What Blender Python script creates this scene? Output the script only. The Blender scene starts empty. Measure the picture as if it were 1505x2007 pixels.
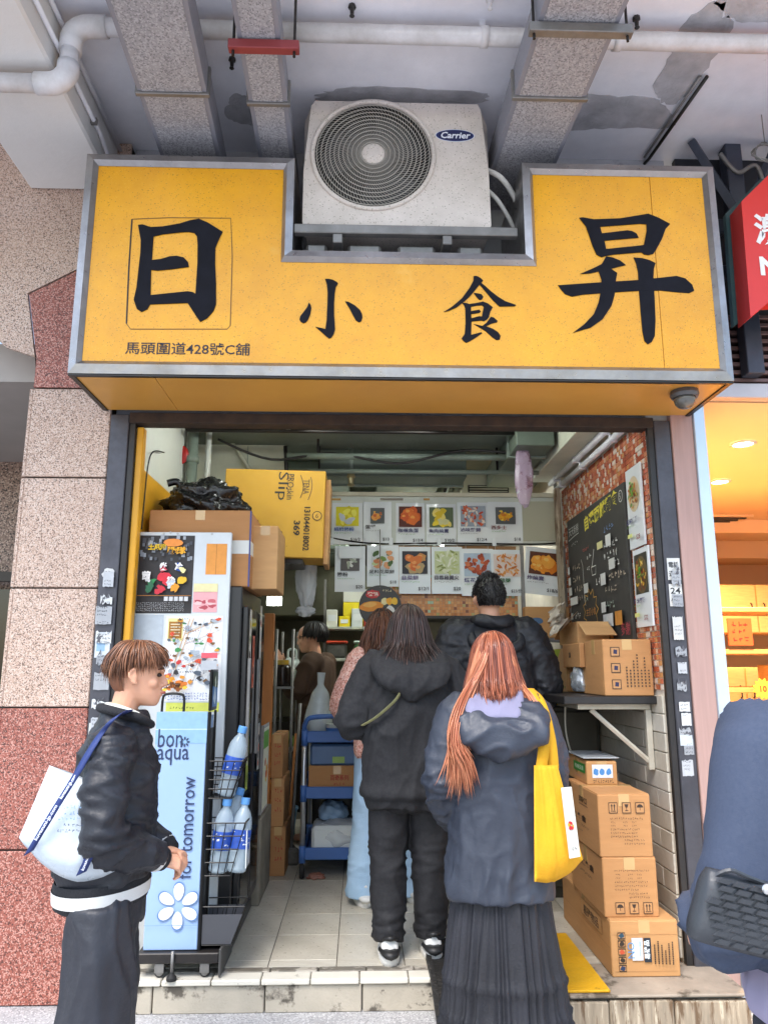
import bpy, math, random
from mathutils import Vector, Matrix, noise, geometry
R = math.radians
SC = bpy.context.scene
COL = SC.collection
random.seed(7)

# ------------------------------------------------------------------ camera
CAMH = 1.45; FPX = 1480.0; PITCH = R(11.7); YAW = R(1.8)
cd = bpy.data.cameras.new('camera'); cam = bpy.data.objects.new('camera', cd); COL.objects.link(cam)
cd.sensor_fit = 'VERTICAL'; cd.sensor_height = 36.0; cd.lens = 36.0 * FPX / 2007.0
cd.clip_start = 0.05; cd.clip_end = 500
cam.location = (0, 0, CAMH); cam.rotation_euler = (R(90) + PITCH, 0, -YAW)
SC.camera = cam
# ------------------------------------------------------------------ sky, sun, exposure
SUN_EL, SUN_AZ = R(58), R(205)          # azimuth clockwise from +Y: behind the camera, over the street
w = bpy.data.worlds.new('World'); SC.world = w; w.use_nodes = True
nt = w.node_tree; bg = nt.nodes['Background']
sky = nt.nodes.new('ShaderNodeTexSky'); sky.sky_type = 'NISHITA'; sky.sun_disc = False
sky.sun_elevation = SUN_EL; sky.sun_rotation = SUN_AZ; sky.air_density = 1.3; sky.dust_density = 2.0; sky.ozone_density = 1.0
nt.links.new(sky.outputs[0], bg.inputs[0]); bg.inputs[1].default_value = 0.15
sd = bpy.data.lights.new('sun', 'SUN'); sun = bpy.data.objects.new('sun', sd); COL.objects.link(sun)
sd.energy = 1.5; sd.angle = R(25); sd.color = (1.0, 0.975, 0.94)
sdir = Vector((math.sin(SUN_AZ) * math.cos(SUN_EL), math.cos(SUN_AZ) * math.cos(SUN_EL), math.sin(SUN_EL)))
sun.rotation_euler = sdir.to_track_quat('Z', 'Y').to_euler()
vs = SC.view_settings; vs.view_transform = 'Standard'; vs.look = 'None'; vs.gamma = 1.0; vs.use_curve_mapping = False
vs.exposure = 1.4
SC.cycles.max_bounces = 8; SC.cycles.diffuse_bounces = 5; SC.cycles.glossy_bounces = 3
SC.cycles.transmission_bounces = 6; SC.cycles.transparent_max_bounces = 10
SC.cycles.caustics_reflective = False; SC.cycles.caustics_refractive = False
SC.cycles.sample_clamp_indirect = 6.0

# ------------------------------------------------------------------ pixels to places
_fw = Vector((math.sin(YAW) * math.cos(PITCH), math.cos(YAW) * math.cos(PITCH), math.sin(PITCH)))
_rt = Vector((math.cos(YAW), -math.sin(YAW), 0)); _up = _rt.cross(_fw)
def ray(px, py): return _fw + _rt * ((px - 752.5) / FPX) - _up * ((py - 1003.5) / FPX)
def onY(px, py, y):
    d = ray(px, py); return d * (y / d.y) + Vector((0, 0, CAMH))
def onZ(px, py, z):
    d = ray(px, py); return d * ((z - CAMH) / d.z) + Vector((0, 0, CAMH))
def onX(px, py, x):
    d = ray(px, py); return d * (x / d.x) + Vector((0, 0, CAMH))

# ------------------------------------------------------------------ materials
def lin(c):
    if isinstance(c, str):
        c = [int(c[i:i + 2], 16) / 255 for i in (0, 2, 4)]
    return tuple((x / 12.92 if x <= .04045 else ((x + .055) / 1.055) ** 2.4) for x in c[:3])
MATS = {}
def mat(name, col, rough=.6, metal=0., var=.12, scale=6., bump=.0, bscale=80., spec=None, spots=None, grain=None, coat=0., alpha=1., trans=0., emit=0., sss=0., stretch=None, dirt=None):
    """procedural principled material: base colour with noise variation, optional speckles, grain, dirt and bump"""
    if name in MATS: return MATS[name]
    m = bpy.data.materials.new(name); MATS[name] = m; m.use_nodes = True
    n = m.node_tree; L = n.links.new; b = n.nodes['Principled BSDF']
    c = lin(col)
    b.inputs['Roughness'].default_value = rough; b.inputs['Metallic'].default_value = metal
    if spec is not None: b.inputs['Specular IOR Level'].default_value = spec
    b.inputs['Coat Weight'].default_value = coat
    b.inputs['Alpha'].default_value = alpha; b.inputs['Transmission Weight'].default_value = trans
    if sss: b.inputs['Subsurface Weight'].default_value = sss; b.inputs['Subsurface Radius'].default_value = (.01, .004, .002)
    tc = n.nodes.new('ShaderNodeTexCoord'); src = tc.outputs['Object']
    if stretch:
        mp = n.nodes.new('ShaderNodeMapping'); mp.inputs['Scale'].default_value = stretch; L(src, mp.inputs[0]); src = mp.outputs[0]
    def tex(sc, det=3, ro=.55):
        t = n.nodes.new('ShaderNodeTexNoise'); t.inputs['Scale'].default_value = sc; t.inputs['Detail'].default_value = det
        t.inputs['Roughness'].default_value = ro; L(src, t.inputs['Vector']); return t
    def ramp(fac, stops):
        r = n.nodes.new('ShaderNodeValToRGB'); e = r.color_ramp.elements
        while len(e) < len(stops): e.new(.5)
        for i, (p, cc) in enumerate(stops): e[i].position = p; e[i].color = (*cc[:3], 1)
        L(fac, r.inputs[0]); return r.outputs[0]
    def mix(fac, a, bb, mode='MIX'):
        x = n.nodes.new('ShaderNodeMix'); x.data_type = 'RGBA'; x.blend_type = mode
        if isinstance(fac, (int, float)): x.inputs[0].default_value = fac
        else: L(fac, x.inputs[0])
        for s, v in ((6, a), (7, bb)):
            if isinstance(v, tuple): x.inputs[s].default_value = (*v[:3], 1)
            else: L(v, x.inputs[s])
        return x.outputs[2]
    t1 = tex(scale, 4)
    out = ramp(t1.outputs[0], [(.25, tuple(x * (1 - var) for x in c)), (.75, tuple(min(1, x * (1 + var)) for x in c))])
    if grain:                                   # fine salt-and-pepper grains: (scale, colour dark, colour light, lo, hi)
        gs, gd, gl, lo, hi = grain
        v = n.nodes.new('ShaderNodeTexVoronoi'); v.inputs['Scale'].default_value = gs; L(src, v.inputs['Vector'])
        sp = n.nodes.new('ShaderNodeSeparateColor'); L(v.outputs['Color'], sp.inputs[0])
        k = ramp(sp.outputs[0], [(0, (1, 1, 1)), (lo, (1, 1, 1)), (lo + .01, (0, 0, 0)), (1, (0, 0, 0))])
        out = mix(k, out, lin(gd))
        k = ramp(sp.outputs[1], [(0, (0, 0, 0)), (hi, (0, 0, 0)), (hi + .01, (1, 1, 1)), (1, (1, 1, 1))])
        out = mix(k, out, lin(gl))
    if spots:                                   # (scale, threshold, colour): blotchy stains
        for ss, th, sc_ in (spots if isinstance(spots, list) else [spots]):
            t2 = tex(ss, 5, .65)
            k = ramp(t2.outputs[0], [(th, (0, 0, 0)), (min(.99, th + .07), (1, 1, 1))])
            out = mix(k, out, lin(sc_))
    if dirt:                                    # (scale, amount, colour) soft grime
        t3 = tex(dirt[0], 6, .7)
        k = ramp(t3.outputs[0], [(.35, (0, 0, 0)), (.75, (dirt[1],) * 3)])
        out = mix(k, out, lin(dirt[2]))
    L(out, b.inputs['Base Color'])
    if emit:
        L(out, b.inputs['Emission Color']); b.inputs['Emission Strength'].default_value = emit
    if bump:
        t4 = tex(bscale, 4, .6); bp = n.nodes.new('ShaderNodeBump'); bp.inputs['Strength'].default_value = bump
        bp.inputs['Distance'].default_value = .01; L(t4.outputs[0], bp.inputs['Height']); L(bp.outputs[0], b.inputs['Normal'])
        rr = ramp(t4.outputs[0], [(.3, (max(0, rough - .08),) * 3), (.7, (min(1, rough + .1),) * 3)]); L(rr, b.inputs['Roughness'])
    return m
def print_mat(name='print', rough=.55):
    if name in MATS: return MATS[name]
    m = bpy.data.materials.new(name); MATS[name] = m; m.use_nodes = True
    n = m.node_tree; b = n.nodes['Principled BSDF']; a = n.nodes.new('ShaderNodeVertexColor'); a.layer_name = 'Col'
    t = n.nodes.new('ShaderNodeTexNoise'); t.inputs['Scale'].default_value = 40; t.inputs['Detail'].default_value = 4
    tc = n.nodes.new('ShaderNodeTexCoord'); n.links.new(tc.outputs['Object'], t.inputs['Vector'])
    r = n.nodes.new('ShaderNodeMapRange'); r.inputs['To Min'].default_value = .82; r.inputs['To Max'].default_value = 1.1
    n.links.new(t.outputs[0], r.inputs[0])
    x = n.nodes.new('ShaderNodeMix'); x.data_type = 'RGBA'; x.blend_type = 'MULTIPLY'; x.inputs[0].default_value = 1
    n.links.new(a.outputs[0], x.inputs[6]); n.links.new(r.outputs[0], x.inputs[7])
    n.links.new(x.outputs[2], b.inputs['Base Color']); b.inputs['Roughness'].default_value = rough
    return m

# ------------------------------------------------------------------ mesh building
def link(o, parent=None):
    COL.objects.link(o)
    if parent is not None: o.parent = parent
    return o
def tag(o, label=None, cat=None, group=None, kind=None):
    if label: o['label'] = label
    if cat: o['category'] = cat
    if group: o['group'] = group
    if kind: o['kind'] = kind
    return o
def thing(name, label, cat, loc=(0, 0, 0), rz=0., group=None):
    o = bpy.data.objects.new(name, None); o.empty_display_size = .1
    link(o); o.location = loc; o.rotation_euler = (0, 0, rz)
    return tag(o, label, cat, group)
def frame(d):
    d = d.normalized(); a = Vector((0, 0, 1)) if abs(d.z) < .92 else Vector((0, 1, 0))
    u = d.cross(a).normalized(); return u, d.cross(u).normalized()
class MB:
    def __init__(s): s.v = []; s.f = []
    def add(s, vs_, fs):
        k = len(s.v); s.v += [tuple(p) for p in vs_]; s.f += [tuple(i + k for i in f) for f in fs]; return s
    def box(s, x0, x1, y0, y1, z0, z1, b=0., M=None):
        if x0 > x1: x0, x1 = x1, x0
        if y0 > y1: y0, y1 = y1, y0
        if z0 > z1: z0, z1 = z1, z0
        if b <= 0:
            p = [(x, y, z) for x in (x0, x1) for y in (y0, y1) for z in (z0, z1)]
            fs = [(0, 1, 3, 2), (4, 6, 7, 5), (0, 4, 5, 1), (2, 3, 7, 6), (0, 2, 6, 4), (1, 5, 7, 3)]
        else:
            b = min(b, (x1 - x0) * .45, (y1 - y0) * .45, (z1 - z0) * .45)
            p = []; fs = []
            X = (x0, x1); Y = (y0, y1); Z = (z0, z1); ix = {}
            for i in (0, 1):
                for j in (0, 1):
                    for k in (0, 1):
                        sx, sy, sz = (1 - 2 * i) * b, (1 - 2 * j) * b, (1 - 2 * k) * b
                        for a, q in enumerate(((X[i], Y[j] + sy, Z[k] + sz), (X[i] + sx, Y[j], Z[k] + sz), (X[i] + sx, Y[j] + sy, Z[k]))):
                            ix[i, j, k, a] = len(p); p.append(q)
            g = lambda i, j, k, a: ix[i, j, k, a]
            for i in (0, 1):
                q = [g(i, 0, 0, 0), g(i, 1, 0, 0), g(i, 1, 1, 0), g(i, 0, 1, 0)]; fs.append(q if i else q[::-1])
                q = [g(0, i, 0, 1), g(0, i, 1, 1), g(1, i, 1, 1), g(1, i, 0, 1)]; fs.append(q if i else q[::-1])
                q = [g(0, 0, i, 2), g(1, 0, i, 2), g(1, 1, i, 2), g(0, 1, i, 2)]; fs.append(q if i else q[::-1])
            for i in (0, 1):
                for j in (0, 1):
                    q = [g(i, j, 0, 0), g(i, j, 1, 0), g(i, j, 1, 1), g(i, j, 0, 1)]; fs.append(q if i == j else q[::-1])
                    q = [g(i, 0, j, 0), g(i, 0, j, 2), g(i, 1, j, 2), g(i, 1, j, 0)]; fs.append(q if i == j else q[::-1])
                    q = [g(0, i, j, 1), g(1, i, j, 1), g(1, i, j, 2), g(0, i, j, 2)]; fs.append(q if i == j else q[::-1])
                    for k in (0, 1):
                        q = [g(i, j, k, 0), g(i, j, k, 1), g(i, j, k, 2)]; fs.append(q if (i + j + k) % 2 else q[::-1])
        if M is not None: p = [M @ Vector(q) for q in p]
        return s.add(p, fs)
    def tube(s, pts, r, n=8, caps=True, flat=1.0, up=None):
        pts = [Vector(p) for p in pts]; k0 = len(s.v); m = len(pts)
        rs = r if isinstance(r, (list, tuple)) else [r] * m
        pu = None
        for i, p in enumerate(pts):
            d = (pts[min(i + 1, m - 1)] - pts[max(i - 1, 0)])
            if d.length < 1e-9: d = Vector((0, 0, 1))
            d.normalize()
            if up is not None and pu is None: pu = Vector(up)
            if pu is None: u, v = frame(d)
            else:
                u = pu - d * pu.dot(d)
                if u.length < 1e-6: u, v = frame(d)
                u.normalize(); v = d.cross(u)
            pu = u
            for j in range(n):
                a = 2 * math.pi * j / n
                s.v.append(tuple(p + u * (math.cos(a) * rs[i]) + v * (math.sin(a) * rs[i] * flat)))
        for i in range(m - 1):
            for j in range(n):
                a, b = k0 + i * n + j, k0 + i * n + (j + 1) % n
                s.f.append((a, b, b + n, a + n))
        if caps:
            s.f.append(tuple(k0 + j for j in range(n))[::-1]); s.f.append(tuple(k0 + (m - 1) * n + j for j in range(n)))
        return s
    def lathe(s, prof, n=16, M=None, cap0=True, cap1=True):
        """profile of (radius, height) turned about local Z"""
        k0 = len(s.v); M = M or Matrix()
        for r, z in prof:
            for j in range(n):
                a = 2 * math.pi * j / n; s.v.append(tuple(M @ Vector((r * math.cos(a), r * math.sin(a), z))))
        for i in range(len(prof) - 1):
            for j in range(n):
                a, b = k0 + i * n + j, k0 + i * n + (j + 1) % n
                s.f.append((a, b, b + n, a + n))
        if cap0: s.f.append(tuple(k0 + j for j in range(n))[::-1])
        if cap1: s.f.append(tuple(k0 + (len(prof) - 1) * n + j for j in range(n)))
        return s
    def prism(s, poly, o, u, v, t, holes=()):
        """2-D outline (with holes) in frame o,u,v, from the plane to thickness vector t"""
        o, u, v, t = map(Vector, (o, u, v, t))
        loops = [list(poly)] + [list(h) for h in holes]
        tri = geometry.tessellate_polygon([[Vector((x, y, 0)) for x, y in l] for l in loops])
        flat = [p for l in loops for p in l]; n = len(flat); k = len(s.v)
        P = [o + u * x + v * y for x, y in flat]
        s.v += [tuple(p) for p in P] + [tuple(p + t) for p in P]
        nn = u.cross(v).dot(t)
        for a, b, c in tri:
            A, B, C = Vector(flat[a]), Vector(flat[b]), Vector(flat[c])
            if (B - A).to_2d().cross((C - A).to_2d()) < 0: b, c = c, b
            if nn > 0: s.f += [(k + a, k + c, k + b), (k + n + a, k + n + b, k + n + c)]
            else: s.f += [(k + a, k + b, k + c), (k + n + a, k + n + c, k + n + b)]
        st = 0
        for l in loops:
            m = len(l)
            for i in range(m):
                a, b = k + st + i, k + st + (i + 1) % m
                s.f.append((a, b, b + n, a + n))
            st += m
        return s
    def mesh(s, name, m, smooth=False, fix=True):
        me = bpy.data.meshes.new(name); me.from_pydata(s.v, [], s.f)
        if m is not None: me.materials.append(m)
        if fix:
            import bmesh
            bm = bmesh.new(); bm.from_mesh(me); bmesh.ops.recalc_face_normals(bm, faces=bm.faces); bm.to_mesh(me); bm.free()
        if smooth:
            me.polygons.foreach_set('use_smooth', [True] * len(me.polygons))
            if smooth == 'auto': me.set_sharp_from_angle(angle=R(35))
        me.update(); return me
    def build(s, name, m, parent=None, smooth=False, fix=True):
        o = bpy.data.objects.new(name, s.mesh(name, m, smooth, fix)); return link(o, parent)
def single(name, mb, m, label, cat, group=None, smooth=False):
    return tag(mb.build(name, m, None, smooth), label, cat, group)
def struct(name, mb, m, parent=None, smooth=False):
    o = mb.build(name, m, parent, smooth)
    if parent is None: o['kind'] = 'structure'
    return o
def share(name, me, parent, loc=(0, 0, 0), rot=(0, 0, 0)):
    o = bpy.data.objects.new(name, me); link(o, parent); o.location = loc; o.rotation_euler = rot; return o
def bez(p, n=8):
    """Catmull-Rom through the points"""
    p = [Vector(q) for q in p]; out = []
    for i in range(len(p) - 1):
        a, b, c, d = p[max(i - 1, 0)], p[i], p[i + 1], p[min(i + 2, len(p) - 1)]
        for k in range(n):
            t = k / n
            out.append(.5 * ((2 * b) + (c - a) * t + (2 * a - 5 * b + 4 * c - d) * t * t + (3 * b - a - 3 * c + d) * t ** 3))
    return out + [p[-1]]
def interp(vals, n):
    """values at control points to values at bez() samples"""
    out = []
    for i in range(len(vals) - 1):
        for k in range(n):
            t = k / n; t = t * t * (3 - 2 * t) * .5 + t * .5
            out.append(vals[i] * (1 - t) + vals[i + 1] * t)
    return out + [vals[-1]]

# ------------------------------------------------------------------ flat print: lettering, pictures, stickers
_TXT = {}
def text2d(s, bold=0.):
    key = (s, bold)
    if key in _TXT: return _TXT[key]
    c = bpy.data.curves.new('lettering', 'FONT'); c.body = s; c.size = 1; c.resolution_u = 2; c.offset = bold
    c.align_x = 'LEFT'; c.fill_mode = 'FRONT'
    o = bpy.data.objects.new('lettering', c); COL.objects.link(o)
    dg = bpy.context.evaluated_depsgraph_get()
    me = bpy.data.meshes.new_from_object(o.evaluated_get(dg))
    vv = [(p.co.x, p.co.y) for p in me.vertices]; ff = [tuple(p.vertices) for p in me.polygons]
    bpy.data.objects.remove(o); bpy.data.curves.remove(c); bpy.data.meshes.remove(me)
    if vv:
        x0 = min(p[0] for p in vv); x1 = max(p[0] for p in vv); y0 = min(p[1] for p in vv); y1 = max(p[1] for p in vv)
    else: x0 = x1 = y0 = y1 = 0
    _TXT[key] = (vv, ff, (x0, x1, y0, y1)); return _TXT[key]
class PR:
    """print on a surface: frame origin o, unit vectors u (right) and v (up); each shape lies a hair above the one before"""
    def __init__(s, o, u, v, lift=.0015, step=.0002):
        s.o, s.u, s.v = Vector(o), Vector(u).normalized(), Vector(v).normalized(); s.n = s.u.cross(s.v); s.h = lift; s.step = step
        s.V = []; s.F = []; s.C = []
    def _add(s, pts, faces, col):
        k = len(s.V); c = lin(col)
        s.V += [tuple(s.o + s.u * x + s.v * y + s.n * s.h) for x, y in pts]
        for f in faces: s.F.append(tuple(i + k for i in f)); s.C.append(c)
        s.h += s.step; return s
    def rect(s, x0, y0, x1, y1, col): return s._add([(x0, y0), (x1, y0), (x1, y1), (x0, y1)], [(0, 1, 2, 3)], col)
    def poly(s, pts, col):
        tri = geometry.tessellate_polygon([[Vector((x, y, 0)) for x, y in pts]])
        fs = []
        for a, b, c in tri:
            A, B, C = Vector(pts[a]), Vector(pts[b]), Vector(pts[c])
            fs.append((a, b, c) if (B - A).cross(C - A) > 0 else (a, c, b))
        return s._add(pts, fs, col)
    def disk(s, x, y, r, col, sq=1., n=14, jit=0., rot=0.):
        pts = []
        for i in range(n):
            a = 2 * math.pi * i / n; q = r * (1 + random.uniform(-jit, jit)); X, Y = q * math.cos(a), q * sq * math.sin(a)
            pts.append((x + X * math.cos(rot) - Y * math.sin(rot), y + X * math.sin(rot) + Y * math.cos(rot)))
        return s._add(pts, [tuple(range(n))], col)
    def line(s, pts, w_, col):
        P = [Vector(p) for p in pts]
        V = []; F = []
        for i, p in enumerate(P):
            d = (P[min(i + 1, len(P) - 1)] - P[max(i - 1, 0)]).normalized(); q = Vector((-d.y, d.x)) * w_ / 2
            V += [tuple(p + q), tuple(p - q)]
            if i: F.append((2 * i - 2, 2 * i - 1, 2 * i + 1, 2 * i))
        return s._add(V, F, col)
    def text(s, t, x, y, h, col, align='l', rot=0., bold=.0, wid=None, slant=0.):
        """h: height of the letters' bounding box; wid squeezes the line to that width"""
        vv, ff, (x0, x1, y0, y1) = text2d(t, bold)
        if not vv: return s
        k = h / max(1e-6, y1 - y0); kx = k if wid is None else wid / max(1e-6, x1 - x0)
        ww = (x1 - x0) * kx; ox = {'l': 0, 'c': -ww / 2, 'r': -ww}[align]; ca, sa = math.cos(rot), math.sin(rot)
        pts = []
        for a, b in vv:
            X, Y = (a - x0) * kx + ox, (b - y0) * k
            X += Y * slant
            pts.append((x + X * ca - Y * sa, y + X * sa + Y * ca))
        return s._add(pts, ff, col)
    def scrawl(s, x, y, wd, h, col, n=None):
        """a line of tiny unreadable characters, as small print reads from here"""
        n = n or max(2, int(wd / (h * 1.05))); cw = wd / n
        V = []; F = []
        for i in range(n):
            for k in range(3):
                a = x + (i + random.uniform(.05, .5)) * cw; b = y + random.uniform(0, .75) * h
                if random.random() < .5: dx, dy = cw * random.uniform(.35, .55), h * .16
                else: dx, dy = cw * .13, h * random.uniform(.4, .7)
                q = len(V); V += [(a, b), (a + dx, b), (a + dx, min(b + dy, y + h)), (a, min(b + dy, y + h))]; F.append((q, q + 1, q + 2, q + 3))
        # strokes of one line overlap: keep them apart in depth
        c = lin(col)
        for j, f in enumerate(F):
            k = len(s.V); hh = s.h + (j % 7) * s.step * .35
            s.V += [tuple(s.o + s.u * V[i][0] + s.v * V[i][1] + s.n * hh) for i in f]; s.F.append((k, k + 1, k + 2, k + 3)); s.C.append(c)
        s.h += s.step * 3; return s
    def build(s, name, parent, m=None):
        me = bpy.data.meshes.new(name); me.from_pydata(s.V, [], s.F); me.materials.append(m or print_mat())
        ca = me.color_attributes.new('Col', 'FLOAT_COLOR', 'CORNER'); buf = []
        for f, c in zip(s.F, s.C): buf += [c[0], c[1], c[2], 1.0] * len(f)
        ca.data.foreach_set('color', buf); me.update()
        o = link(bpy.data.objects.new(name, me), parent)
        if 'print' in name or 'writing' in name: o['kind'] = 'stuff'      # strokes too small to pick apart
        return o
_WT = set()
def WT(name, label, cat, loc, group=None):
    """a thing whose parts are built in world coordinates; the Empty stands at its base"""
    o = thing(name, label, cat, loc, 0., group); _WT.add(o.name); return o
def link(o, parent=None):
    COL.objects.link(o)
    if parent is not None:
        o.parent = parent
        if parent.name in _WT: o.matrix_parent_inverse = Matrix.Translation(-parent.location)
    return o
class CB(MB):
    """coloured pieces in one mesh (colour attribute 'Col')"""
    def __init__(s): super().__init__(); s.c = []
    def piece(s, x0, x1, y0, y1, z0, z1, col, b=0.):
        k = len(s.f); s.box(x0, x1, y0, y1, z0, z1, b); s.c += [lin(col)] * (len(s.f) - k)
    def buildc(s, name, m, parent):
        me = bpy.data.meshes.new(name); me.from_pydata(s.v, [], s.f); me.materials.append(m)
        ca = me.color_attributes.new('Col', 'FLOAT_COLOR', 'CORNER'); buf = []
        for f, c in zip(s.f, s.c): buf += [c[0], c[1], c[2], 1.0] * len(f)
        ca.data.foreach_set('color', buf); me.update()
        return link(bpy.data.objects.new(name, me), parent)
# ================================================================== THE SETTING
FY = 3.72            # facade plane
FZ = .135            # shop floor
LX, RX = -1.145, 1.49  # inner faces of the shop's side walls
BY = 8.4             # back of the shop
CZ = 2.98            # shop ceiling
M_PAVE = mat('pavement', 'aaaaac', .85, var=.2, scale=5, bump=.35, bscale=120, grain=(160, '8e8e90', 'c6c6c8', .2, .8), dirt=(3, .4, '8a898b'))
M_GROUT = mat('grout', '6a655c', .9, var=.2, scale=12)
M_ROAD = mat('asphalt', 'a6a6a8', .9, var=.2, scale=4, bump=.4, bscale=200)
struct('road', MB().box(-40, 40, -60, -1.2, -.2, -.12), M_ROAD)
struct('pavement', MB().box(-40, 40, -1.2, 3.9, -.2, 0.0), M_PAVE)
# far side of the street: a plain row of buildings behind the camera that the street sees
M_FAR = mat('far_render', 'b9b2a6', .9, var=.1, scale=.5)
# ---- canopy over the pavement: the underside of the upper floors
M_SOFF = mat('soffit_paint', 'eeeef4', .85, var=.06, scale=1.2, bump=.25, bscale=14, spots=[(1.6, .68, 'b3b4ba'), (4.5, .7, 'bcbbbd')], dirt=(2.2, .3, 'a3a4ad'))
struct('canopy_ceiling', MB().box(-6, 6, 2.1, 4.6, 4.3, 4.6), M_SOFF)
M_BEAM = mat('beam_paint', 'dedcd8', .8, var=.05, scale=2, bump=.25, bscale=20, spots=(3, .68, 'b9b6b0'))
struct('ceiling_beam', MB().box(-1.80, -1.345, 2.1, 3.715, 3.995, 4.2995, .012), M_BEAM)
M_UPW = mat('upper_wall_paint', 'b4b5ba', .85, var=.08, scale=2, bump=.3, bscale=18, spots=[(5, .6, '8f9095')], dirt=(3, .5, '6d6e74'))
struct('upper_wall', MB().box(-1.27, 1.72, FY + .06, FY + .13, 2.70, 4.3), M_UPW)
# peeling patches on the soffit: rough grey screed where the paint came off
M_PEEL = mat('bare_screed', 'b4b3b7', .95, var=.25, scale=9, bump=.6, bscale=60)
def patch(cx, cy, rx, ry, seed, n=46):
    random.seed(seed); pts = []
    for i in range(n):
        a = 2 * math.pi * i / n; q = 1 + .35 * noise.noise(Vector((math.cos(a) * 1.6 + seed, math.sin(a) * 1.6, seed * .3))) + random.uniform(-.07, .07)
        pts.append((cx + rx * q * math.cos(a), cy + ry * q * math.sin(a)))
    return MB().prism(pts, (0, 0, 4.3), (1, 0, 0), (0, 1, 0), (0, 0, -.003))
cc = bpy.data.objects['canopy_ceiling']
for i, a in enumerate(((.18, 3.33, .46, .06, 3), (1.22, 3.42, .42, .14, 5), (1.55, 3.05, .12, .3, 8), (1.75, 2.72, .22, .1, 11), (-.62, 3.45, .1, .12, 13))):
    patch(*a).build('peeled_patch', M_PEEL, cc)

# ---- granite pillar on the left, slab by slab, with the arch beside it
M_GRB = mat('granite_beige', 'c2a593', .55, var=.08, scale=3, bump=.12, bscale=200, grain=(230, '6a574c', 'dcc8ba', .24, .72), dirt=(2.5, .25, 'a98670'))
M_GRR = mat('granite_red', '9c5a4c', .5, var=.1, scale=3, bump=.12, bscale=200, grain=(200, '4f322d', 'c99587', .27, .74), dirt=(2, .3, '8a4a3d'))
pil = WT('granite_pillar', 'granite-clad pillar with red and beige slabs beside the shop doorway', 'pillar', (-1.48, FY + .1, 0))
zs = [0.0, .64, 1.269, 1.833, 2.388, 2.86]
M_JOINT = mat('joint', '3a302b', .9)
MB().box(-1.672, -1.285, FY + .012, FY + .42, 0, 4.3).build('core', M_JOINT, pil)
for i in range(5):
    MB().box(-1.68, -1.278, FY - .0 + (i % 2) * .002, FY + .02, zs[i] + .004, zs[i + 1] - .004, .004).build('slab', M_GRR if i < 2 else M_GRB, pil)
    MB().box(-1.70, -1.681, FY + .004, FY + .42, zs[i] + .004, zs[i + 1] - .004, .004).build('side_slab', M_GRR if i < 2 else M_GRB, pil)
MB().prism([(-1.68, 2.864), (-1.278, 2.864), (-1.278, 3.625), (-1.52, 3.515), (-1.752, 3.38), (-1.68, 3.02)], (0, FY, 0), (1, 0, 0), (0, 0, 1), (0, .02, 0)).build('slab', M_GRR, pil)
MB().prism([(-1.278, 3.633), (-1.278, 4.29), (-2.6, 4.29), (-2.6, 3.35), (-2.2, 3.31), (-1.98, 3.20), (-1.84, 3.08), (-1.69, 3.03), (-1.76, 3.385), (-1.525, 3.523)], (0, FY - .002, 0), (1, 0, 0), (0, 0, 1), (0, .02, 0)).build('slab', M_GRB, pil)
# the entrance beside it: curved soffit, inner granite wall, steel-framed door
arch = [(-1.69, 0), (-1.69, 2.98)] + [(-1.69 - .42 * (1 - math.cos(a)), 2.98 + .30 * math.sin(a)) for a in [R(k * 10) for k in range(1, 10)]] + [(-2.6, 3.28)]
me_ = MB(); ap = arch[1:]
for i in range(len(ap) - 1):
    (xa, za), (xb, zb) = ap[i], ap[i + 1]
    me_.add([(xa, FY + .02, za), (xb, FY + .02, zb), (xb, FY + .22, zb - .03), (xa, FY + .22, za - .03)], [(0, 1, 2, 3)])
me_.build('arch_reveal', M_GRB, pil)
M_VAULT = mat('vault_paint', 'a7a09a', .6, var=.05)
lob = WT('lobby_entrance', 'arched lobby entrance with grey vault and steel-framed door beside the granite pillar', 'entrance', (-2.2, 4.6, 0))
MB().box(-3.2, -1.70, FY + .23, 6.2, 2.98, 3.2).build('vault', M_VAULT, lob)
MB().box(-3.2, -1.60, 5.6, 5.7, 0, 2.979).build('inner_wall', mat('granite_brown', '8d7363', .5, grain=(120, '3c2f28', 'b9a08e', .25, .78)), lob)
MB().box(-1.69, -1.675, FY + .43, 5.6, 0, 2.979).build('side_wall', M_VAULT, lob)
MB().box(-3.2, -1.69, FY + .2, 6, -.02, .02).build('lobby_floor', M_PAVE, lob)
M_DKST = mat('dark_steel', '3a3735', .35, metal=.8, var=.1)
dr = MB().box(-2.9, -2.0, 5.45, 5.5, .02, 2.0).build('door', mat('smoked_glass', '23211f', .12, spec=.6), lob)
for x in (-2.02, -2.1, -2.45): MB().box(x - .02, x + .02, 5.42, 5.448, .02, 2.05).build('door_frame', M_DKST, dr)
MB().box(-2.95, -1.99, 5.40, 5.449, 2.052, 2.12).build('door_frame', M_DKST, dr)
MB().lathe([(.05, 0), (.05, .012), (.04, .018)], 20, Matrix.Translation((-1.98, 4.6, 2.962))).build('downlight', mat('lamp_off', '777470', .3), lob)

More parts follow.
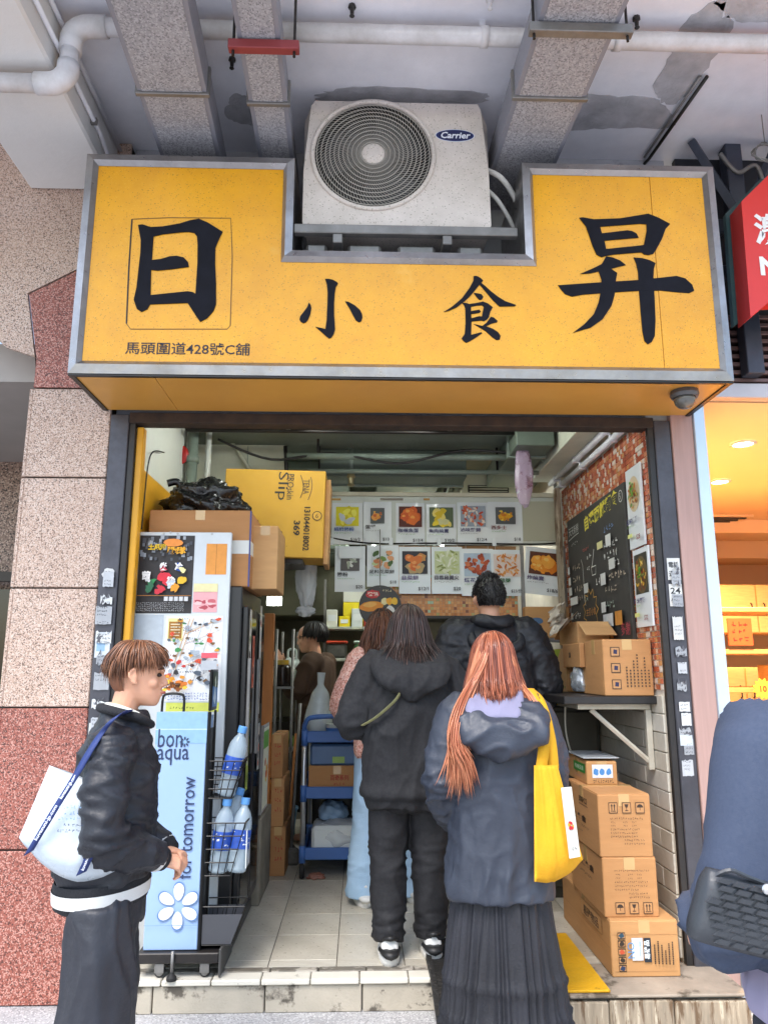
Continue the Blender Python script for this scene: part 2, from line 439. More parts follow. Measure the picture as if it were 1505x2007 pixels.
# ---- step, nosing and shop floor
M_CONC = mat('step_concrete', '8a857c', .9, var=.18, scale=6, bump=.4, bscale=60, spots=[(5, .62, '4d4944')])
st = struct('step', MB().box(-1.27, .86, 3.655, 3.80, -.02, .118), M_CONC)
M_RISER = mat('riser_stone', 'b3aa9a', .8, var=.12, scale=8, bump=.25, bscale=90, spots=[(6, .57, '5d564c'), (14, .62, '3f3a34')])
M_NOSE = mat('nosing_tile', 'd8d3c6', .4, var=.06, scale=10, spots=(12, .64, '8d877b'))
xs = [-1.27, -.88, -.40, .02, .42, .86]
for i in range(5):
    MB().box(xs[i] + .003, xs[i + 1] - .003, 3.625, 3.66, 0, .108, .004).build('riser_slab', M_RISER, st)
for i in range(10):
    x = -1.27 + i * .213
    MB().box(x + .0025, x + .2105, 3.612, 3.70, .112, .1345, .004).build('nosing_tile', M_NOSE, st)
M_TRIM = mat('trim_tile', '6d675d', .5, var=.25, scale=8, spots=(7, .5, 'a9a296'))
for i in range(10):
    x = -1.27 + i * .213 + .03
    MB().box(x + .0025, min(x + .2105, .86), 3.704, 3.752, .115, .1355, .003).build('trim_tile', M_TRIM, st)
fl = struct('shop_floor', MB().box(LX - .1, RX + .1, 3.755, BY, -.02, FZ - .006), M_GROUT)
FT = [mat('floor_tile_%s' % 'abc'[i], c, .32, var=.06, scale=7, bump=.05, bscale=40, dirt=(5, .45, '8d8371')) for i, c in enumerate(('c2bcae', 'b9b2a3', 'c9c4b7'))]
tm = [MB().box(0, .305, 0, .329, -.006, 0, .0015).mesh('floor_tile', m_) for m_ in FT]
random.seed(3)
for j in range(11):
    for i in range(9):
        x = -1.332 + i * .309; y = 3.834 + (j - 1) * .333
        if j == 0: 
            y = 3.757; d = .074 / .329
        else: d = 1
        o = share('floor_tile', random.choice(tm), fl, (x + .002, y + .002, FZ + random.uniform(-.0008, .0008)))
        o.scale = (1, d, 1)
        if x < LX - .02: o.scale[0] = .42; o.location.x = LX + .0
        if x + .309 > RX + .01: o.scale[0] = max(.05, (RX - x - .004) / .305)
# right part of the step: boards and concrete that carry the box stack
M_WOODOLD = mat('weathered_wood', 'a2937e', .85, var=.3, scale=7, bump=.4, bscale=40, stretch=(8, 8, .8), spots=[(3, .52, '6d5741'), (7, .56, 'c4b7a0'), (14, .62, '4a3a2c')])
ld = WT('timber_ledge', 'weathered timber and concrete ledge under the stack of cartons', 'ledge', (1.2, 3.6, 0))
MB().box(.865, 1.60, 3.45, 3.75, 0, .122).build('core', M_CONC, ld)
for a, b, z in ((.80, 1.03, .108), (1.034, 1.30, .112), (1.304, 1.62, .106)):
    MB().box(a, b, 3.415, 3.449, 0, z, .006).build('board', M_WOODOLD, ld)
MB().box(.87, 1.62, 3.41, 3.752, .122, .134, .004).build('top_slab', mat('ledge_top', '9b8f80', .85, var=.25, scale=6, bump=.3, bscale=50, spots=(5, .55, '5f5548')), ld)

# ---- shop side walls
M_WHT = mat('wall_white', 'd9dbd2', .6, var=.05, scale=3, dirt=(3, .3, '9da093'))
wl = struct('wall_left', MB().box(LX - .12, LX, 3.80, BY, 0, CZ), M_WHT)
M_YEL = mat('yellow_panel', 'e0a21c', .45, var=.07, scale=4, dirt=(6, .3, 'a6701a'))
MB().box(LX, LX + .012, 3.80, 4.55, 1.75, 2.47, .003).build('yellow_panel', M_YEL, wl)
MB().box(LX, LX + .035, 3.735, 3.79, FZ, 2.66, .004).build('yellow_strip', M_YEL, wl)
wr = struct('wall_right', MB().box(RX, RX + .12, 3.74, BY, 0, CZ), mat('tile_bed', 'd6cec0', .9, var=.1))
random.seed(11)
MC = ['c26a48', 'c97a56', 'b35c40', 'd08c68', 'dcb497', 'e6d3c2', 'a5523c', 'c66e50', 'ddd0c4', 'c98e58', 'ab604a']
M_MOS = print_mat('mosaic', .25)
cb = CB(); s_ = .029
ny = int((5.42 - 3.755) / s_); nz = int((2.74 - 1.345) / s_)
for j in range(ny):
    for k in range(nz):
        y = 3.755 + j * s_; z = 1.345 + k * s_; e = random.uniform(0, .0012)
        if 4.15 < y < 5.15 and 1.75 < z < 2.38: continue
        cb.piece(RX - .006 - e, RX, y + .0022, y + s_ - .0022, z + .0022, z + s_ - .0022, random.choice(MC))
mo = cb.buildc('mosaic_tiles', M_MOS, wr); mo['kind'] = 'stuff'
M_WBR = [mat('white_brick_%s' % 'ab'[i], c, .45, var=.08, scale=6, bump=.15, bscale=30, dirt=(4, .5, '8b8472')) for i, c in enumerate(('cfcabd', 'd9d5ca'))]
bm_ = [MB().box(-.012, 0, 0, .286, 0, .086, .003).mesh('brick', m_) for m_ in M_WBR]
for k in range(13):
    for j in range(-1, 7):
        y = 3.76 + j * .29 + (k % 2) * .145; z = FZ + .012 + k * .0905
        y0 = max(y, 3.76); y1 = min(y + .286, 5.6)
        if y1 - y0 < .04: continue
        o = share('brick', random.choice(bm_), wr, (RX, y0, z)); o.scale = (1, (y1 - y0) / .286, 1); o.location.x += random.uniform(-.0015, .0015)
struct('wall_back', MB().box(LX - .12, RX + .12, BY, BY + .1, 0, CZ), mat('kitchen_wall', '6f6a56', .6, var=.15, scale=3, dirt=(4, .5, '3d382c')))
struct('shop_ceiling', MB().box(LX - .12, RX + .12, 3.79, BY + .1, CZ, CZ + .1), mat('shop_ceiling', '7b8478', .85, var=.12, scale=2, dirt=(3, .5, '5b6357')))
# ---- wall between this shop and the next, with the pink stone and steel edges
M_PINK = mat('pink_laminate', 'b08f86', .55, var=.08, scale=3, stretch=(20, 20, 1), bump=.08, bscale=30)
struct('party_wall', MB().box(RX + .121, 1.775, 3.80, BY, 0, CZ), M_WHT)
# ================================================================== DOOR FRAME
M_JAMB = mat('jamb_steel', '55555c', .42, metal=.55, var=.12, scale=4, bump=.08, bscale=50, dirt=(6, .5, '2c2b2e'))
M_BLK = mat('black_paint', '1b1a1b', .45, var=.15, scale=5, dirt=(9, .3, '4b4038'))
df = WT('door_frame', 'dark steel door frame with torn sticker scraps around the shop opening', 'door frame', (.17, FY, 0))
MB().box(-1.272, -1.178, FY - .015, 3.80, .0, 2.718, .004).build('jamb', M_JAMB, df)
MB().box(-1.1775, -1.146, FY - .005, 3.735, FZ, 2.70, .003).build('shutter_rail', M_BLK, df)
MB().box(1.515, 1.60, FY - .02, 3.80, .0, 2.712, .004).build('jamb', M_JAMB, df)
MB().box(1.482, 1.5145, FY - .012, 3.738, FZ, 2.70, .003).build('shutter_rail', M_BLK, df)
MB().box(-1.1775, 1.5145, FY - .02, 3.79, 2.672, 2.727, .003).build('lintel', mat('lintel_rust', '2d2522', .7, metal=.3, var=.3, scale=12, dirt=(14, .6, '5c4636')), df)
def scraps(x0, x1, z0, z1, n, seed, y):
    """torn advertising stickers: ragged sheets with lines of print, some scraped to shreds"""
    random.seed(seed); p = PR((0, y, 0), (1, 0, 0), (0, 0, 1), .0012, .00012); z = z0
    while z < z1:
        h = random.uniform(.04, .12); w_ = (x1 - x0) * random.uniform(.55, .95); cx = x0 + (x1 - x0) / 2 + random.uniform(-.008, .008); xa, xb = max(x0 + .002, cx - w_ / 2), min(x1 - .002, cx + w_ / 2); torn = random.random() < .55
        c = random.choice(['b9bcc0', 'a5a8ac', 'c9c9c6', '9a9da2', 'd0d2d2']); k = 9; j = .25 if torn else .05
        bot = [(xa + (xb - xa) * i / k, z + h * random.uniform(0, j)) for i in range(k + 1)]; top = [(xb - (xb - xa) * i / k, z + h * (1 - random.uniform(0, j * 1.6))) for i in range(k + 1)]
        p.poly(bot + top, c)
        for r_ in range(int(h / .018)):
            zz = z + .008 + r_ * .018
            if random.random() < .75: p.scrawl(xa + .006, zz, (xb - xa) * random.uniform(.5, .85), .011, random.choice(['2a2a2e', '3a3b40', '55565a']), 5)
        if torn:
            for _ in range(5):
                q, qz = random.uniform(xa, xb - .012), z + random.uniform(0, h); p.poly([(q, qz), (q + random.uniform(.006, .02), qz + random.uniform(-.008, .008)), (min(xb, q + random.uniform(.004, .018)), qz + random.uniform(.006, .03))], '5c5c62')
        z += h + random.uniform(.0, .05)
    return p
scraps(-1.27, -1.18, .95, 1.95, 30, 4, FY - .0165).build('sticker_scraps', df)
scraps(1.52, 1.597, .95, 1.95, 24, 9, FY - .0215).build('sticker_scraps', df)
p = PR((0, FY - .0215, 0), (1, 0, 0), (0, 0, 1), .0022, .0002)
for z, a in ((1.93, ['電話', '通渠']), (1.80, ['24', '小時'])):
    p.rect(1.527, z - .05, 1.592, z + .06, 'd6d6d2')
    for i, t in enumerate(a): p.text(t, 1.534, z + .012 - i * .045, .03, '232326', wid=.05, bold=.02)
p.rect(1.525, 1.09, 1.585, 1.14, 'c4ccd2'); p.build('sticker', df)
p = PR((0, FY - .0165, 0), (1, 0, 0), (0, 0, 1), .0022, .0002)
p.rect(-1.262, 1.50, -1.192, 1.62, 'cdd3d8'); p.rect(-1.255, 1.53, -1.215, 1.58, '8fb0cc'); p.rect(-1.262, 1.12, -1.195, 1.20, 'c6c8c4')
p.disk(-1.225, 1.90, .028, 'd2d2d0', jit=.2); p.text('號', -1.243, 1.885, .03, '2a2a2c'); p.build('sticker', df)
pw = WT('laminate_post', 'pinkish wood-grain post between the two shop fronts', 'post', (1.66, FY, 0))
MB().box(1.602, 1.716, FY - .03, 3.80, 0, 2.80, .003).build('post', M_PINK, pw)
MB().box(1.602, 1.775, FY - .03, 3.79, 2.802, 2.83, .003).build('top_rail', mat('pale_metal', 'b8a8a0', .4, metal=.4), pw)
MB().box(1.7165, 1.775, FY - .045, 3.80, 0, 2.80, .003).build('steel_edge', mat('pale_blue_edge', 'c3d5e4', .25, metal=.2, var=.04), pw)

# ================================================================== SHOP SIGN
SY = 3.22
M_ALU = mat('aluminium', 'a9a8aa', .34, metal=.85, var=.14, scale=3, bump=.05, bscale=30, dirt=(5, .6, '6b6763'))
M_SIGN = mat('sign_yellow', 'eda91a', .35, var=.05, scale=2.5, bump=.04, bscale=90, grain=(260, 'b57d1e', 'f2b840', .025, .95), dirt=(3.5, .5, 'c98426'), spots=[(2.2, .66, 'f0b648'), (6, .7, 'd9962c')])
sg = WT('shop_sign', 'yellow notched box sign with big dark blue characters above the doorway', 'sign', (.2, 3.45, 2.74))
X0, X1, Z0, Z1 = -1.31, 1.705, 2.74, 3.848; NX0, NX1, NZ = -.327, .768, 3.362; fw = .053; fb = .066
outer = [(X0, Z0), (X1, Z0), (X1, Z1), (NX1, Z1), (NX1, NZ), (NX0, NZ), (NX0, Z1), (X0, Z1)]
inner = [(X0 + fw, Z0 + fb), (X1 - fw, Z0 + fb), (X1 - fw, Z1 - fw), (NX1 + fw, Z1 - fw), (NX1 + fw, NZ - fw), (NX0 - fw, NZ - fw), (NX0 - fw, Z1 - fw), (X0 + fw, Z1 - fw)]
seams = [(X0 + fw, .12), (.12, 1.395), (1.395, X1 - fw)]
# face panels: three sheets butted with hairline seams
f1 = [(X0 + fw, Z0 + fb), (1.393, Z0 + fb), (1.393, Z1 - fw), (NX1 + fw, Z1 - fw), (NX1 + fw, NZ - fw), (NX0 - fw, NZ - fw), (NX0 - fw, Z1 - fw), (X0 + fw, Z1 - fw)]
MB().prism(f1, (0, SY + .012, 0), (1, 0, 0), (0, 0, 1), (0, .01, 0)).build('face_panel', M_SIGN, sg)
MB().box(1.3955, X1 - fw, SY + .011, SY + .022, Z0 + fb, Z1 - fw).build('face_panel', M_SIGN, sg)
for i in range(8):
    a, b = outer[i], outer[(i + 1) % 8]; c, d = inner[(i + 1) % 8], inner[i]
    m1 = [(a[0] * .35 + d[0] * .65, a[1] * .35 + d[1] * .65), (b[0] * .35 + c[0] * .65, b[1] * .35 + c[1] * .65)]
    V = [(a[0], SY + .02, a[1]), (b[0], SY + .02, b[1]), (b[0], SY - .004, b[1]), (a[0], SY - .004, a[1]),
         (m1[1][0], SY - .012, m1[1][1]), (m1[0][0], SY - .012, m1[0][1]), (c[0], SY + .010, c[1]), (d[0], SY + .010, d[1])]
    MB().add(V, [(0, 1, 2, 3), (3, 2, 4, 5), (5, 4, 6, 7)]).build('trim', M_ALU, sg)
    q = [(a[0], SY + .0205, a[1]), (b[0], SY + .0205, b[1]), (b[0], FY + .055, b[1]), (a[0], FY + .055, a[1])]
    if i: MB().add(q + [(x, y, z) for x, y, z in q], [(0, 1, 2, 3)]).build('side_sheet', M_ALU, sg)
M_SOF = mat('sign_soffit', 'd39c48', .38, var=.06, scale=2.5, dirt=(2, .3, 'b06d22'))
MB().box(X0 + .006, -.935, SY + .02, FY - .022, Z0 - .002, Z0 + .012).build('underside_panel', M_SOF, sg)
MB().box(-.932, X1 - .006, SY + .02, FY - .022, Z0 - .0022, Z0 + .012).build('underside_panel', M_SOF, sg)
for x in (X0 + .0, X1 - .026): MB().box(x, x + .026, SY + .02, FY - .02, Z0 - .008, Z0 - .0025, .002).build('corner_angle', M_DKST, sg)
MB().box(X0 + .0, X1 - .0, SY + .0, SY + .0195, Z0 - .010, Z0 - .0005, .002).build('corner_angle', M_DKST, sg)
def pg(x, y, k, pts):
    out = []
    for a, b in pts:
        q = onY(x + a / k, y + b / k, SY + .01); out.append((q.x, q.z))
    return out
def smooth2(pts, n=3):
    v = bez([Vector((a, b, 0)) for a, b in pts + [pts[0]]], n); return [(q.x, q.y) for q in v[:-1]]
M_INK = mat('sign_ink', '0f0f17', .7, spec=.2, var=.2, scale=12, dirt=(14, .25, '2a2b38'))
K1 = 1505 / 230; K2 = 1505 / 290; K3 = 1505 / 150; K4 = 1505 / 160
def glyph(name, items):
    mb = MB()
    for i, (poly, holes) in enumerate(items):
        mb.prism(poly, (0, SY + .0105 + .0004 * i, 0), (1, 0, 0), (0, 0, 1), (0, -.0035, 0), holes)
    return mb.build(name, M_INK, sg)
ri = pg(240, 410, K1, [(205, 205), (260, 197), (365, 232), (520, 224), (740, 185), (870, 145), (985, 125), (1100, 175), (1288, 292), (1240, 390), (1195, 500), (1192, 700), (1203, 950), (1203, 1220), (1170, 1310), (1090, 1400), (1000, 1447), (960, 1390), (840, 1205), (360, 1222), (320, 1285), (250, 1320), (190, 1280), (150, 1165), (185, 1010), (210, 780), (235, 560), (240, 400), (215, 260)])
rih = pg(240, 410, K1, [(403, 352), (520, 325), (740, 300), (850, 293), (925, 308), (960, 350), (968, 450), (965, 700), (940, 1088), (905, 1065), (840, 1055), (365, 1104), (372, 778), (450, 790), (650, 770), (855, 742), (845, 680), (790, 622), (700, 600), (610, 607), (500, 640), (382, 655)])
glyph('sign_character', [(ri, [rih])])
sh1 = pg(1080, 410, K2, [(283, 90), (320, 85), (430, 105), (700, 95), (900, 62), (985, 48), (1090, 90), (1205, 152), (1160, 200), (1120, 310), (1060, 420), (1035, 455), (985, 468), (940, 460), (915, 440), (640, 462), (545, 478), (510, 490), (460, 465), (420, 380), (380, 260), (350, 175)])
sh1h = pg(1080, 410, K2, [(495, 180), (900, 150), (965, 155), (968, 220), (940, 365), (900, 372), (555, 407), (538, 322), (885, 292), (865, 250), (820, 225), (770, 217), (512, 248)])
sh2 = pg(1080, 410, K2, [(555, 482), (620, 492), (700, 525), (755, 570), (605, 607), (668, 650), (652, 740), (640, 880), (610, 985), (520, 1120), (400, 1205), (220, 1258), (330, 1175), (430, 1070), (480, 950), (500, 850), (510, 720), (480, 635), (390, 655), (293, 660), (430, 600), (510, 560)])
sh3 = pg(1080, 410, K2, [(68, 775), (500, 745), (885, 722), (1140, 695), (1270, 680), (1360, 705), (1430, 770), (1450, 830), (1400, 855), (1260, 845), (1100, 828), (880, 832), (640, 846), (320, 870), (210, 890), (140, 865), (100, 820)])
sh4 = pg(1080, 410, K2, [(835, 492), (920, 498), (1000, 520), (1058, 548), (1040, 610), (1036, 720), (1048, 900), (1058, 1130), (1050, 1290), (1020, 1350), (980, 1375), (945, 1340), (925, 1240), (905, 1020), (888, 800), (880, 640), (862, 555)])
glyph('sign_character', [(sh1, [sh1h]), (sh2, []), (sh3, []), (sh4, [])])
xi = [pg(580, 530, K3, [(575, 172), (640, 168), (730, 190), (810, 235), (828, 262), (785, 330), (765, 450), (752, 640), (752, 880), (772, 1160), (745, 1250), (700, 1320), (655, 1342), (600, 1300), (500, 1210), (385, 1112), (470, 1130), (580, 1155), (605, 980), (618, 700), (625, 450), (610, 280)]),
      pg(580, 530, K3, [(260, 632), (290, 680), (305, 740), (285, 860), (240, 970), (200, 1020), (150, 1040), (100, 1015), (72, 965), (90, 900), (160, 810), (220, 730)]),
      pg(580, 530, K3, [(968, 612), (1030, 618), (1160, 690), (1260, 780), (1300, 860), (1308, 930), (1285, 1000), (1240, 1022), (1180, 985), (1120, 880), (1060, 760)])]
glyph('sign_character', [(q, []) for q in xi])
sk = [pg(860, 530, K4, [(638, 108), (690, 105), (760, 140), (812, 190), (745, 265), (650, 385), (560, 490), (470, 570), (330, 680), (200, 740), (90, 770), (250, 665), (420, 520), (560, 330), (635, 190)]),
      pg(860, 530, K4, [(775, 228), (850, 290), (960, 390), (1090, 490), (1220, 570), (1420, 640), (1390, 662), (1250, 665), (1115, 668), (1000, 560), (890, 430), (748, 262)]),
      pg(860, 530, K4, [(640, 418), (700, 422), (780, 440), (818, 490), (790, 535), (745, 545), (700, 500)])]
skm = (pg(860, 530, K4, [(425, 598), (500, 600), (560, 622), (700, 600), (810, 575), (900, 610), (990, 680), (945, 760), (920, 860), (880, 910), (820, 938), (790, 925), (600, 942), (592, 1190), (780, 1140), (795, 1160), (660, 1250), (560, 1310), (500, 1335), (450, 1300), (418, 1255), (475, 1170), (490, 980), (485, 700), (462, 640)]),
       [pg(860, 530, K4, [(590, 670), (700, 650), (790, 645), (825, 670), (790, 850), (740, 845), (598, 885), (592, 805), (740, 785), (770, 760), (745, 725), (590, 752)])])
glyph('sign_character', [(q, []) for q in sk] + [skm] + [(pg(860, 530, K4, [(955, 855), (1010, 870), (1080, 930), (1070, 955), (960, 985), (870, 1030), (1000, 1080), (1090, 1140), (1135, 1210), (1120, 1275), (1060, 1285), (980, 1230), (860, 1120), (640, 988), (800, 1025), (880, 960)]), [])])
p = PR((0, SY + .0115, 0), (1, 0, 0), (0, 0, 1), .0012, .0002)
a = onY(244, 692, SY); b = onY(490, 668, SY)
p.text('馬頭圍道428號C舖', a.x, a.z, .060, '26222c', wid=b.x - a.x, bold=.008); p.build('address_lettering', sg)
p = PR((0, SY + .0115, 0), (1, 0, 0), (0, 0, 1), .001, .0002)
q = [onY(x, y, SY) for x, y in ((258, 427), (330, 424), (452, 425), (455, 500), (451, 636), (445, 643), (255, 643), (247, 632), (252, 520), (258, 427))]
p.line([(v.x, v.z) for v in q], .004, '6b4a20'); p.line([(q[0].x, q[0].z), (q[8].x, q[8].z), (q[7].x, q[7].z)], .007, '2b2018'); p.build('box_outline', sg)
# dome camera under the sign
cm = WT('dome_camera', 'small round security camera dome under the right end of the sign', 'camera', (1.49, 3.42, 2.72))
c0 = onZ(1340, 768, 2.735); T = Matrix.Translation((c0.x, c0.y, 2.731)) @ Matrix.Rotation(math.pi, 4, 'X')
MB().lathe([(.062, -.008), (.066, .012), (.058, .028)], 28, T).build('base_ring', mat('camera_grey', '5b5b5d', .35, metal=.3), cm, 'auto')
MB().lathe([(.05, .026), (.05, .04), (.044, .058), (.03, .073), (.012, .08), (.002, .081)], 28, T).build('dome', mat('smoked_dome', '5a5955', .12, spec=.7, coat=.5), cm, True)

# ================================================================== AIR CONDITIONER
AY = 3.26
M_AC = mat('ac_casing', 'd8cec6', .5, var=.05, scale=3, bump=.03, bscale=200, grain=(240, '9c9484', 'e6e1d5', .035, .97), dirt=(4, .5, 'a39a8c'))
ac = WT('air_conditioner', 'beige outdoor air conditioner with round fan grille in the sign notch', 'air conditioner', (.165, 3.4, 3.49))
ax0, ax1, az0, az1 = -.287, .618, 3.515, 4.205
cxx, czz, cr = .050, 3.908, .296
body = [(ax0 + .01, az0), (ax1 - .01, az0), (ax1, az0 + .02), (ax1 - .004, az0 + .3), (ax1 - .035, az1 - .03), (ax1 - .05, az1), (ax0 + .05, az1), (ax0 + .03, az1 - .03), (ax0, az0 + .3), (ax0, az0 + .02)]
hole = [(cxx + (cr - .012) * math.cos(2 * math.pi * i / 56), czz + (cr - .012) * math.sin(2 * math.pi * i / 56)) for i in range(56)]
MB().prism(body, (0, AY, 0), (1, 0, 0), (0, 0, 1), (0, .006, 0), [hole]).build('front_panel', M_AC, ac)
b2 = [(x * .985 + .003, z) for x, z in body]
MB().prism([(ax0 + .012, az0 + .004), (ax1 - .006, az0 + .004), (ax1 + .012, az0 + .3), (ax1 + .012, az1 - .05), (ax1 - .02, az1 + .004), (ax0 + .02, az1 + .004), (ax0 - .006, az1 - .05), (ax0 - .006, az0 + .3)], (0, AY + .10, 0), (1, 0, 0), (0, 0, 1), (0, .24, 0)).build('rear_casing', M_AC, ac)
# chamfered shoulder between front panel and casing
k = MB(); fo = body; ro = [(ax0 + .004, az0 + .002), (ax1 - .004, az0 + .002), (ax1 + .006, az0 + .03), (ax1 + .01, az0 + .3), (ax1 + .012, az1 - .04), (ax1 - .018, az1 + .004), (ax0 + .018, az1 + .004), (ax0 - .008, az1 - .04), (ax0 - .006, az0 + .3), (ax0 - .002, az0 + .03)]
n = len(fo); V = [(x, AY + .003, z) for x, z in fo] + [(x, AY + .102, z) for x, z in ro]
k.add(V, [(i, (i + 1) % n, n + (i + 1) % n, n + i) for i in range(n)]).build('shoulder', M_AC, ac)
M_ACD = mat('ac_dark', '161616', .6)
T = Matrix.Translation((cxx, AY + .004, czz)) @ Matrix.Rotation(R(-90), 4, 'X')
MB().lathe([(cr - .012, 0), (cr - .016, .085), (.001, .086)], 56, T, False, True).build('fan_well', M_ACD, ac)
fan = MB()
for i in range(3):
    pts = []
    for j in range(9):
        a = R(120 * i) + j * .2; 
        pts.append((.05, a)); 
    V = []; F = []
    for j in range(9):
        a = R(120 * i) + j * .16; V += [(cxx + .05 * math.cos(a), AY + .075 - j * .004, czz + .05 * math.sin(a)), (cxx + .25 * math.cos(a + .25), AY + .078 - j * .006, czz + .25 * math.sin(a + .25))]
        if j: F.append((2 * j - 2, 2 * j - 1, 2 * j + 1, 2 * j))
    fan.add(V, F)
fan.build('fan_blades', mat('fan_grey', '4e4e4e', .5), ac)
M_GR = mat('grille_wire', 'a39e95', .45, var=.05)
g = MB()
for i in range(11):
    rr = .062 + i * (.276 - .062) / 10; y = AY - .012 + .010 * (rr / .28) ** 2
    pts = [(cxx + rr * math.cos(t * math.pi / 24), y, czz + rr * math.sin(t * math.pi / 24)) for t in range(48)]
    g.tube(pts + pts[:1], .0028, 5, False)
g.build('grille_rings', M_GR, ac, True)
g = MB()
for i in range(96):
    a0 = 2 * math.pi * i / 96; pts = []
    for j in range(7):
        t = j / 6; rr = .055 + t * .228; a = a0 + .75 * t ** 1.2
        pts.append((cxx + rr * math.cos(a), AY - .008 + .010 * t * t, czz + rr * math.sin(a)))
    g.tube(pts, .0017, 4, False)
g.build('grille_vanes', M_GR, ac, True)
g = MB(); pts = [(cxx + cr * math.cos(t * math.pi / 32), AY - .004, czz + cr * math.sin(t * math.pi / 32)) for t in range(64)]
g.tube(pts + pts[:1], .011, 8, False).build('grille_rim', M_AC, ac, True)
MB().lathe([(.056, 0), (.056, .012), (.045, .02), (.02, .023), (.001, .0235)], 32, Matrix.Translation((cxx, AY + .002, czz)) @ Matrix.Rotation(R(90), 4, 'X')).build('fan_hub_cover', M_AC, ac, 'auto')
p = PR((.452, AY - .0004, 4.024), (1, 0, 0), (0, 0, 1), .001, .0004)
p.disk(0, 0, .098, 'dfe2ea', .36, 32); p.disk(0, 0, .094, '22306e', .345, 32); p.disk(0, 0, .087, '16204f', .33, 32); p.text('Carrier', 0, -.017, .036, 'eceef6', 'c', bold=.025, slant=.2); p.build('badge', ac)
MB().box(.3, .31, AY - .002, AY + .02, az0 - .01, az0 + .006).build('drain_lug', M_AC, ac)
br = WT('air_conditioner_bracket', 'dusty steel bracket rail carrying the outdoor air conditioner', 'bracket', (.17, 3.3, 3.45))
M_GALV = mat('galvanised', '8f8d8a', .5, metal=.6, var=.15, scale=5, dirt=(6, .5, '4f4b47'))
MB().box(-.325, .74, 3.235, 3.275, 3.468, 3.514, .004).build('front_rail', M_GALV, br)
MB().box(-.325, .74, 3.54, 3.58, 3.468, 3.512, .004).build('rear_rail', M_GALV, br)
for x in (-.14, .38): MB().box(x, x + .045, 3.238, FY + .07, 3.42, 3.466, .003).build('arm', M_GALV, br)
for x, w_ in ((-.27, .1), (-.07, .16), (.17, .18), (.46, .12)): MB().box(x, x + w_, 3.30, 3.36, 3.40, 3.45, .012).build('tray_plate', M_GALV, br)
MB().tube(bez([(.60, 3.40, 3.95), (.70, 3.36, 3.86), (.80, 3.45, 3.75), (.86, 3.6, 3.6)]), .014, 8).build('refrigerant_pipe', M_BEAM, ac, True)
MB().tube(bez([(.60, 3.40, 3.85), (.68, 3.37, 3.74), (.78, 3.46, 3.62), (.84, 3.6, 3.5)]), .011, 8).build('refrigerant_pipe', M_BEAM, ac, True)

# ================================================================== UNDER THE CANOPY: ducts, pipes, rods
M_DUCT = mat('duct_galv', '8e8f98', .6, metal=.15, var=.08, scale=3, bump=.03, bscale=60)
M_DUCTB = mat('duct_speckle', '9f9ea1', .75, metal=.0, var=.08, scale=4, grain=(170, '848386', 'b3b2b5', .25, .75))
def duct(label, xa, xb, ya, xc, xd, yb, z, h, seams_, rx=0):
    t = WT('ventilation_duct', label, 'duct', ((xa + xb) / 2, ya, z))
    V = [(xa, ya, z), (xb, ya, z), (xd, yb, z), (xc, yb, z)]
    MB().add(V + [(x, y, z + h) for x, y, _ in V], [(0, 1, 5, 4), (1, 2, 6, 5), (2, 3, 7, 6), (3, 0, 4, 7), (4, 5, 6, 7), (0, 3, 2, 1)]).build('duct_body', M_DUCT, t)
    nb = [ya] + seams_ + [yb]
    for i in range(len(nb) - 1):
        f = lambda y: ((y - ya) / (yb - ya))
        a, b = nb[i] + .006, nb[i + 1] - .006
        L_ = lambda y: xa + (xc - xa) * f(y) + .02; R_ = lambda y: xb + (xd - xb) * f(y) - .02
        MB().add([(L_(a), a, z - .003), (R_(a), a, z - .003), (R_(b), b, z - .003), (L_(b), b, z - .003), (L_(a), a, z - .0005), (R_(a), a, z - .0005), (R_(b), b, z - .0005), (L_(b), b, z - .0005)], [(0, 3, 2, 1), (0, 1, 5, 4), (1, 2, 6, 5), (2, 3, 7, 6), (3, 0, 4, 7)]).build('bottom_sheet', M_DUCTB, t)
    for y in seams_:
        f = (y - ya) / (yb - ya); xl = xa + (xc - xa) * f; xr = xb + (xd - xb) * f
        MB().box(xl - .012, xr + .012, y - .012, y + .012, z - .014, z + h * .9, .003).build('flange', M_GALV, t)
    return t
duct('wide speckled ventilation duct with a raised flange near the ceiling beam', -.985, -.665, 2.12, -1.03, -.745, 4.1, 3.97, .15, [2.955])
duct('narrow ventilation duct hung by the red channel bracket', -.51, -.335, 2.12, -.535, -.36, 4.1, 3.985, .13, [3.02])
duct('ventilation duct hung by a grey channel on the plain soffit side', .705, 1.03, 2.12, .64, .955, 4.1, 3.97, .15, [2.93])
def hanger(label, x0, x1, px, py, z, m_, names=('channel', 'threaded_rod')):
    y = onZ(px, py, z).y; t = WT('duct_hanger', label, 'bracket', ((x0 + x1) / 2, y, z))
    MB().box(x0, x1, y - .02, y + .02, z - .02, z + .022, .003).build('channel', m_, t)
    for x in (x0 + .02, x1 - .02): MB().tube([(x, y, z - .045), (x, y, 4.3)], .006, 6).build('threaded_rod', M_DKST, t)
    return t
hanger('red channel hanger under the narrow duct', -.555, -.265, 512, 92, 3.955, mat('red_channel', '8e3d3f', .5, metal=.2, var=.15, scale=8))
hanger('grey channel hanger under the duct beside the peeling ceiling', .655, 1.07, 1135, 60, 3.94, M_GALV)
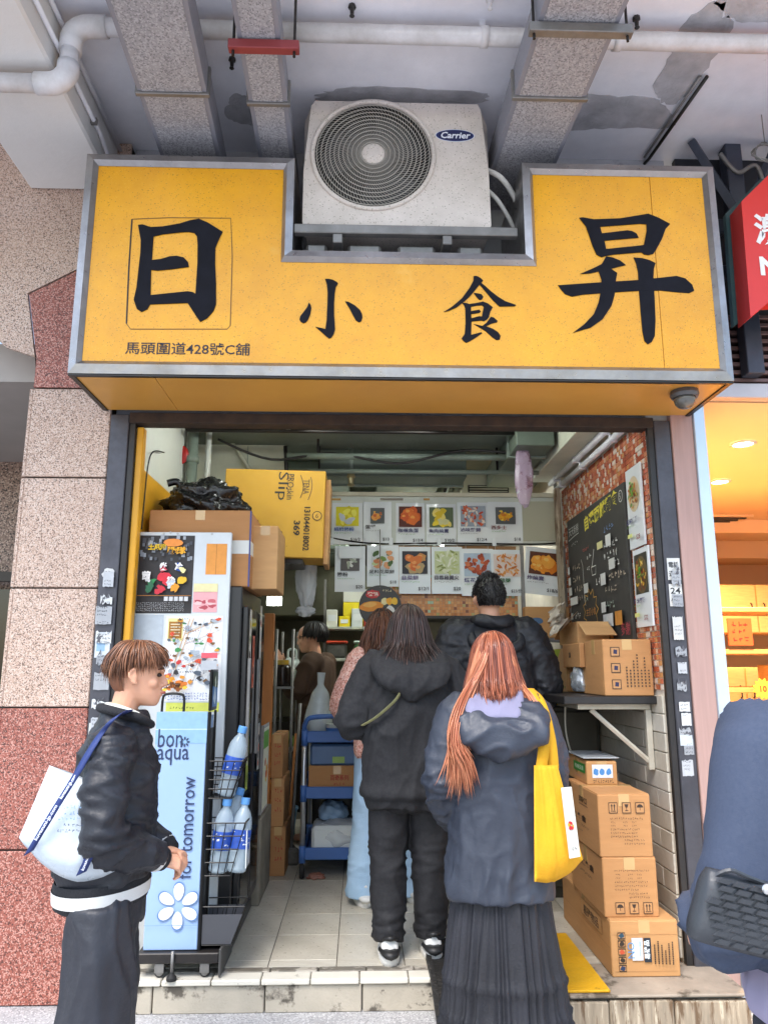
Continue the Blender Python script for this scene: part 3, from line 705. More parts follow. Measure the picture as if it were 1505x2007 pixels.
# white drain pipe
M_PVC = mat('pvc_white', 'dedee2', .45, var=.06, scale=4, dirt=(5, .6, '9a938c'))
dp = WT('drain_pipe', 'white plastic drain pipe with two elbows running under the ceiling', 'pipe', (-1.1, 2.86, 3.9))
py_, pz_ = 2.86, 4.215; pr_ = .039
xe = onY(142, 60, py_).x; z2 = onY(140, 165, py_).z
def arc(c, a0, a1, r, ax='xz', n=7):
    return [(c[0] + r * math.cos(R(a0 + (a1 - a0) * i / n)), c[1], c[2] + r * math.sin(R(a0 + (a1 - a0) * i / n))) for i in range(n + 1)]
MB().tube([(xe + .08, py_, pz_), (4, py_, pz_)], pr_, 16).build('pipe_run', M_PVC, dp, True)
MB().tube([(xe + .15, py_, pz_)] + arc((xe + .075, py_, pz_ - .075), 90, 180, .075) + [(xe, py_, pz_ - .13)], pr_ + .008, 16).build('elbow', M_PVC, dp, True)
MB().tube([(xe, py_, pz_ - .1), (xe, py_, z2 + .05)], pr_, 16).build('drop_pipe', M_PVC, dp, True)
MB().tube([(xe, py_, z2 + .10)] + arc((xe - .075, py_, z2 + .075), 0, -90, .075) + [(xe - .13, py_, z2)], pr_ + .008, 16).build('elbow', M_PVC, dp, True)
MB().tube([(xe - .1, py_, z2), (-4, py_, z2)], pr_, 16).build('pipe_run', M_PVC, dp, True)
for x in (-.42, .52, 1.12): MB().tube([(x, py_, pz_), (x + .035, py_, pz_)], pr_ + .006, 16).build('coupling', M_PVC, dp, True)
for x in (.52,):
    MB().box(x - .004, x + .024, py_ - .004, py_ + .004, pz_ + .05, 4.3).build('pipe_clip', M_PVC, dp)
cn = WT('conduit', 'thin grey conduit running along the side of the ceiling beam', 'conduit', (-1.33, 2.6, 4.0))
MB().tube([(-1.33, 2.12, 4.235), (-1.33, 3.7, 4.235)], .011, 8).build('tube', M_SOFF, cn, True)
MB().tube([(-1.328, 2.12, 4.10), (-1.328, 3.4, 4.10), (-1.328, 3.70, 4.02)], .011, 8).build('tube', M_SOFF, cn, True)
for y in (2.4, 2.9, 3.3): MB().box(-1.344, -1.314, y, y + .02, 4.085, 4.115).build('saddle_clip', M_GALV, cn)
cn = WT('conduit', 'black stained conduit on the peeling part of the ceiling', 'conduit', (1.5, 3.0, 4.25))
MB().tube([tuple(onZ(1385, 150, 4.28)), tuple(onZ(1272, 310, 4.28)), tuple(onZ(1240, 345, 4.28))], .01, 6).build('tube', M_DKST, cn, True)
MB().tube([tuple(onZ(1372, 150, 4.285)), tuple(onZ(1262, 308, 4.285))], .007, 6).build('tube', M_GALV, cn, True)
for i, (x, y) in enumerate(((690, 22), (1247, 45), (455, 125), (960, 8))):
    t = WT('ceiling_bolt', ['rusty bolt stub in the soffit above the fan grille', 'bolt stub in the soffit beside the grey channel hanger', 'small valve hanging between the two left ducts', 'white pipe bracket stub on the soffit beyond the drain pipe'][i], 'bolt', tuple(onZ(x, y, 4.2)))
    q = onZ(x, y, 4.27)
    MB().lathe([(.016, 0), (.018, -.012), (.01, -.02), (.008, -.05), (.012, -.055), (.004, -.062)], 8, Matrix.Translation((q.x, q.y, 4.3))).build('stub', M_DKST if i != 3 else M_PVC, t)
# steel post with braces to the right of the sign
M_STB = mat('blue_grey_steel', '4a4f5c', .5, metal=.4, var=.15, scale=4, dirt=(5, .5, '2b2d33'))
spst = WT('steel_post', 'blue-grey steel post with Y-shaped braces behind the right end of the sign', 'steel post', (1.98, 3.66, 2.9))
ps = onY(1440, 400, 3.66).x
MB().box(ps - .045, ps + .045, 3.62, 3.70, 2.95, 4.299, .004).build('post', M_STB, spst)
for s in (-1, 1): MB().tube([(ps + s * .03, 3.60, 3.86), (ps + s * .24, 3.60, 4.29)], .028, 4).build('brace', M_STB, spst)
MB().tube(bez([(ps - .1, 3.58, 4.2), (ps - .02, 3.57, 4.08), (ps + .1, 3.58, 4.12), (ps + .13, 3.58, 3.8), (ps + .11, 3.6, 3.4)]), .012, 6).build('cable', M_GALV, spst, True)
MB().box(ps - .052, ps + .052, 3.60, 3.62, 3.80, 3.86, .002).build('strap', M_GALV, spst)
# ================================================================== THE NEXT SHOP
NXL = 1.78
M_WARM = mat('warm_wall', 'e3c298', .7, var=.04, scale=2)
M_OAK = mat('honey_wood', 'c99a60', .5, var=.14, scale=5, stretch=(2, 2, 14), bump=.05, bscale=30)
ns = WT('neighbouring_shop', 'warmly lit neighbouring shop interior with timber fittings', 'shop', (3.2, 6, 0))
MB().box(NXL, 6, 3.8, 10.2, -.02, .1).build('floor', mat('warm_floor', 'b98e58', .4), ns)
cl = MB().box(NXL, 6, 3.8, 10.2, 2.85, 2.95).build('ceiling', M_WARM, ns)
MB().box(NXL, 6, 10.2, 10.3, 0, 2.85).build('rear_wall', M_WARM, ns)
MB().box(6, 6.1, 3.8, 10.3, 0, 2.95).build('side_wall', M_WARM, ns)
MB().box(1.776, NXL - .0005, 3.81, 10.2, 0, 2.85).build('side_wall', M_WARM, ns)
for y, z in ((7.0, .13), (8.2, .2)): MB().box(NXL + .01, 6, y, y + .3, 2.85 - z, 2.8495, .004).build('ceiling_beam', M_WARM, cl)
MB().box(2.3, 3.6, 8.6, 9.6, 2.6, 2.64, .004).build('ceiling_raft', M_WARM, cl)
M_LMP = mat('lamp_glow', 'fff0d0', .4, emit=14.)
for i, (x, y) in enumerate(((1410, 944), (1492, 1026), (1455, 870))):
    q = onZ(x, y, 2.845); q.x = max(q.x, NXL + .1)
    t = WT('downlight', ['lit recessed downlight nearest the next shop’s pale blue door edge', 'lit recessed downlight deeper in the next shop’s ceiling', 'lit recessed downlight over the next shop’s front'][i], 'downlight', (q.x, q.y, 2.83), 'downlights of the next shop')
    MB().lathe([(.075, 0), (.08, -.008), (.06, -.012)], 24, Matrix.Translation((q.x, q.y, 2.8495)), False, False).build('trim_ring', M_WHT, t, True)
    MB().lathe([(.062, -.004), (.03, -.005), (.001, -.005)], 24, Matrix.Translation((q.x, q.y, 2.8495)), False, True).build('lens', M_LMP, t)
    ld_ = bpy.data.lights.new('downlight_lamp', 'SPOT'); ld_.energy = 210; ld_.spot_size = R(150); ld_.spot_blend = .6; ld_.shadow_soft_size = .06; ld_.color = (1, .73, .40)
    lo = bpy.data.objects.new('downlight_lamp', ld_); link(lo, t); lo.location = (q.x, q.y, 2.82)
q = onZ(1405, 1018, 2.84)
t = WT('ceiling_speaker', 'square ceiling air outlet in the neighbouring shop', 'vent', tuple(q))
MB().box(q.x - .25, q.x + .25, q.y - .2, q.y + .2, 2.83, 2.8495, .004).build('frame', M_WARM, t)
for i in range(3): MB().box(q.x - .2 + i * .03, q.x + .2 - i * .03, q.y - .16 + i * .1, q.y - .12 + i * .1, 2.818, 2.829).build('slat', M_BLK, t)
# timber cupboards and racks
def cupboard(label, x0, x1, y0, y1, z0, z1, doors):
    t = WT('cupboard', label, 'cupboard', ((x0 + x1) / 2, (y0 + y1) / 2, z0))
    MB().box(x0, x1, y0 + .02, y1, z0, z1, .004).build('carcass', M_OAK, t)
    n = doors; w_ = (x1 - x0) / n
    for i in range(n):
        d = MB().box(x0 + i * w_ + .006, x0 + (i + 1) * w_ - .006, y0, y0 + .019, z0 + .006, z1 - .006, .004).build('door', M_OAK, t)
        hx = x0 + (i + (.88 if i % 2 == 0 else .12)) * w_
        MB().tube([(hx, y0, (z0 + z1) / 2 - .05), (hx, y0 - .02, (z0 + z1) / 2 - .04), (hx, y0 - .02, (z0 + z1) / 2 + .04), (hx, y0, (z0 + z1) / 2 + .05)], .006, 6).build('handle', M_DKST, d)
    return t
a = onY(1405, 1150, 6.2); b = onY(1505, 1215, 6.2)
cupboard('upper timber cupboard at the back of the next shop', NXL + .3, NXL + 2.2, 6.6, 7.0, 1.75, 2.18, 4)
cupboard('lower timber cupboard under the timber display shelf', NXL + .16, NXL + 1.96, 6.5, 6.95, 1.05, 1.46, 4)
cupboard('floor timber cupboard of the next shop counter', NXL + .16, NXL + 2.2, 5.9, 6.3, .1, .95, 4)
rk = WT('timber_rack', 'open honey-coloured timber rack standing in the neighbouring shop', 'rack', (2.5, 5.5, .1))
for x in (NXL + .22, NXL + .62, NXL + 1.4): MB().box(x, x + .05, 5.45, 5.5, .1, 1.95, .004).build('upright', M_OAK, rk)
for z in (.95, 1.28, 1.55, 1.85): MB().box(NXL + .12, NXL + 1.6, 5.42, 5.85, z, z + .035, .004).build('shelf', M_OAK, rk)
pst = WT('red_poster', 'small orange-red poster hanging on the timber rack next door', 'poster', tuple(onY(1448, 1265, 5.40)))
q = onY(1428, 1265, 5.40); q2 = onY(1470, 1212, 5.40)
MB().box(q.x, q2.x, 5.395, 5.405, q.z, q2.z).build('sheet', mat('orange_red', 'd2551f', .5), pst)
pp = PR((q.x, 5.394, q.z), (1, 0, 0), (0, 0, 1)); wq = q2.x - q.x; hq = q2.z - q.z
for i in range(3): pp.scrawl(wq * .15, hq * (.15 + .28 * i), wq * .7, hq * .17, '5a1d10', 3)
pp.build('lettering', pst)
for i in range(4):
    x = NXL + .30 + i * .3; t = WT('display_box', ['small kraft box at the end of the timber rack shelf', 'second kraft box along the timber rack shelf', 'third kraft box along the timber rack shelf', 'last kraft box along the timber rack shelf'][i], 'box', (x + .1, 5.6, 1.315), 'boxes on the timber rack')
    h = (.14, .18, .12, .16)[i]; z = 1.315 if i % 2 else .985
    t.location.z = z
    MB().box(x, x + .18, 5.47, 5.7, z, z + h, .004).build('body', M_OAK, t)
    MB().box(x + .04, x + .14, 5.4665, 5.4695, z + .03, z + .09).build('label_card', M_WARM, t)
# yellow tinsel starburst on the counter
q = onY(1495, 1350, 5.3); t = WT('star_card', 'yellow star-shaped price card on the neighbouring counter', 'card', tuple(q))
pts = [(q.x + (.075 if i % 2 else .055) * math.cos(i * math.pi / 12), q.z + (.075 if i % 2 else .055) * math.sin(i * math.pi / 12)) for i in range(24)]
MB().prism(pts, (0, 5.3, 0), (1, 0, 0), (0, 0, 1), (0, .006, 0)).build('card', mat('yellow_card', 'e0b83a', .5), t)
pp = PR((q.x, 5.299, q.z), (1, 0, 0), (0, 0, 1)); pp.text('10', 0, -.022, .044, '8a4a1c', 'c', bold=.03); pp.build('lettering', t)
# above the next shop: louvre and facade
M_NAVY = mat('dark_fascia', '23242b', .5, var=.12, scale=3)
lv = WT('louvre_grille', 'dark horizontal louvre grille above the neighbouring shop front', 'grille', (2.6, 3.72, 2.9))
MB().box(1.776, 4.5, 3.76, 3.80, 2.86, 4.299).build('backing', M_NAVY, lv)
for i in range(9): MB().box(1.776, 4.5, 3.70, 3.755, 2.93 + i * .045, 2.952 + i * .045, .003).build('slat', mat('louvre_slat', '6b5350', .4, metal=.3), lv)
MB().box(1.776, 4.5, 3.69, 3.755, 2.84, 2.92, .004).build('sill_rail', mat('pale_metal2', 'b9b3b4', .4, metal=.4), lv)
for i in range(6): MB().box(1.80 + (i % 2) * .03, 1.95 + (i % 2) * .05, 3.70, 3.755, 3.38 + i * .14, 3.47 + i * .14, .01).build('fixing_plate', M_STB, lv)
rs = WT('red_sign', 'red faceted sign with white lettering projecting beside the louvre', 'sign', (2.1, 3.3, 3.1))
M_RED = mat('sign_red', 'd8322a', .35, var=.04)
P = [onY(1452, 395, 3.3), onY(1505, 335, 3.3), onY(1470, 622, 3.3), onY(1505, 590, 3.3)]
poly = [(P[0].x, P[0].z), (P[2].x, P[2].z), (P[2].x + .12, P[2].z + .10), (P[2].x + .6, P[2].z + .12), (P[1].x + .6, P[1].z + .05), (P[1].x + .05, P[1].z + .03)]
MB().prism(poly, (0, 3.3, 0), (1, 0, 0), (0, 0, 1), (0, .12, 0)).build('body', M_RED, rs)
MB().prism([(x * 1.0 + .0, z) for x, z in poly], (-.02, 3.421, .012), (1, 0, 0), (0, 0, 1), (0, .03, 0)).build('back_rim', mat('teal_rim', '2a4d4e', .4), rs)
pp = PR((0, 3.299, 0), (1, 0, 0), (0, 0, 1)); a = onY(1480, 480, 3.3); b = onY(1490, 540, 3.3)
pp.text('激', a.x, a.z, .17, 'f3efec', bold=.03); pp.text('N', b.x, b.z, .1, 'f3efec', bold=.04); pp.build('lettering', rs)
sc_ = WT('cable_coil', 'coil of loose wire hanging above the red faceted sign', 'wire', tuple(onY(1498, 290, 3.4)))
q = onY(1500, 300, 3.4); g = MB()
for i in range(7):
    pts = [(q.x + (.05 + .004 * i) * math.cos(t * .4 + i), 3.4 + .01 * math.sin(t + i * 2), q.z + (.06 - .003 * i) * math.sin(t * .4 + i)) for t in range(17)]
    g.tube(pts, .003, 4)
g.build('coil', M_GALV, sc_)
MB().tube([(q.x, 3.4, q.z + .05), (q.x, 3.4, 4.3)], .003, 4).build('tie_wire', M_GALV, sc_)
# ================================================================== INSIDE THE SHOP
def rY(x0, y0, x1, y1, Y):
    """world x0,x1,z0,z1 of a picture rectangle lying in the plane Y (bottom-left and top-right corners averaged)"""
    a, b, c, d = onY(x0, y1, Y), onY(x1, y1, Y), onY(x0, y0, Y), onY(x1, y0, Y)
    return (a.x + c.x) / 2, (b.x + d.x) / 2, (a.z + b.z) / 2, (c.z + d.z) / 2
M_CARD = [mat('cardboard_%s' % 'abcd'[i], c, .8, var=.06, scale=5, bump=.06, bscale=40, stretch=(1, 1, 6), dirt=(4, .25, '9b6a3c')) for i, c in enumerate(('bd8a58', 'c4935f', 'b17f50', 'cda06c'))]
M_TAPE = mat('packing_tape', 'c9a36d', .2, var=.05, scale=6, coat=.4)
INK = '3a2a1e'
def carton(label, x0, x1, y0, y1, z0, z1, m_=0, rz=0., prints=None, tape=True, group=None, flaps=False, name='carton'):
    """sealed carton: body, two flap seams and tape on the lid; prints(p, w, h) draws on the near face, local coords"""
    cx, cy = (x0 + x1) / 2, (y0 + y1) / 2; w_, d_, h_ = x1 - x0, y1 - y0, z1 - z0
    t = thing(name, label, 'box', (cx, cy, z0), rz, group)
    m_ = M_CARD[m_] if isinstance(m_, int) else m_
    if flaps:
        b = .006
        for a in ((-w_ / 2, w_ / 2, -d_ / 2, -d_ / 2 + b), (-w_ / 2, w_ / 2, d_ / 2 - b, d_ / 2), (-w_ / 2, -w_ / 2 + b, -d_ / 2 + b, d_ / 2 - b), (w_ / 2 - b, w_ / 2, -d_ / 2 + b, d_ / 2 - b)):
            MB().box(*a, 0, h_, .001).build('side', m_, t)
        MB().box(-w_ / 2 + b, w_ / 2 - b, -d_ / 2 + b, d_ / 2 - b, 0, b).build('base', m_, t)
        for s in (-1, 1):
            MB().box(-w_ / 2 + .004, w_ / 2 - .004, -.003, .003, 0, d_ * .42, .001, Matrix.Translation((0, s * (d_ / 2 - .003), h_ - .004)) @ Matrix.Rotation(R(-118 * s), 4, 'X') @ Matrix.Rotation(0, 4, 'Z')).build('flap', m_, t)
    else:
        MB().box(-w_ / 2, w_ / 2, -d_ / 2, d_ / 2, 0, h_, .004).build('body', m_, t)
        MB().box(-w_ / 2 + .002, w_ / 2 - .002, -d_ / 2 + .003, -.0012, h_ - .001, h_ + .003, .0015).build('flap', m_, t)
        MB().box(-w_ / 2 + .002, w_ / 2 - .002, .0012, d_ / 2 - .003, h_ - .001, h_ + .003, .0015).build('flap', m_, t)
        if tape:
            MB().box(-w_ / 2 - .0012, w_ / 2 + .0012, -.025, .025, h_ + .0028, h_ + .0042).build('tape', M_TAPE, t)
            MB().box(-w_ / 2 - .0015, -w_ / 2 - .0003, -.025, .025, h_ - .07, h_ + .003).build('tape', M_TAPE, t)
            MB().box(-.025, .025, -d_ / 2 - .0012, -d_ / 2 - .0002, h_ - .05, h_ + .002).build('tape', M_TAPE, t)
    if prints:
        p = PR((-w_ / 2, -d_ / 2 - .0012, 0), (1, 0, 0), (0, 0, 1)); prints(p, w_, h_); p.build('print', t)
    return t
def side_print(t, w_, d_, h_, fn, s=-1):
    p = PR((s * (w_ / 2 + .0012), (d_ / 2) * (-s) * -1 if s > 0 else d_ / 2, 0), (0, -1 if s < 0 else 1, 0), (0, 0, 1))
    if s > 0: p = PR((w_ / 2 + .0012, -d_ / 2, 0), (0, 1, 0), (0, 0, 1))
    fn(p, d_, h_); return p.build('print', t)
def icons(p, x, y, s, n=3, flip=False):
    for i in range(n):
        a = x + i * s * 1.5; p.rect(a, y, a + s, y + s * 1.15, INK); p.rect(a + s * .07, y + s * .08, a + s * .93, y + s * 1.07, 'bd8a58')
        k = (2 - i) if flip else i
        if k == 0:
            for q in (.3, .6): p.rect(a + s * q, y + s * .3, a + s * (q + .1), y + s * .8, INK); p.poly([(a + s * (q - .08), y + s * .75), (a + s * (q + .18), y + s * .75), (a + s * (q + .05), y + s * 1.0)], INK)
            p.rect(a + s * .2, y + s * .2, a + s * .8, y + s * .26, INK)
        elif k == 1:
            p.poly([(a + s * .28, y + s * .95), (a + s * .72, y + s * .95), (a + s * .62, y + s * .6), (a + s * .38, y + s * .6)], INK); p.rect(a + s * .47, y + s * .3, a + s * .53, y + s * .62, INK); p.rect(a + s * .32, y + s * .24, a + s * .68, y + s * .32, INK)
        else:
            p.poly([(a + s * (.5 + .36 * math.cos(t * math.pi / 8)), y + s * (.6 + .36 * math.sin(t * math.pi / 8))) for t in range(9)], INK); p.rect(a + s * .47, y + s * .3, a + s * .53, y + s * .62, INK)

# ---- notice board with posters beside the doorway
M_PANEL = mat('white_laminate', 'd3d8da', .4, var=.04, scale=4, dirt=(5, .3, 'a5a79f'))
PYB = 3.84
x0, x1, z0, z1 = rY(264, 1043, 448, 1380, PYB); zb = FZ; x0 = max(x0, LX + .004)
nb = WT('notice_board', 'tall white board covered in posters standing behind the water rack', 'board', ((x0 + x1) / 2, PYB, FZ))
MB().box(x0, x1, PYB, PYB + .03, FZ, z1, .003).build('panel', M_PANEL, nb)
W_ = x1 - x0
def board_pr(): return PR((0, PYB - .0006, 0), (1, 0, 0), (0, 0, 1), .001, .00025)
def loc(px, py): q = onY(px, py, PYB); return q.x, q.z
# street-heroes poster: dark street backdrop, bold lettering, splashes of colour
p = board_pr(); a = loc(266, 1202); b = loc(383, 1050); pw_, ph_ = b[0] - a[0], b[1] - a[1]
p.rect(a[0], a[1], b[0], b[1], '2f2b2b')
random.seed(21)
for i in range(60):
    xx, zz = a[0] + random.random() * pw_ * .93, a[1] + ph_ * random.uniform(.66, .95); s = pw_ * random.uniform(.03, .07)
    p.rect(xx, zz, xx + s, zz + s * 1.3, random.choice(['6f747c', '8b9199', '4a4c52', '55585e', 'a9adb3']))
for t_, xx, zz, h, wd, c in (('土瓜灣', .17, .80, .085, .33, 'f0c419'), ('戰隊', .52, .75, .10, .34, 'f3ad1c')):
    p.text(t_, a[0] + xx * pw_ - .003, a[1] + zz * ph_ - .003, h * ph_ * 1.1, '20160c', wid=wd * pw_ * 1.05, bold=.09); p.text(t_, a[0] + xx * pw_, a[1] + zz * ph_, h * ph_, c, wid=wd * pw_, bold=.05)
p.disk(a[0] + .62 * pw_, a[1] + .90 * ph_, .17 * pw_, 'f0923a', .42, 12, .15)
for cx_, cz_, r_, c in ((.45, .57, .10, 'd8334a'), (.72, .58, .10, '2f5fb8'), (.30, .40, .08, '2c8a4c'), (.5, .42, .13, 'd9263a'), (.82, .44, .10, 'e9b926'), (.62, .36, .10, 'c8d0d8'), (.2, .42, .07, 'e8e8e8'), (.7, .32, .1, 'e39a26'), (.42, .30, .11, 'd02b3c'), (.25, .32, .1, '2c6a48'), (.82, .54, .06, 'f2e6a0')):
    for _ in range(3): p.disk(a[0] + (cx_ + random.uniform(-.04, .04)) * pw_, a[1] + (cz_ + random.uniform(-.03, .03)) * ph_, r_ * pw_ * random.uniform(.4, .8), c, random.uniform(.5, 1.2), 9, .4, random.random() * 3)
for t_, xx, zz, s in (('茜', .10, .42, .15), ('炎', .40, .54, .14), ('冷', .68, .54, .14), ('染', .55, .36, .14)):
    p.text(t_, a[0] + xx * pw_, a[1] + zz * ph_, s * pw_ * 1.05, 'f4f2ee', bold=.05)
p.rect(a[0] + .02 * pw_, a[1] + .215 * ph_, b[0], a[1] + .222 * ph_, 'b5722a')
for i in range(5): p.rect(a[0] + (.52 + .09 * i) * pw_, a[1] + .15 * ph_, a[0] + (.59 + .09 * i) * pw_, a[1] + .205 * ph_, 'cfcfcf')
for i in range(5): p.scrawl(a[0] + .04 * pw_, a[1] + (.02 + .024 * i) * ph_, pw_ * .85, .015 * ph_, 'c9c9c9', 26)
p.build('street_poster', nb)
p = board_pr(); a = loc(403, 1126); b = loc(446, 1066); p.rect(a[0], a[1], b[0], b[1], 'e3963f'); p.rect((a[0] + b[0]) / 2 - .002, a[1], (a[0] + b[0]) / 2 + .001, b[1], 'b8702a'); p.build('orange_paper', nb)
p = board_pr(); a = loc(378, 1200); b = loc(427, 1160); p.rect(a[0], a[1], b[0], b[1], 'e9a9ab')
for i in range(9): p.disk(a[0] + random.uniform(.2, .8) * (b[0] - a[0]), a[1] + random.uniform(.2, .8) * (b[1] - a[1]), .02, random.choice(['c9646c', 'f3d6d4', 'b54a55', 'efc2c0']), .5, 10, .3)
a = loc(380, 1160); b = loc(428, 1144); p.rect(a[0], a[1], b[0], b[1], 'e7dca6'); p.build('red_leaflet', nb)
p = board_pr(); a = loc(256, 1330); b = loc(322, 1205); p.rect(max(a[0], x0 + .004), a[1], b[0], b[1], 'b6c0c8'); p.build('blank_sheet', nb)
# neighbourhood map
p = board_pr(); p.h += .001; a = loc(318, 1375); b = loc(438, 1207); pw_, ph_ = b[0] - a[0], b[1] - a[1]
p.rect(a[0], a[1], b[0], b[1], 'eef0f0'); random.seed(5)
p.rect(a[0] + .03 * pw_, a[1] + .70 * ph_, a[0] + .30 * pw_, a[1] + .97 * ph_, 'ece39a'); p.rect(a[0] + .05 * pw_, a[1] + .73 * ph_, a[0] + .28 * pw_, a[1] + .93 * ph_, 'a8701f')
for i in range(5): p.rect(a[0] + .08 * pw_, a[1] + (.76 + .033 * i) * ph_, a[0] + random.uniform(.2, .26) * pw_, a[1] + (.772 + .033 * i) * ph_, 'e8d9b5')
for i in range(9):
    u = random.uniform(.35, .95); p.line([(a[0] + u * pw_, a[1] + .97 * ph_), (a[0] + (u - .35) * pw_, a[1] + .2 * ph_)] if i % 2 else [(a[0] + .35 * pw_, a[1] + u * ph_ * .9), (a[0] + .97 * pw_, a[1] + min(.97, u + .1) * ph_)], .004, random.choice(['d9cfc4', 'e2b98f', 'cfd4d8']))
for i in range(70): p.disk(a[0] + random.uniform(.06, .95) * pw_, a[1] + random.uniform(.2, .96) * ph_, random.uniform(.006, .018), random.choice(['d9502c', '2d2c2e', 'e59a2e', '3f8a4a', '55606e', 'c7352f', 'a9b2ba', '7b5a35']), random.uniform(.4, 1), 8, .3)
for i in range(26): p.scrawl(a[0] + random.uniform(.05, .75) * pw_, a[1] + random.uniform(.22, .95) * ph_, .05, .011, random.choice(['3b4048', '55606e', '8a2f2a']), 4)
for i in range(22): p.disk(a[0] + random.uniform(.04, .42) * pw_, a[1] + random.uniform(.13, .24) * ph_, .014, random.choice(['e8a021', 'd8741c', '8a4a12', 'f2c743']), .7, 9, .4)
p.text('土瓜灣', a[0] + .06 * pw_, a[1] + .15 * ph_, .028, '5a3208', bold=.05)
p.rect(a[0] + .68 * pw_, a[1] + .50 * ph_, a[0] + .96 * pw_, a[1] + .56 * ph_, 'de5a66'); p.rect(a[0] + .68 * pw_, a[1] + .36 * ph_, a[0] + .96 * pw_, a[1] + .47 * ph_, 'b9bcc0')
for i in range(3): p.scrawl(a[0] + .03 * pw_, a[1] + (.02 + .03 * i) * ph_, .9 * pw_, .011, '3d57a0', 18)
p.build('neighbourhood_map', nb)
p = board_pr(); a = loc(325, 1395); b = loc(430, 1377); p.rect(a[0], a[1], b[0], b[1], 'd7dc62'); p.scrawl(a[0] + .02, a[1] + .012, .12, .012, '4a5a20'); p.build('green_strip', nb)
p = board_pr(); 
for xx, yy in ((322, 1040), (335, 1038), (349, 1040), (416, 1041)): q = loc(xx, yy + 6); p.disk(q[0], q[1], .006, 'b9b9b6')
p.build('pins', nb)

# ---- black display fridge behind the board
fx1 = -.60; fzt = onY(470, 1150, 3.9).z
fr = WT('display_fridge', 'black glass-door display fridge standing along the left wall', 'fridge', (-.87, 4.25, FZ))
M_FRG = mat('fridge_black', '232325', .35, var=.1, scale=5)
MB().box(LX + .02, fx1, 3.875, 4.62, FZ, fzt, .006).build('cabinet', M_FRG, fr)
M_DGL = mat('dark_glass', '15181a', .08, spec=.7, var=.3, scale=8)
for y in (3.91, 4.26):
    d = MB().box(fx1 + .001, fx1 + .028, y, y + .335, FZ + .12, fzt - .1, .004).build('door', M_FRG, fr)
    MB().box(fx1 + .0285, fx1 + .031, y + .04, y + .295, FZ + .17, fzt - .15).build('pane', M_DGL, d)
    MB().box(fx1 + .032, fx1 + .05, y + .01, y + .028, 1.0, 1.5, .003).build('handle', M_GALV, d)
p = PR((fx1 + .0315, 3.93, 0), (0, 1, 0), (0, 0, 1), .001)
for y, za, zc, c in ((.02, 1.30, 1.75, 'd8d2c6'), (.05, .85, 1.28, '9fb04a'), (.14, 1.35, 1.62, 'd07a6a'), (.40, 1.2, 1.8, 'e3e2dc'), (.45, .9, 1.15, 'b8c0c2')):
    p.rect(y, za, y + .08, zc, c)
    for i in range(5): p.disk(y + .04, za + (zc - za) * (.15 + .17 * i), .022, random.choice(['c2502f', 'e6c35a', '6f8a3a', '463a34', 'dedad0']), 1, 8, .4)
p.build('door_stickers', fr)
# ---- cartons and bag on the fridge
bz0 = fzt + .001; xa = onY(288, 1100, 3.90).x; xb = onY(489, 1100, 3.90).x
bt = onY(400, 1001, 3.90).z
t = carton('large plain brown carton with a white paper band on the display fridge', max(xa, LX + .03), xb, 3.90, 4.46, bz0, bt, 2)
w_ = xb - max(xa, LX + .03)
MB().box(w_ / 2 - .16, w_ / 2 + .002, -.282, -.2805, .17, .24).build('paper_band', mat('paper_white', 'd6d6cf', .7, var=.04), t)
MB().box(w_ / 2 + .0004, w_ / 2 + .002, -.281, -.12, .17, .24).build('paper_band', MATS['paper_white'], t)
MB().box(w_ / 2 - .004, w_ / 2 + .0035, -.2835, -.2765, 0, bt - bz0).build('corner_tape', mat('blue_tape', '3a3f7a', .4), t)
# black refuse bag: crumpled film
def crumple(name, cx, cy, cz, rx, ry, rz_, m_, parent, seed=1, n=40, amp=.18, flatb=True, knot=False):
    mb = MB(); V = []; F = []
    for i in range(n + 1):
        th = math.pi * i / n
        for j in range(2 * n):
            ph = math.pi * j / n; d = Vector((math.sin(th) * math.cos(ph), math.sin(th) * math.sin(ph), math.cos(th)))
            q = 1 + amp * (noise.noise(d * 2.2 + Vector((seed, 0, 0))) + .55 * abs(noise.noise(d * 5 + Vector((seed, 3, 0)))) + .35 * abs(noise.noise(d * 11 + Vector((0, seed, 0)))))
            z = d.z * q
            if flatb: z = max(z, -.62)
            V.append((cx + d.x * q * rx, cy + d.y * q * ry, cz + z * rz_))
    for i in range(n):
        for j in range(2 * n):
            a, b = i * 2 * n + j, i * 2 * n + (j + 1) % (2 * n); F.append((a, b, b + 2 * n, a + 2 * n))
    return mb.add(V, F).build(name, m_, parent, True)
M_BAGB = mat('black_film', '131314', .22, var=.3, scale=9, bump=.5, bscale=22, spec=.6)
q = onY(405, 960, 4.15); gb = WT('rubbish_bag', 'shiny black rubbish bag lying on the large plain carton', 'bag', (q.x, 4.15, bt))
crumple('film', q.x, 4.15, bt + .085, .205, .17, .125, M_BAGB, gb, 5, 44, .3)
g = MB(); g.tube(bez([(q.x - .10, 4.08, bt + .14), (q.x - .14, 4.05, bt + .19), (q.x - .19, 4.04, bt + .18)]), [.05, .03, .012, .02, .03, .03, .02, .02, .02, .02, .02, .02, .02, .02, .02, .02, .02][:17], 10).build('knot', M_BAGB, gb, True)
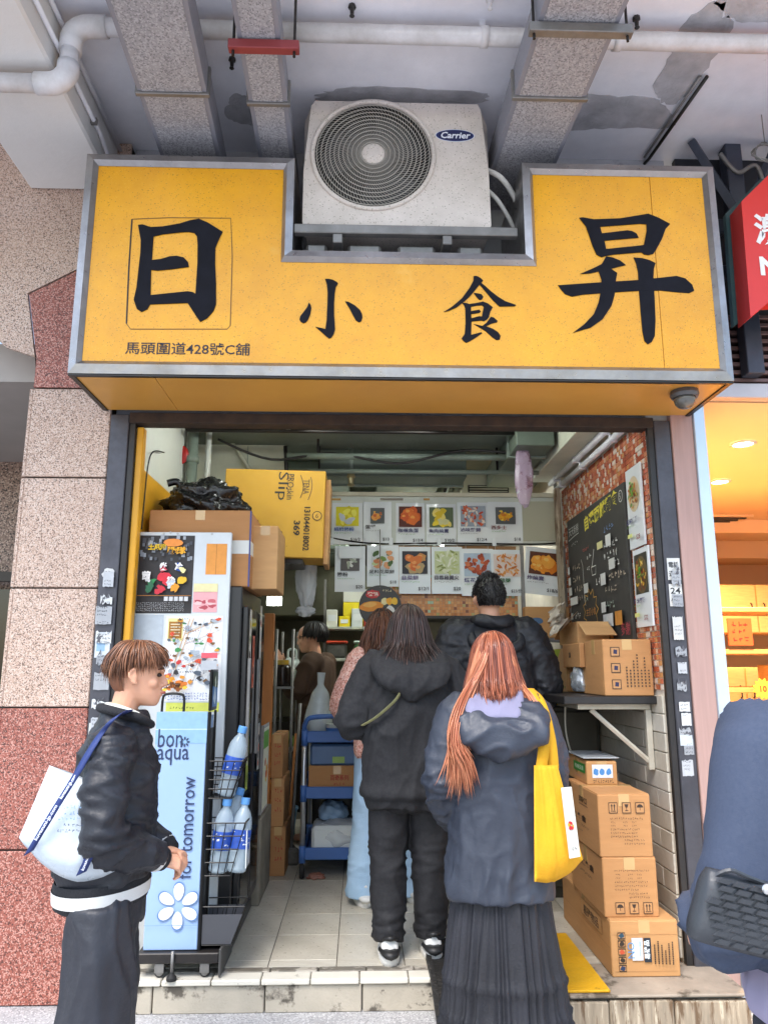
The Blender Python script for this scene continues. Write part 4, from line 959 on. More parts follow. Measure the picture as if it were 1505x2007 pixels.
# yellow incontinence-product carton overhanging behind
M_TEN = mat('yellow_carton', 'd2a33c', .7, var=.05, scale=5, bump=.05, bscale=40, dirt=(4, .2, 'a87a28'))
ty = 4.62; xa = onY(436, 1000, ty).x; xb = onY(634, 1000, ty).x; za = onY(600, 1092, ty).z; zc = onY(600, 922, ty).z
def tena(p, w_, h_):
    p.text('Slip', w_ * .50, h_ * .98, h_ * .15, '33302a', rot=R(-90), wid=h_ * .33); p.text('PROskin', w_ * .62, h_ * .96, h_ * .075, '4a463c', rot=R(-90), wid=h_ * .30)
    p.text('TENA', w_ * .78, h_ * .90, h_ * .07, '4a463c', rot=R(-90), wid=h_ * .17)
    p.line([(w_ * .75 + .02 * math.sin(k * .5), h_ * (.95 - .045 * k)) for k in range(7)], .004, '4a463c'); p.line([(w_ * .84 + .018 * math.sin(k * .5 + .4), h_ * (.93 - .045 * k)) for k in range(7)], .004, '4a463c')
    p.text('131044018002', w_ * .80, h_ * .58, h_ * .07, '2b2721', rot=R(-90), wid=h_ * .50, bold=.02); p.text('369', w_ * .70, h_ * .42, h_ * .075, '2b2721', rot=R(-90), wid=h_ * .17, bold=.03)
    p.disk(w_ * .93, h_ * .48, h_ * .055, '2b2721', n=24); p.disk(w_ * .93, h_ * .48, h_ * .046, 'd2a33c', n=24); p.text('6', w_ * .915, h_ * .455, h_ * .05, '2b2721')
    p.scrawl(w_ * .45, h_ * .12, w_ * .2, .008, '7a3a22')
t = carton('upright yellow carton printed Slip overhanging the fridge beside the rubbish bag', xa, xb, ty, ty + .34, za, zc, M_TEN, prints=tena, tape=False)
t.rotation_euler = (0, R(1.2), 0)
MB().box((xb - xa) / 2 + .0005, (xb - xa) / 2 + .03, -.12, .16, -.03, (zc - za) * .93, .003).build('loose_flap', M_CARD[3], t)
sh = WT('wall_shelf', 'wall shelf behind the display fridge that carries the yellow carton', 'shelf', (-.8, 4.8, 1.9))
MB().box(LX + .001, -.36, 4.66, 4.97, za - .035, za - .032 + .03).build('board', M_DKST, sh)
for x in (LX + .05,): MB().box(x, x + .03, 4.9, 4.93, FZ, za - .0355).build('upright', M_DKST, sh)
t = carton('small open-flapped carton wedged beside the paper-banded carton', onY(492, 1100, 4.0).x, onY(532, 1100, 4.0).x + .03, 4.02, 4.4, fzt + .001, onY(510, 1030, 4.0).z, 3)
# ---- things on the upper left wall: pipe, reel, junction box
M_GRN = mat('green_grey_paint', '8d9a8d', .6, var=.1, scale=4, dirt=(5, .5, '4d564d'))
lp = WT('standpipe', 'grey-green vertical standpipe in the upper left corner of the shop', 'pipe', (-1.08, 4.3, FZ))
MB().tube([(-1.09, 4.75, FZ), (-1.09, 4.75, CZ)], .035, 12).build('pipe', M_GRN, lp, True)
for z in (2.3, 2.75): MB().tube([(-1.09, 4.75, z), (-1.09, 4.75, z + .04)], .045, 12).build('collar', M_GRN, lp, True)
MB().tube([(-1.0, 4.8, 2.5), (-1.0, 4.8, CZ)], .02, 10).build('branch', M_WHT, lp, True)
rl = WT('hose_reel', 'small red valve wheel with red pipe on the upper left wall', 'valve', (-.99, 4.8, 2.55))
q = onY(355, 898, 4.8)
MB().lathe([(.055, -.012), (.07, 0), (.055, .012), (.03, .014), (.03, .03), (.001, .031)], 20, Matrix.Translation((q.x, 4.72, q.z)) @ Matrix.Rotation(R(90), 4, 'X')).build('wheel', mat('valve_red', 'a8201c', .4), rl, 'auto')
MB().tube([(q.x - .08, 4.78, q.z - .1), (q.x + .03, 4.78, q.z + .34), (q.x + .03, 4.78, CZ)], .018, 10).build('pipe', mat('pipe_red', '7d2f2a', .5), rl, True)
M_CRM = mat('cream_paint', 'cfd0bd', .6, var=.06, scale=3, dirt=(4, .4, '8f917c'))
pt = WT('partition', 'cream partition panel across the upper left of the shop', 'partition', (-.75, 5.1, 1.9))
MB().box(LX + .002, -.52, 5.1, 5.14, 2.10, CZ - .001).build('panel', M_CRM, pt)
MB().box(-.79, -.785, 5.094, 5.0995, 2.2, CZ - .01).build('joint_strip', M_GRN, pt)
jb = WT('junction_box', 'cream junction box with conduits on the cream partition', 'junction box', (-.75, 5.05, 2.8))
q = onY(430, 845, 5.04); MB().box(q.x - .05, q.x + .05, 5.045, 5.098, q.z - .04, q.z + .05, .006).build('box', M_CRM, jb)
MB().tube([(LX + .03, 5.075, q.z + .02), (q.x - .05, 5.075, q.z + .02)], .01, 8).build('conduit', M_CRM, jb, True)
MB().tube([(q.x + .04, 5.075, q.z), (q.x + .26, 5.075, q.z - .34)], .012, 8).build('conduit', M_CRM, jb, True)
cw = WT('wall_cable', 'thin black cable trailing down the yellow wall panel', 'cable', (LX + .02, 3.9, 2.2))
MB().tube(bez([(LX + .02, 4.2, 2.66), (LX + .02, 3.98, 2.6), (LX + .02, 3.9, 2.5), (LX + .021, 3.87, 2.3), (LX + .02, 3.86, 2.15)]), .004, 5).build('cable', M_BLK, cw, True)
# ---- ducts and pipes under the shop ceiling
def sduct(label, x0, x1, y0, y1, z0, z1, m_=M_GRN):
    t = WT('ceiling_duct', label, 'duct', ((x0 + x1) / 2, y0, z0)); MB().box(x0, x1, y0, y1, z0, z1, .005).build('duct_body', m_, t)
    MB().box(x0 - .012, x1 + .012, y0 + .25, y0 + .28, z0 - .012, z1 - .001, .003).build('flange', M_GRN, t)
    return t
M_GRD = mat('dull_green_metal', '6f7b6e', .55, metal=.2, var=.15, scale=4, dirt=(4, .5, '3e453d'))
sduct('broad grey-green duct left of the valve pipe under the shop ceiling', -.55, -.10, 5.5, 7.6, 2.80, CZ - .002)
sduct('grey-green duct right of the valve pipe under the shop ceiling', .12, .58, 5.45, 7.6, 2.78, CZ - .002)
sduct('dark dropped duct behind the menu board top', .14, .54, 6.3, 7.8, 2.55, 2.77, M_GRD)
sduct('dark dropped duct behind the yellow carton', -.7, -.12, 6.4, 8.0, 2.45, 2.79, M_GRD)
t = WT('ceiling_air_conditioner', 'cream ceiling air conditioner with dark louvre behind the menu board', 'air conditioner', (1.02, 6.0, 2.68))
MB().box(.78, 1.22, 5.75, 6.7, 2.74, CZ - .001, .012).build('casing', M_CRM, t)
MB().box(.84, 1.16, 5.742, 5.751, 2.80, 2.86).build('louvre', M_BLK, t)
for i in range(3): MB().box(.85, 1.15, 5.734, 5.741, 2.805 + i * .02, 2.812 + i * .02).build('vane', M_CRM, t)
t = WT('diagonal_duct', 'dark diagonal flue between the grey-green duct and the ceiling air conditioner', 'duct', (.66, 6, 2.7))
MB().tube([(.62, 6.6, 2.5), (.70, 5.5, 2.95)], .05, 4).build('flue', M_GRD, t)
MB().tube([(.60, 5.6, 2.6), (.68, 5.45, 2.97)], .012, 6).build('rod', M_DKST, t)
t = WT('valve_pipe', 'vertical sprinkler pipe with a brass-coloured valve at its end', 'pipe', (-.02, 5.2, 2.6))
q = onY(688, 940, 5.2)
MB().tube([(q.x, 5.2, CZ), (q.x, 5.2, q.z + .06)], .026, 12).build('pipe', M_GRN, t, True)
MB().lathe([(.03, .07), (.034, .05), (.034, .02), (.022, .01), (.018, -.03), (.03, -.04), (.012, -.05), (.001, -.052)][::-1], 14, Matrix.Translation((q.x, 5.2, q.z))).build('valve', mat('brass_dull', '9a8f6a', .4, metal=.5), t, 'auto')
t = WT('ceiling_pipe', 'grey-green horizontal pipe crossing under the ceiling above the menu board', 'pipe', (.5, 4.65, 2.7))
a = onY(640, 838, 4.7); b = onY(1100, 850, 4.7)
MB().tube([(a.x - .3, 4.7, a.z), (b.x, 4.7, b.z), ], .026, 12).build('pipe', M_GRN, t, True)
MB().tube(bez([(b.x - .02, 4.7, b.z), (b.x + .05, 4.7, b.z), (b.x + .06, 4.75, b.z), (b.x + .06, 5.3, b.z)]), .03, 12).build('elbow', M_GRN, t, True)
MB().box(RX - .24, RX - .002, 3.86, 5.4, 2.80, CZ - .002, .004).build('cover_panel', M_CRM, t)
for k, (y, z, x0, x1, r_) in enumerate(((4.95, 2.86, -.5, 1.3, .022), (5.12, 2.80, -.5, 1.25, .016), (4.62, 2.93, -1.1, 1.2, .014))):
    t = WT('service_pipe', ['grey-green service pipe under the cross duct of the shop', 'thinner service pipe beyond the cross duct', 'slim cable conduit crossing nearest the doorway ceiling'][k], 'pipe', (x0, y, z)); MB().tube([(x0, y, z), (x1, y, z)], r_, 10).build('pipe', M_GRN if k < 2 else M_DKST, t, True)
    for x in (x0 + .2, x1 - .3): MB().box(x, x + .015, y - .006, y + .006, z, CZ).build('hanger', M_DKST, t)
sduct('dark cross duct just behind the doorway ceiling', -.30, .75, 5.18, 5.42, 2.78, CZ - .003, M_GRD)
sduct('long dark duct running inward beside the pipes above the mosaic', .98, 1.22, 4.55, 5.70, 2.83, CZ - .004, M_GRD)
t = WT('cable_bundle', 'sagging black cable bundle under the shop ceiling', 'cable', (-.6, 4.9, 2.8))
MB().tube(bez([(-.95, 4.85, 2.94), (-.6, 4.9, 2.82), (-.2, 4.95, 2.88), (.25, 4.9, 2.80), (.7, 4.92, 2.90), (1.2, 4.9, 2.86)], 6), .009, 6).build('cable', M_BLK, t, True)
MB().tube(bez([(-.52, 5.02, 2.95), (-.5, 5.02, 2.6), (-.5, 5.03, 2.2)], 4), .014, 6).build('drop_cable', M_BLK, t, True)
# white tubes along the top of the right wall
M_TUBE = mat('lamp_tube', 'f4fff4', .3, emit=26.)
for i, (zz, xx) in enumerate(((2.74, 1.44), (2.785, 1.40))):
    t = WT('wall_pipe', ['white pipe running just above the mosaic', 'second white pipe higher above the mosaic'][i], 'pipe', (xx, 4.5, zz), 'pipes above the mosaic')
    MB().tube([(xx, 3.84, zz), (xx, 5.38, zz)], .02, 10).build('pipe', M_PVC, t, True)
    for y in (4.1, 4.7, 5.2): MB().box(xx - .024, xx + .024, y, y + .018, zz - .024, zz + .024, .004).build('clip', M_PVC, t)
def lamp(label, x, y0, y1, z, axis='y'):  # added fill light: glowing tubes kept out of view to brighten the interior
    t = WT('added_tube_lamp', label, 'lamp', (x, y0, z), 'added tube lamps of the shop')
    MB().box(x - .035, x + .035, y0, y1, z + .022, z + .06, .004).build('batten', M_WHT, t)
    MB().tube([(x, y0 + .03, z), (x, y1 - .03, z)], .014, 10).build('tube', M_TUBE, t, True)
    for y in (y0 + .01, y1 - .03): MB().box(x - .018, x + .018, y, y + .02, z - .018, z + .03, .003).build('holder', M_WHT, t)
lamp('added unseen tube lamp under the ceiling just inside the doorway', .55, 3.85, 4.50, 2.915)
lamp('added unseen tube lamp under the ceiling along the left wall', -.45, 3.85, 4.50, 2.915)
lamp('added unseen tube lamp in the kitchen behind the menu board', .75, 5.7, 6.9, 2.56)
lamp('added unseen tube lamp over the kitchen worker', .12, 5.7, 6.9, 2.56)
t = WT('kitchen_lamp', 'small bright square lamp on the kitchen wall above the display fridge', 'lamp', tuple(onY(537, 1178, 7.0)))
q = onY(537, 1178, 7.0); MB().box(q.x - .04, q.x + .04, 7.0, 7.03, q.z - .03, q.z + .035, .005).build('diffuser', M_TUBE, t); MB().box(q.x - .07, q.x + .07, 7.031, 7.05, q.z - .04, q.z + .045).build('housing', M_WHT, t); MB().box(q.x - .01, q.x + .01, 7.04, BY, q.z, q.z + .02).build('arm', M_GALV, t)
# ---- menu board with food posters
MY = 5.40
M_MB = mat('menu_panel', 'd5dad0', .5, var=.05, scale=4, dirt=(4, .3, 'a5a690'))
mbx0 = onY(636, 965, MY).x; mbz1 = onY(870, 968, MY).z; mbz0 = onY(870, 1067, MY).z
mb_ = WT('menu_board', 'long pale menu board fixed across the shop above the counter', 'board', (.6, MY, mbz0))
MB().box(mbx0, RX - .004, MY + .012, MY + .04, mbz0, mbz1 - .02, .003).build('panel', M_MB, mb_)
MB().box(mbx0, RX - .004, MY, MY + .05, mbz1 - .019, mbz1 + .012, .003).build('top_rail', mat('cream_rail', 'd8d2b8', .5), mb_)
MB().box(onY(1022, 1000, MY).x, RX - .03, MY + .004, MY + .0115, mbz0 + .03, mbz1 - .05, .003).build('blank_cover', mat('beige_cover', 'b9b8a2', .5, var=.04, scale=3), mb_)
p = PR((0, MY + .012, 0), (1, 0, 0), (0, 0, 1), .0008); 
for a, b, c in ((640, 668, 'c99a4a'), (745, 790, '8a8070'), (830, 842, 'b98a3a')): q = onY(a, 980, MY); q2 = onY(b, 976, MY); p.rect(q.x, q.z, q2.x, q2.z, c)
p.build('tape_remnants', mb_)
for x in (mbx0 + .02, RX - .05): MB().box(x, x + .02, MY + .042, MY + .06, mbz1, CZ).build('hanger_bar', M_GALV, mb_)
hood = WT('mosaic_bulkhead', 'orange mosaic bulkhead below the hanging menu posters', 'bulkhead', (.5, MY + .1, 1.8))
hx0, hx1, hz0, hz1 = onY(770, 1200, MY).x, onY(1018, 1200, MY).x, onY(870, 1206, MY).z, mbz0 - .004
MB().box(hx0, hx1, MY + .05, MY + .5, hz0, hz1).build('core', mat('grout_orange', 'a9805a', .8), hood)
cb = CB(); random.seed(4); s_ = .021
for i in range(int((hx1 - hx0) / s_)):
    for k in range(int((onY(870, 1120, MY).z - hz0) / s_)):
        x, z = hx0 + i * s_, hz0 + k * s_
        cb.piece(x + .001, x + s_ - .001, MY + .045, MY + .05, z + .001, z + s_ - .001, random.choice(['d98e4a', 'cf8344', 'e0a05c', 'c77a3c', 'd4884a', '8a4a26', 'b9a860', 'a8c09a'] if random.random() < .3 else ['d98e4a', 'cf8344', 'e0a05c']))
o = cb.buildc('mosaic_tiles', M_MOS, hood); o['kind'] = 'stuff'
MB().box(hx0, hx1, MY + .04, MY + .5, hz0 - .02, hz0 - .001).build('hood_edge', M_DKST, hood)
def blobs(p, x0, z0, x1, z1, bgc, cols, n, r, sq=.8, jit=.25, seed=0, hl=None):
    random.seed(seed); p.rect(x0, z0, x1, z1, bgc); w_, h_ = x1 - x0, z1 - z0
    for i in range(n):
        rr = r * w_ * random.uniform(.7, 1.2); x = random.uniform(x0 + rr, x1 - rr); z = random.uniform(z0 + rr * sq, z1 - rr * sq); c = random.choice(cols); ro = random.random() * 3
        p.disk(x, z, rr, c, sq, 11, jit, ro)
        if hl: p.disk(x - rr * .2, z + rr * .25, rr * .4, hl, .7, 8, jit)
POST = [  # px x0,y0,x1,y1, picture inset, name, title colour, price, background, colours, blob count, radius, squash, highlight, label
 (650, 986, 711, 1066, .08, '招牌腸粉', '2f5fb0', '$16/2', 'e3d71c', ['f0e32a', 'd8c818', 'c9ced6', 'f2ea5c'], 14, .2, .6, None, 'menu poster of bright yellow egg dish'),
 (712, 984, 767, 1066, .2, '蛋撻', '2a2a2e', '$10', '565b5c', ['e39a3c', 'd9822a'], 1, .42, .75, 'c4541e', 'menu poster with a small photo of an orange tart'),
 (776, 986, 832, 1068, .05, '咖喱魚蛋', '30306a', '$10/4', '5a1d08', ['e8701a', 'd9590f', 'ef8a2c'], 9, .25, .9, 'f6a94a', 'menu poster of glossy orange fish balls'),
 (836, 988, 893, 1068, .05, '魚肉燒賣', '30306a', '$10/2', '5a6a4a', ['f0d62e', 'e3c51e', 'd8d49a', 'f4e27a'], 14, .17, .8, None, 'menu poster of yellow siu mai dumplings'),
 (897, 985, 956, 1067, .05, '滷味雜錦', '40306a', '$12/4', '9aa6b4', ['d8623a', 'f0e4d8', 'c2452a', 'e98a5e', 'f4d9c4'], 40, .09, .5, None, 'menu poster of red and white mixed snacks'),
 (958, 984, 1022, 1066, .16, '西多士', '7a2a2e', '$18', '55595c', ['f2c21e', 'e9ae16'], 1, .38, .6, 'd87f1a', 'menu poster with a small photo of yellow toast'),
 (656, 1071, 716, 1160, .14, '腸粉', '2a2a2e', '$20', '6d6866', ['d9dccf', 'b9c2ad', 'eef0e8'], 7, .22, .4, None, 'folded-over menu poster with a grey photo'),
 (719, 1069, 781, 1150, .1, '足料花菜餅', '33383a', '$18', 'dfe6e6', ['d98a5a', '7a9a4a', 'c8d8a0', 'e0a070', '4a6a34'], 16, .16, .7, None, 'menu poster of two round patties on greens'),
 (782, 1072, 843, 1164, .05, '韭菜餅', '6a5a8a', '$12/1', '2f2f38', ['d9682a', 'c98a4a', 'e07a34', 'b9a070'], 7, .24, .8, 'efa35a', 'menu poster of orange fritters on a dark plate'),
 (846, 1072, 905, 1164, .05, '蒜蓉雞翼尖', '3a3048', '$20', 'cfd8a8', ['e4e8cc', 'c5cf8e', '8f9c58', 'f0f2e0'], 34, .14, .3, None, 'menu poster of pale green garlic wings'),
 (905, 1076, 965, 1168, .03, '煙花串', '3a3a7a', '$15', 'b9cbdc', ['c2552a', 'a8401c', 'd97a4a'], 30, .1, .8, None, 'menu poster of a brown sausage on pale blue'),
 (963, 1078, 1024, 1168, .03, '炸雞脾', '2f6a3a', '$23/份', 'e8d8d0', ['d98a3a', 'c9702a', 'efb06a', 'e39a4a'], 40, .09, .35, None, 'menu poster of a heap of fried strips'),
 (1024, 1074, 1092, 1166, .06, '炸燒賣', '4a3a6a', '$18/6', '5a2a12', ['f0931e', 'e37d12', 'f4a83c'], 12, .2, .9, 'f8c566', 'tilted menu poster of round orange fried balls'),
]
def poster(i, d):
    a0, b0, a1, b1, ins, title, tc, price, bgc, cols, n, r, sq, hl, label = d
    A = onY(a0, b1, MY); B = onY(a1, b0, MY); w_, h_ = B.x - A.x, B.z - A.z
    t = thing('menu_poster', label, 'poster', ((A.x + B.x) / 2, MY + (.0 if i > 5 else .006), A.z))
    # slightly curled sheet
    V = []; F = []; nx, nz = 6, 8
    for k in range(nz + 1):
        for j in range(nx + 1):
            x, z = w_ * (j / nx - .5), h_ * k / nz
            V.append((x, -.004 * math.sin(k * .9 + i) * (1 - k / nz) - .0025 * math.cos(j * 1.1 + i) - .006, z))
    for k in range(nz):
        for j in range(nx): q = k * (nx + 1) + j; F.append((q, q + 1, q + nx + 2, q + nx + 1))
    MB().add(V, F).build('sheet', mat('laminated_paper', 'e3e8ea', .25, var=.03, scale=5, coat=.3), t, True)
    p = PR((-w_ / 2, -.0145, 0), (1, 0, 0), (0, 0, 1), .0005, .0002)
    x0, x1, z0, z1 = w_ * (.05 + ins), w_ * (.95 - ins), h_ * (.40 + ins * .4), h_ * (.93 - ins * .4)
    if i >= 6: z1 = h_ * .90
    blobs(p, x0, z0, x1, z1, bgc, cols, n, r, sq, .22, i * 3 + 1, hl)
    if i in (1, 5): 
        for q in range(14): p.disk(random.uniform(x0 + w_ * .12, x1 - w_ * .12), random.uniform(z0 + h_ * .09, z1 - h_ * .09), w_ * .035, random.choice(['c85a1c', 'f2b23c', 'e0781e'] if i == 1 else ['f7d94a', 'd98a1a']), .8, 7, .4)
    p.text(title, w_ * .07, z0 - h_ * .13, h_ * .095, tc, wid=min(w_ * .8, h_ * .12 * len(title)), bold=.015)
    p.scrawl(w_ * .08, z0 - h_ * .19, w_ * random.uniform(.35, .6), h_ * .035, random.choice(['5fae4a', '8a8a8a', '6aa84f']))
    p.text(price, w_ * .92, h_ * .06, h_ * .085, '33333a', 'r', bold=.01)
    p.build('print', t)
    if i == 6: MB().box(-w_ * .38, w_ * .4, -.03, -.026, h_ * .72, h_ * .97, .001).build('folded_flap', MATS['laminated_paper'], t)
    if i == 12: t.rotation_euler = (0, R(6), 0)
    if i > 5:
        for s in (-.35, .35): MB().tube([(w_ * s, -.004, h_ * .97), (w_ * s, .0, h_ + .05)], .0015, 4).build('string', M_WHT, t)
    return t
for i, d in enumerate(POST): poster(i, d)
wr_ = WT('hanging_wire', 'sagging twisted wire that carries the lower row of menu posters', 'wire', (.6, MY, mbz0))
a = onY(640, 1062, MY); b = onY(1100, 1068, MY)
MB().tube(bez([(a.x - .06, MY - .002, a.z + .05), (a.x + .3, MY - .002, a.z - .008), (a.x + .9, MY - .002, a.z - .005), (b.x - .2, MY - .002, b.z + .004), (b.x, MY - .002, b.z + .02)]), .006, 5).build('wire', M_DKST, wr_)
for x in (.02, .45, .8, 1.2):
    MB().box(a.x + x, a.x + x + .03, MY - .012, MY - .008, a.z - .025, a.z + .03, .001, None).build('tape_tag', MATS['laminated_paper'], wr_)
# round advertising fan
q = onY(745, 1180, 5.3); t = WT('round_advert', 'round black advertising board with an orange bun above the pink sweater', 'sign', (q.x, 5.3, q.z - .1))
rr = .148; pts = [(q.x + rr * math.cos(i * math.pi / 20), q.z - .03 + rr * 1.0 * math.sin(i * math.pi / 20)) for i in range(40)]
MB().prism(pts, (0, 5.3, 0), (1, 0, 0), (0, 0, 1), (0, .006, 0)).build('board', mat('advert_black', '24201f', .4), t)
p = PR((q.x, 5.2995, q.z - .03), (1, 0, 0), (0, 0, 1))
p.disk(-.05, .085, .05, 'c2252a', .6, 18, .12); p.text('爆餡', -.09, .07, .03, 'f3e6d8', wid=.075, bold=.04); p.scrawl(.015, .10, .07, .02, 'd8c8a0', 4)
p.disk(-.06, .0, .085, 'e9932e', .42, 20, .04, .1); p.disk(-.07, .012, .05, 'f3b65a', .35, 14, .1, .1)
for x, c in ((.03, 'e8d9a0'), (.065, 'f0a92a'), (.1, 'f2c23a')): p.disk(x, .035, .024, c, 1.1, 12, .15)
p.disk(.07, -.03, .032, 'e6e4de', 1.1, 14, .08); p.build('print', t)
MB().tube([(q.x, 5.303, q.z + .1), (q.x, 5.36, mbz0 + .1)], .004, 5).build('hook', M_GALV, t)
# clear bags hanging
M_CLR = mat('clear_film', 'dfe2e4', .15, alpha=.45, spec=.6, bump=.6, bscale=18)
M_CLP = mat('clear_film_pinkish', 'b9a3b8', .15, alpha=.6, spec=.6, bump=.6, bscale=18, spots=[(9, .55, '8c5a70'), (14, .6, 'd9dfe8')])
q = onY(1026, 925, 4.68); t = WT('plastic_bag', 'flat clear plastic bag with purple print hanging from the ceiling pipe', 'bag', (q.x, 4.68, q.z - .2))
crumple('film', q.x, 4.68, q.z - .02, .057, .02, .205, M_CLP, t, 9, 26, .12, False)
MB().tube([(q.x, 4.68, q.z + .19), (q.x - .01, 4.69, q.z + .26)], [.008, .02], 8).build('knot', M_CLR, t)
q = onY(600, 1145, 5.0); t = WT('plastic_sleeve', 'long clear plastic sleeve hanging below the yellow carton', 'bag', (q.x, 5.0, q.z - .2))
pts = bez([(q.x - .02, 5.0, q.z + .19), (q.x - .01, 5.0, q.z + .08), (q.x, 5.0, q.z - .08), (q.x, 5.0, q.z - .13), (q.x, 5.0, q.z - .17)], 5)
crumple('film', q.x, 5.0, q.z + .02, .062, .04, .17, M_CLR, t, 17, 26, .3, False); crumple('tail', q.x, 5.0, q.z - .175, .055, .03, .035, M_CLR, t, 8, 16, .4, False)
MB().tube([(q.x - .02, 5.0, q.z + .18), (q.x - .02, 4.98, q.z + .30)], .006, 6).build('tie', M_CLR, t)

# ---- right wall: chalkboard, two posters, shelf
CX = RX - .012
M_CHK = mat('chalkboard', '3a3936', .7, var=.12, scale=4, dirt=(5, .5, '4d4b47'))
ch = WT('chalkboard', 'black chalkboard menu with yellow heading on the mosaic wall', 'chalkboard', (RX, 4.62, 1.6))
cy0, cy1, cz0, cz1 = 4.05, 5.22, 1.60, 2.47
MB().box(CX - .018, CX + .003, cy0, cy1, cz0, cz1, .004).build('slate', M_CHK, ch)
def wallpr(y, z, x=None, lift=.001): return PR((CX - .0185 if x is None else x, y, z), (0, -1, 0), (0, 0, 1), lift, .00025)
p = wallpr(cy1, cz0); W_, H_ = cy1 - cy0, cz1 - cz0; random.seed(31)
p.text('自選兩餸麵食', W_ * .36, H_ * .83, H_ * .11, 'e6d84a', wid=W_ * .56, bold=.03, rot=R(4)); p.disk(W_ * .955, H_ * .92, .035, 'd9d9d4', 1, 18); p.disk(W_ * .955, H_ * .92, .03, '3a3936', 1, 18); p.text('5', W_ * .94, H_ * .90, .035, 'd9d9d4')
p.text('天天新鮮', W_ * .04, H_ * .86, H_ * .07, 'cfd0cc', wid=W_ * .2); p.line([(W_ * .03, H_ * .83), (W_ * .15, H_ * .845), (W_ * .24, H_ * .85)], .006, 'c5c6c2'); p.scrawl(W_ * .08, H_ * .77, W_ * .14, H_ * .03, 'b9bab6')
p.scrawl(W_ * .68, H_ * .74, W_ * .16, H_ * .045, '6f8fc0', 4); p.scrawl(W_ * .30, H_ * .68, W_ * .13, H_ * .035, 'b0443a', 4)
for k, (x, z, w_) in enumerate(((.09, .57, .16), (.09, .48, .15), (.11, .40, .26), (.10, .20, .12), (.38, .60, .09), (.38, .52, .05), (.68, .62, .22), (.68, .55, .22), (.74, .48, .18), (.52, .40, .10), (.74, .40, .26), (.67, .32, .18), (.10, .32, .2), (.32, .31, .08), (.62, .22, .2))):
    p.scrawl(W_ * x, H_ * z, W_ * w_, H_ * .048, random.choice(['d6d7d3', 'c9cac6', 'e0e0dc', 'cbb9a2']) if k < 11 else random.choice(['7aa0b0', '9fb3a6', 'a89a8a']))
p.line([(W_ * .30, H_ * .63), (W_ * .325, H_ * .58), (W_ * .33, H_ * .45), (W_ * .325, H_ * .33), (W_ * .345, H_ * .28)], .005, 'd9d9d4')
p.line([(W_ * .54, H_ * .66), (W_ * .51, H_ * .58), (W_ * .49, H_ * .54)], .007, 'd9d9d4'); p.line([(W_ * .48, H_ * .54), (W_ * .49, H_ * .48), (W_ * .55, H_ * .48), (W_ * .56, H_ * .54), (W_ * .48, H_ * .54)], .006, 'd9d9d4')
for x, z, w_, h_, c in ((.02, .56, .045, .055, 'd9dad6'), (.03, .47, .045, .06, 'd9dad6'), (.03, .39, .06, .06, 'd2d4ce'), (.05, .31, .15, .06, 'e0e1dd'), (.33, .37, .08, .07, 'd9dad6'), (.60, .64, .09, .05, 'ded79a'), (.74, .63, .08, .08, 'dfe0dc'), (.77, .47, .09, .07, 'd4d5d0'), (.63, .385, .08, .08, 'dcddd9'), (.05, .20, .045, .05, 'd0d1cd'), (.05, .09, .17, .07, 'b9b594'), (.62, .20, .07, .07, 'dcddd9'), (.64, .10, .15, .085, 'd6d8da'), (.82, .10, .1, .09, 'c98a3e'), (.47, -.03 + .06, .12, .11, 'a9aba4'), (.68, .02, .1, .07, 'c58a44')):
    p.rect(W_ * x, H_ * z, W_ * (x + w_), H_ * (z + h_), c)
pts = [(W_ * .44 + (.115 if i % 2 else .155) * math.cos(i * math.pi / 11), H_ * .235 + (.10 if i % 2 else .14) * math.sin(i * math.pi / 11)) for i in range(23)]
p.line(pts, .008, 'd9a23a'); p.text('主打小食', W_ * .36, H_ * .2, H_ * .055, 'd98f3a', wid=W_ * .17)
p.text('多謝', W_ * .9, H_ * .03, .07, 'b0324a'); p.build('chalk_writing', ch)
for i, (y, z0, z1, bgc, cols, label) in enumerate(((4.03, 2.08, 2.52, 'cdbb9a', ['b5622a', 'd98a3a', '8a3a1c', 'e0b060', '5f9a3a'], 'tall noodle poster with green garnish beside the chalkboard heading'), (4.00, 1.66, 2.07, '3a3a30', ['d9a93a', 'c98a2a', 'efd070', '8a3a1c', '6f8a3a'], 'tall poster of golden noodles below the garnish poster'))):
    t = WT('noodle_poster', label, 'poster', (RX, y - .1, z0))
    MB().box(CX - .010, CX - .0005, y - .22, y, z0, z1, .001).build('sheet', MATS['laminated_paper'], t)
    p = wallpr(y, z0, CX - .0105); w_, h_ = .22, z1 - z0
    if i: p.rect(.02, h_ * .42, .2, h_ * .93, bgc)
    random.seed(i + 50)
    p.disk(.11, h_ * .66, .085, bgc if not i else '6a5a3a', 1.15, 22)
    for k in range(46):
        a = random.random() * 6.28; q = .068 * math.sqrt(random.random()); p.disk(.11 + q * math.cos(a), h_ * .66 + q * 1.2 * math.sin(a), .014, random.choice(cols), .5, 7, .4, random.random() * 3)
    for k in range(8): p.disk(.11 + random.uniform(-.02, .02), h_ * .70 + random.uniform(-.03, .03), .012, random.choice(['6fae3a', '4f8a2a']), .6, 7, .4)
    p.text(['紅燒牛腩麵', '雞絲撈麵'][i], .02, h_ * .30, h_ * .065, '3a3a6a', wid=.15, bold=.02); p.scrawl(.02, h_ * .25, .1, .014, '7ab04a'); p.text(['$28', '$32'][i], .2, h_ * .07, h_ * .07, '8a3a3a', 'r', bold=.02); p.rect(.02, h_ * .13, .09, h_ * .18, 'd9dc8a')
    p.build('print', t)
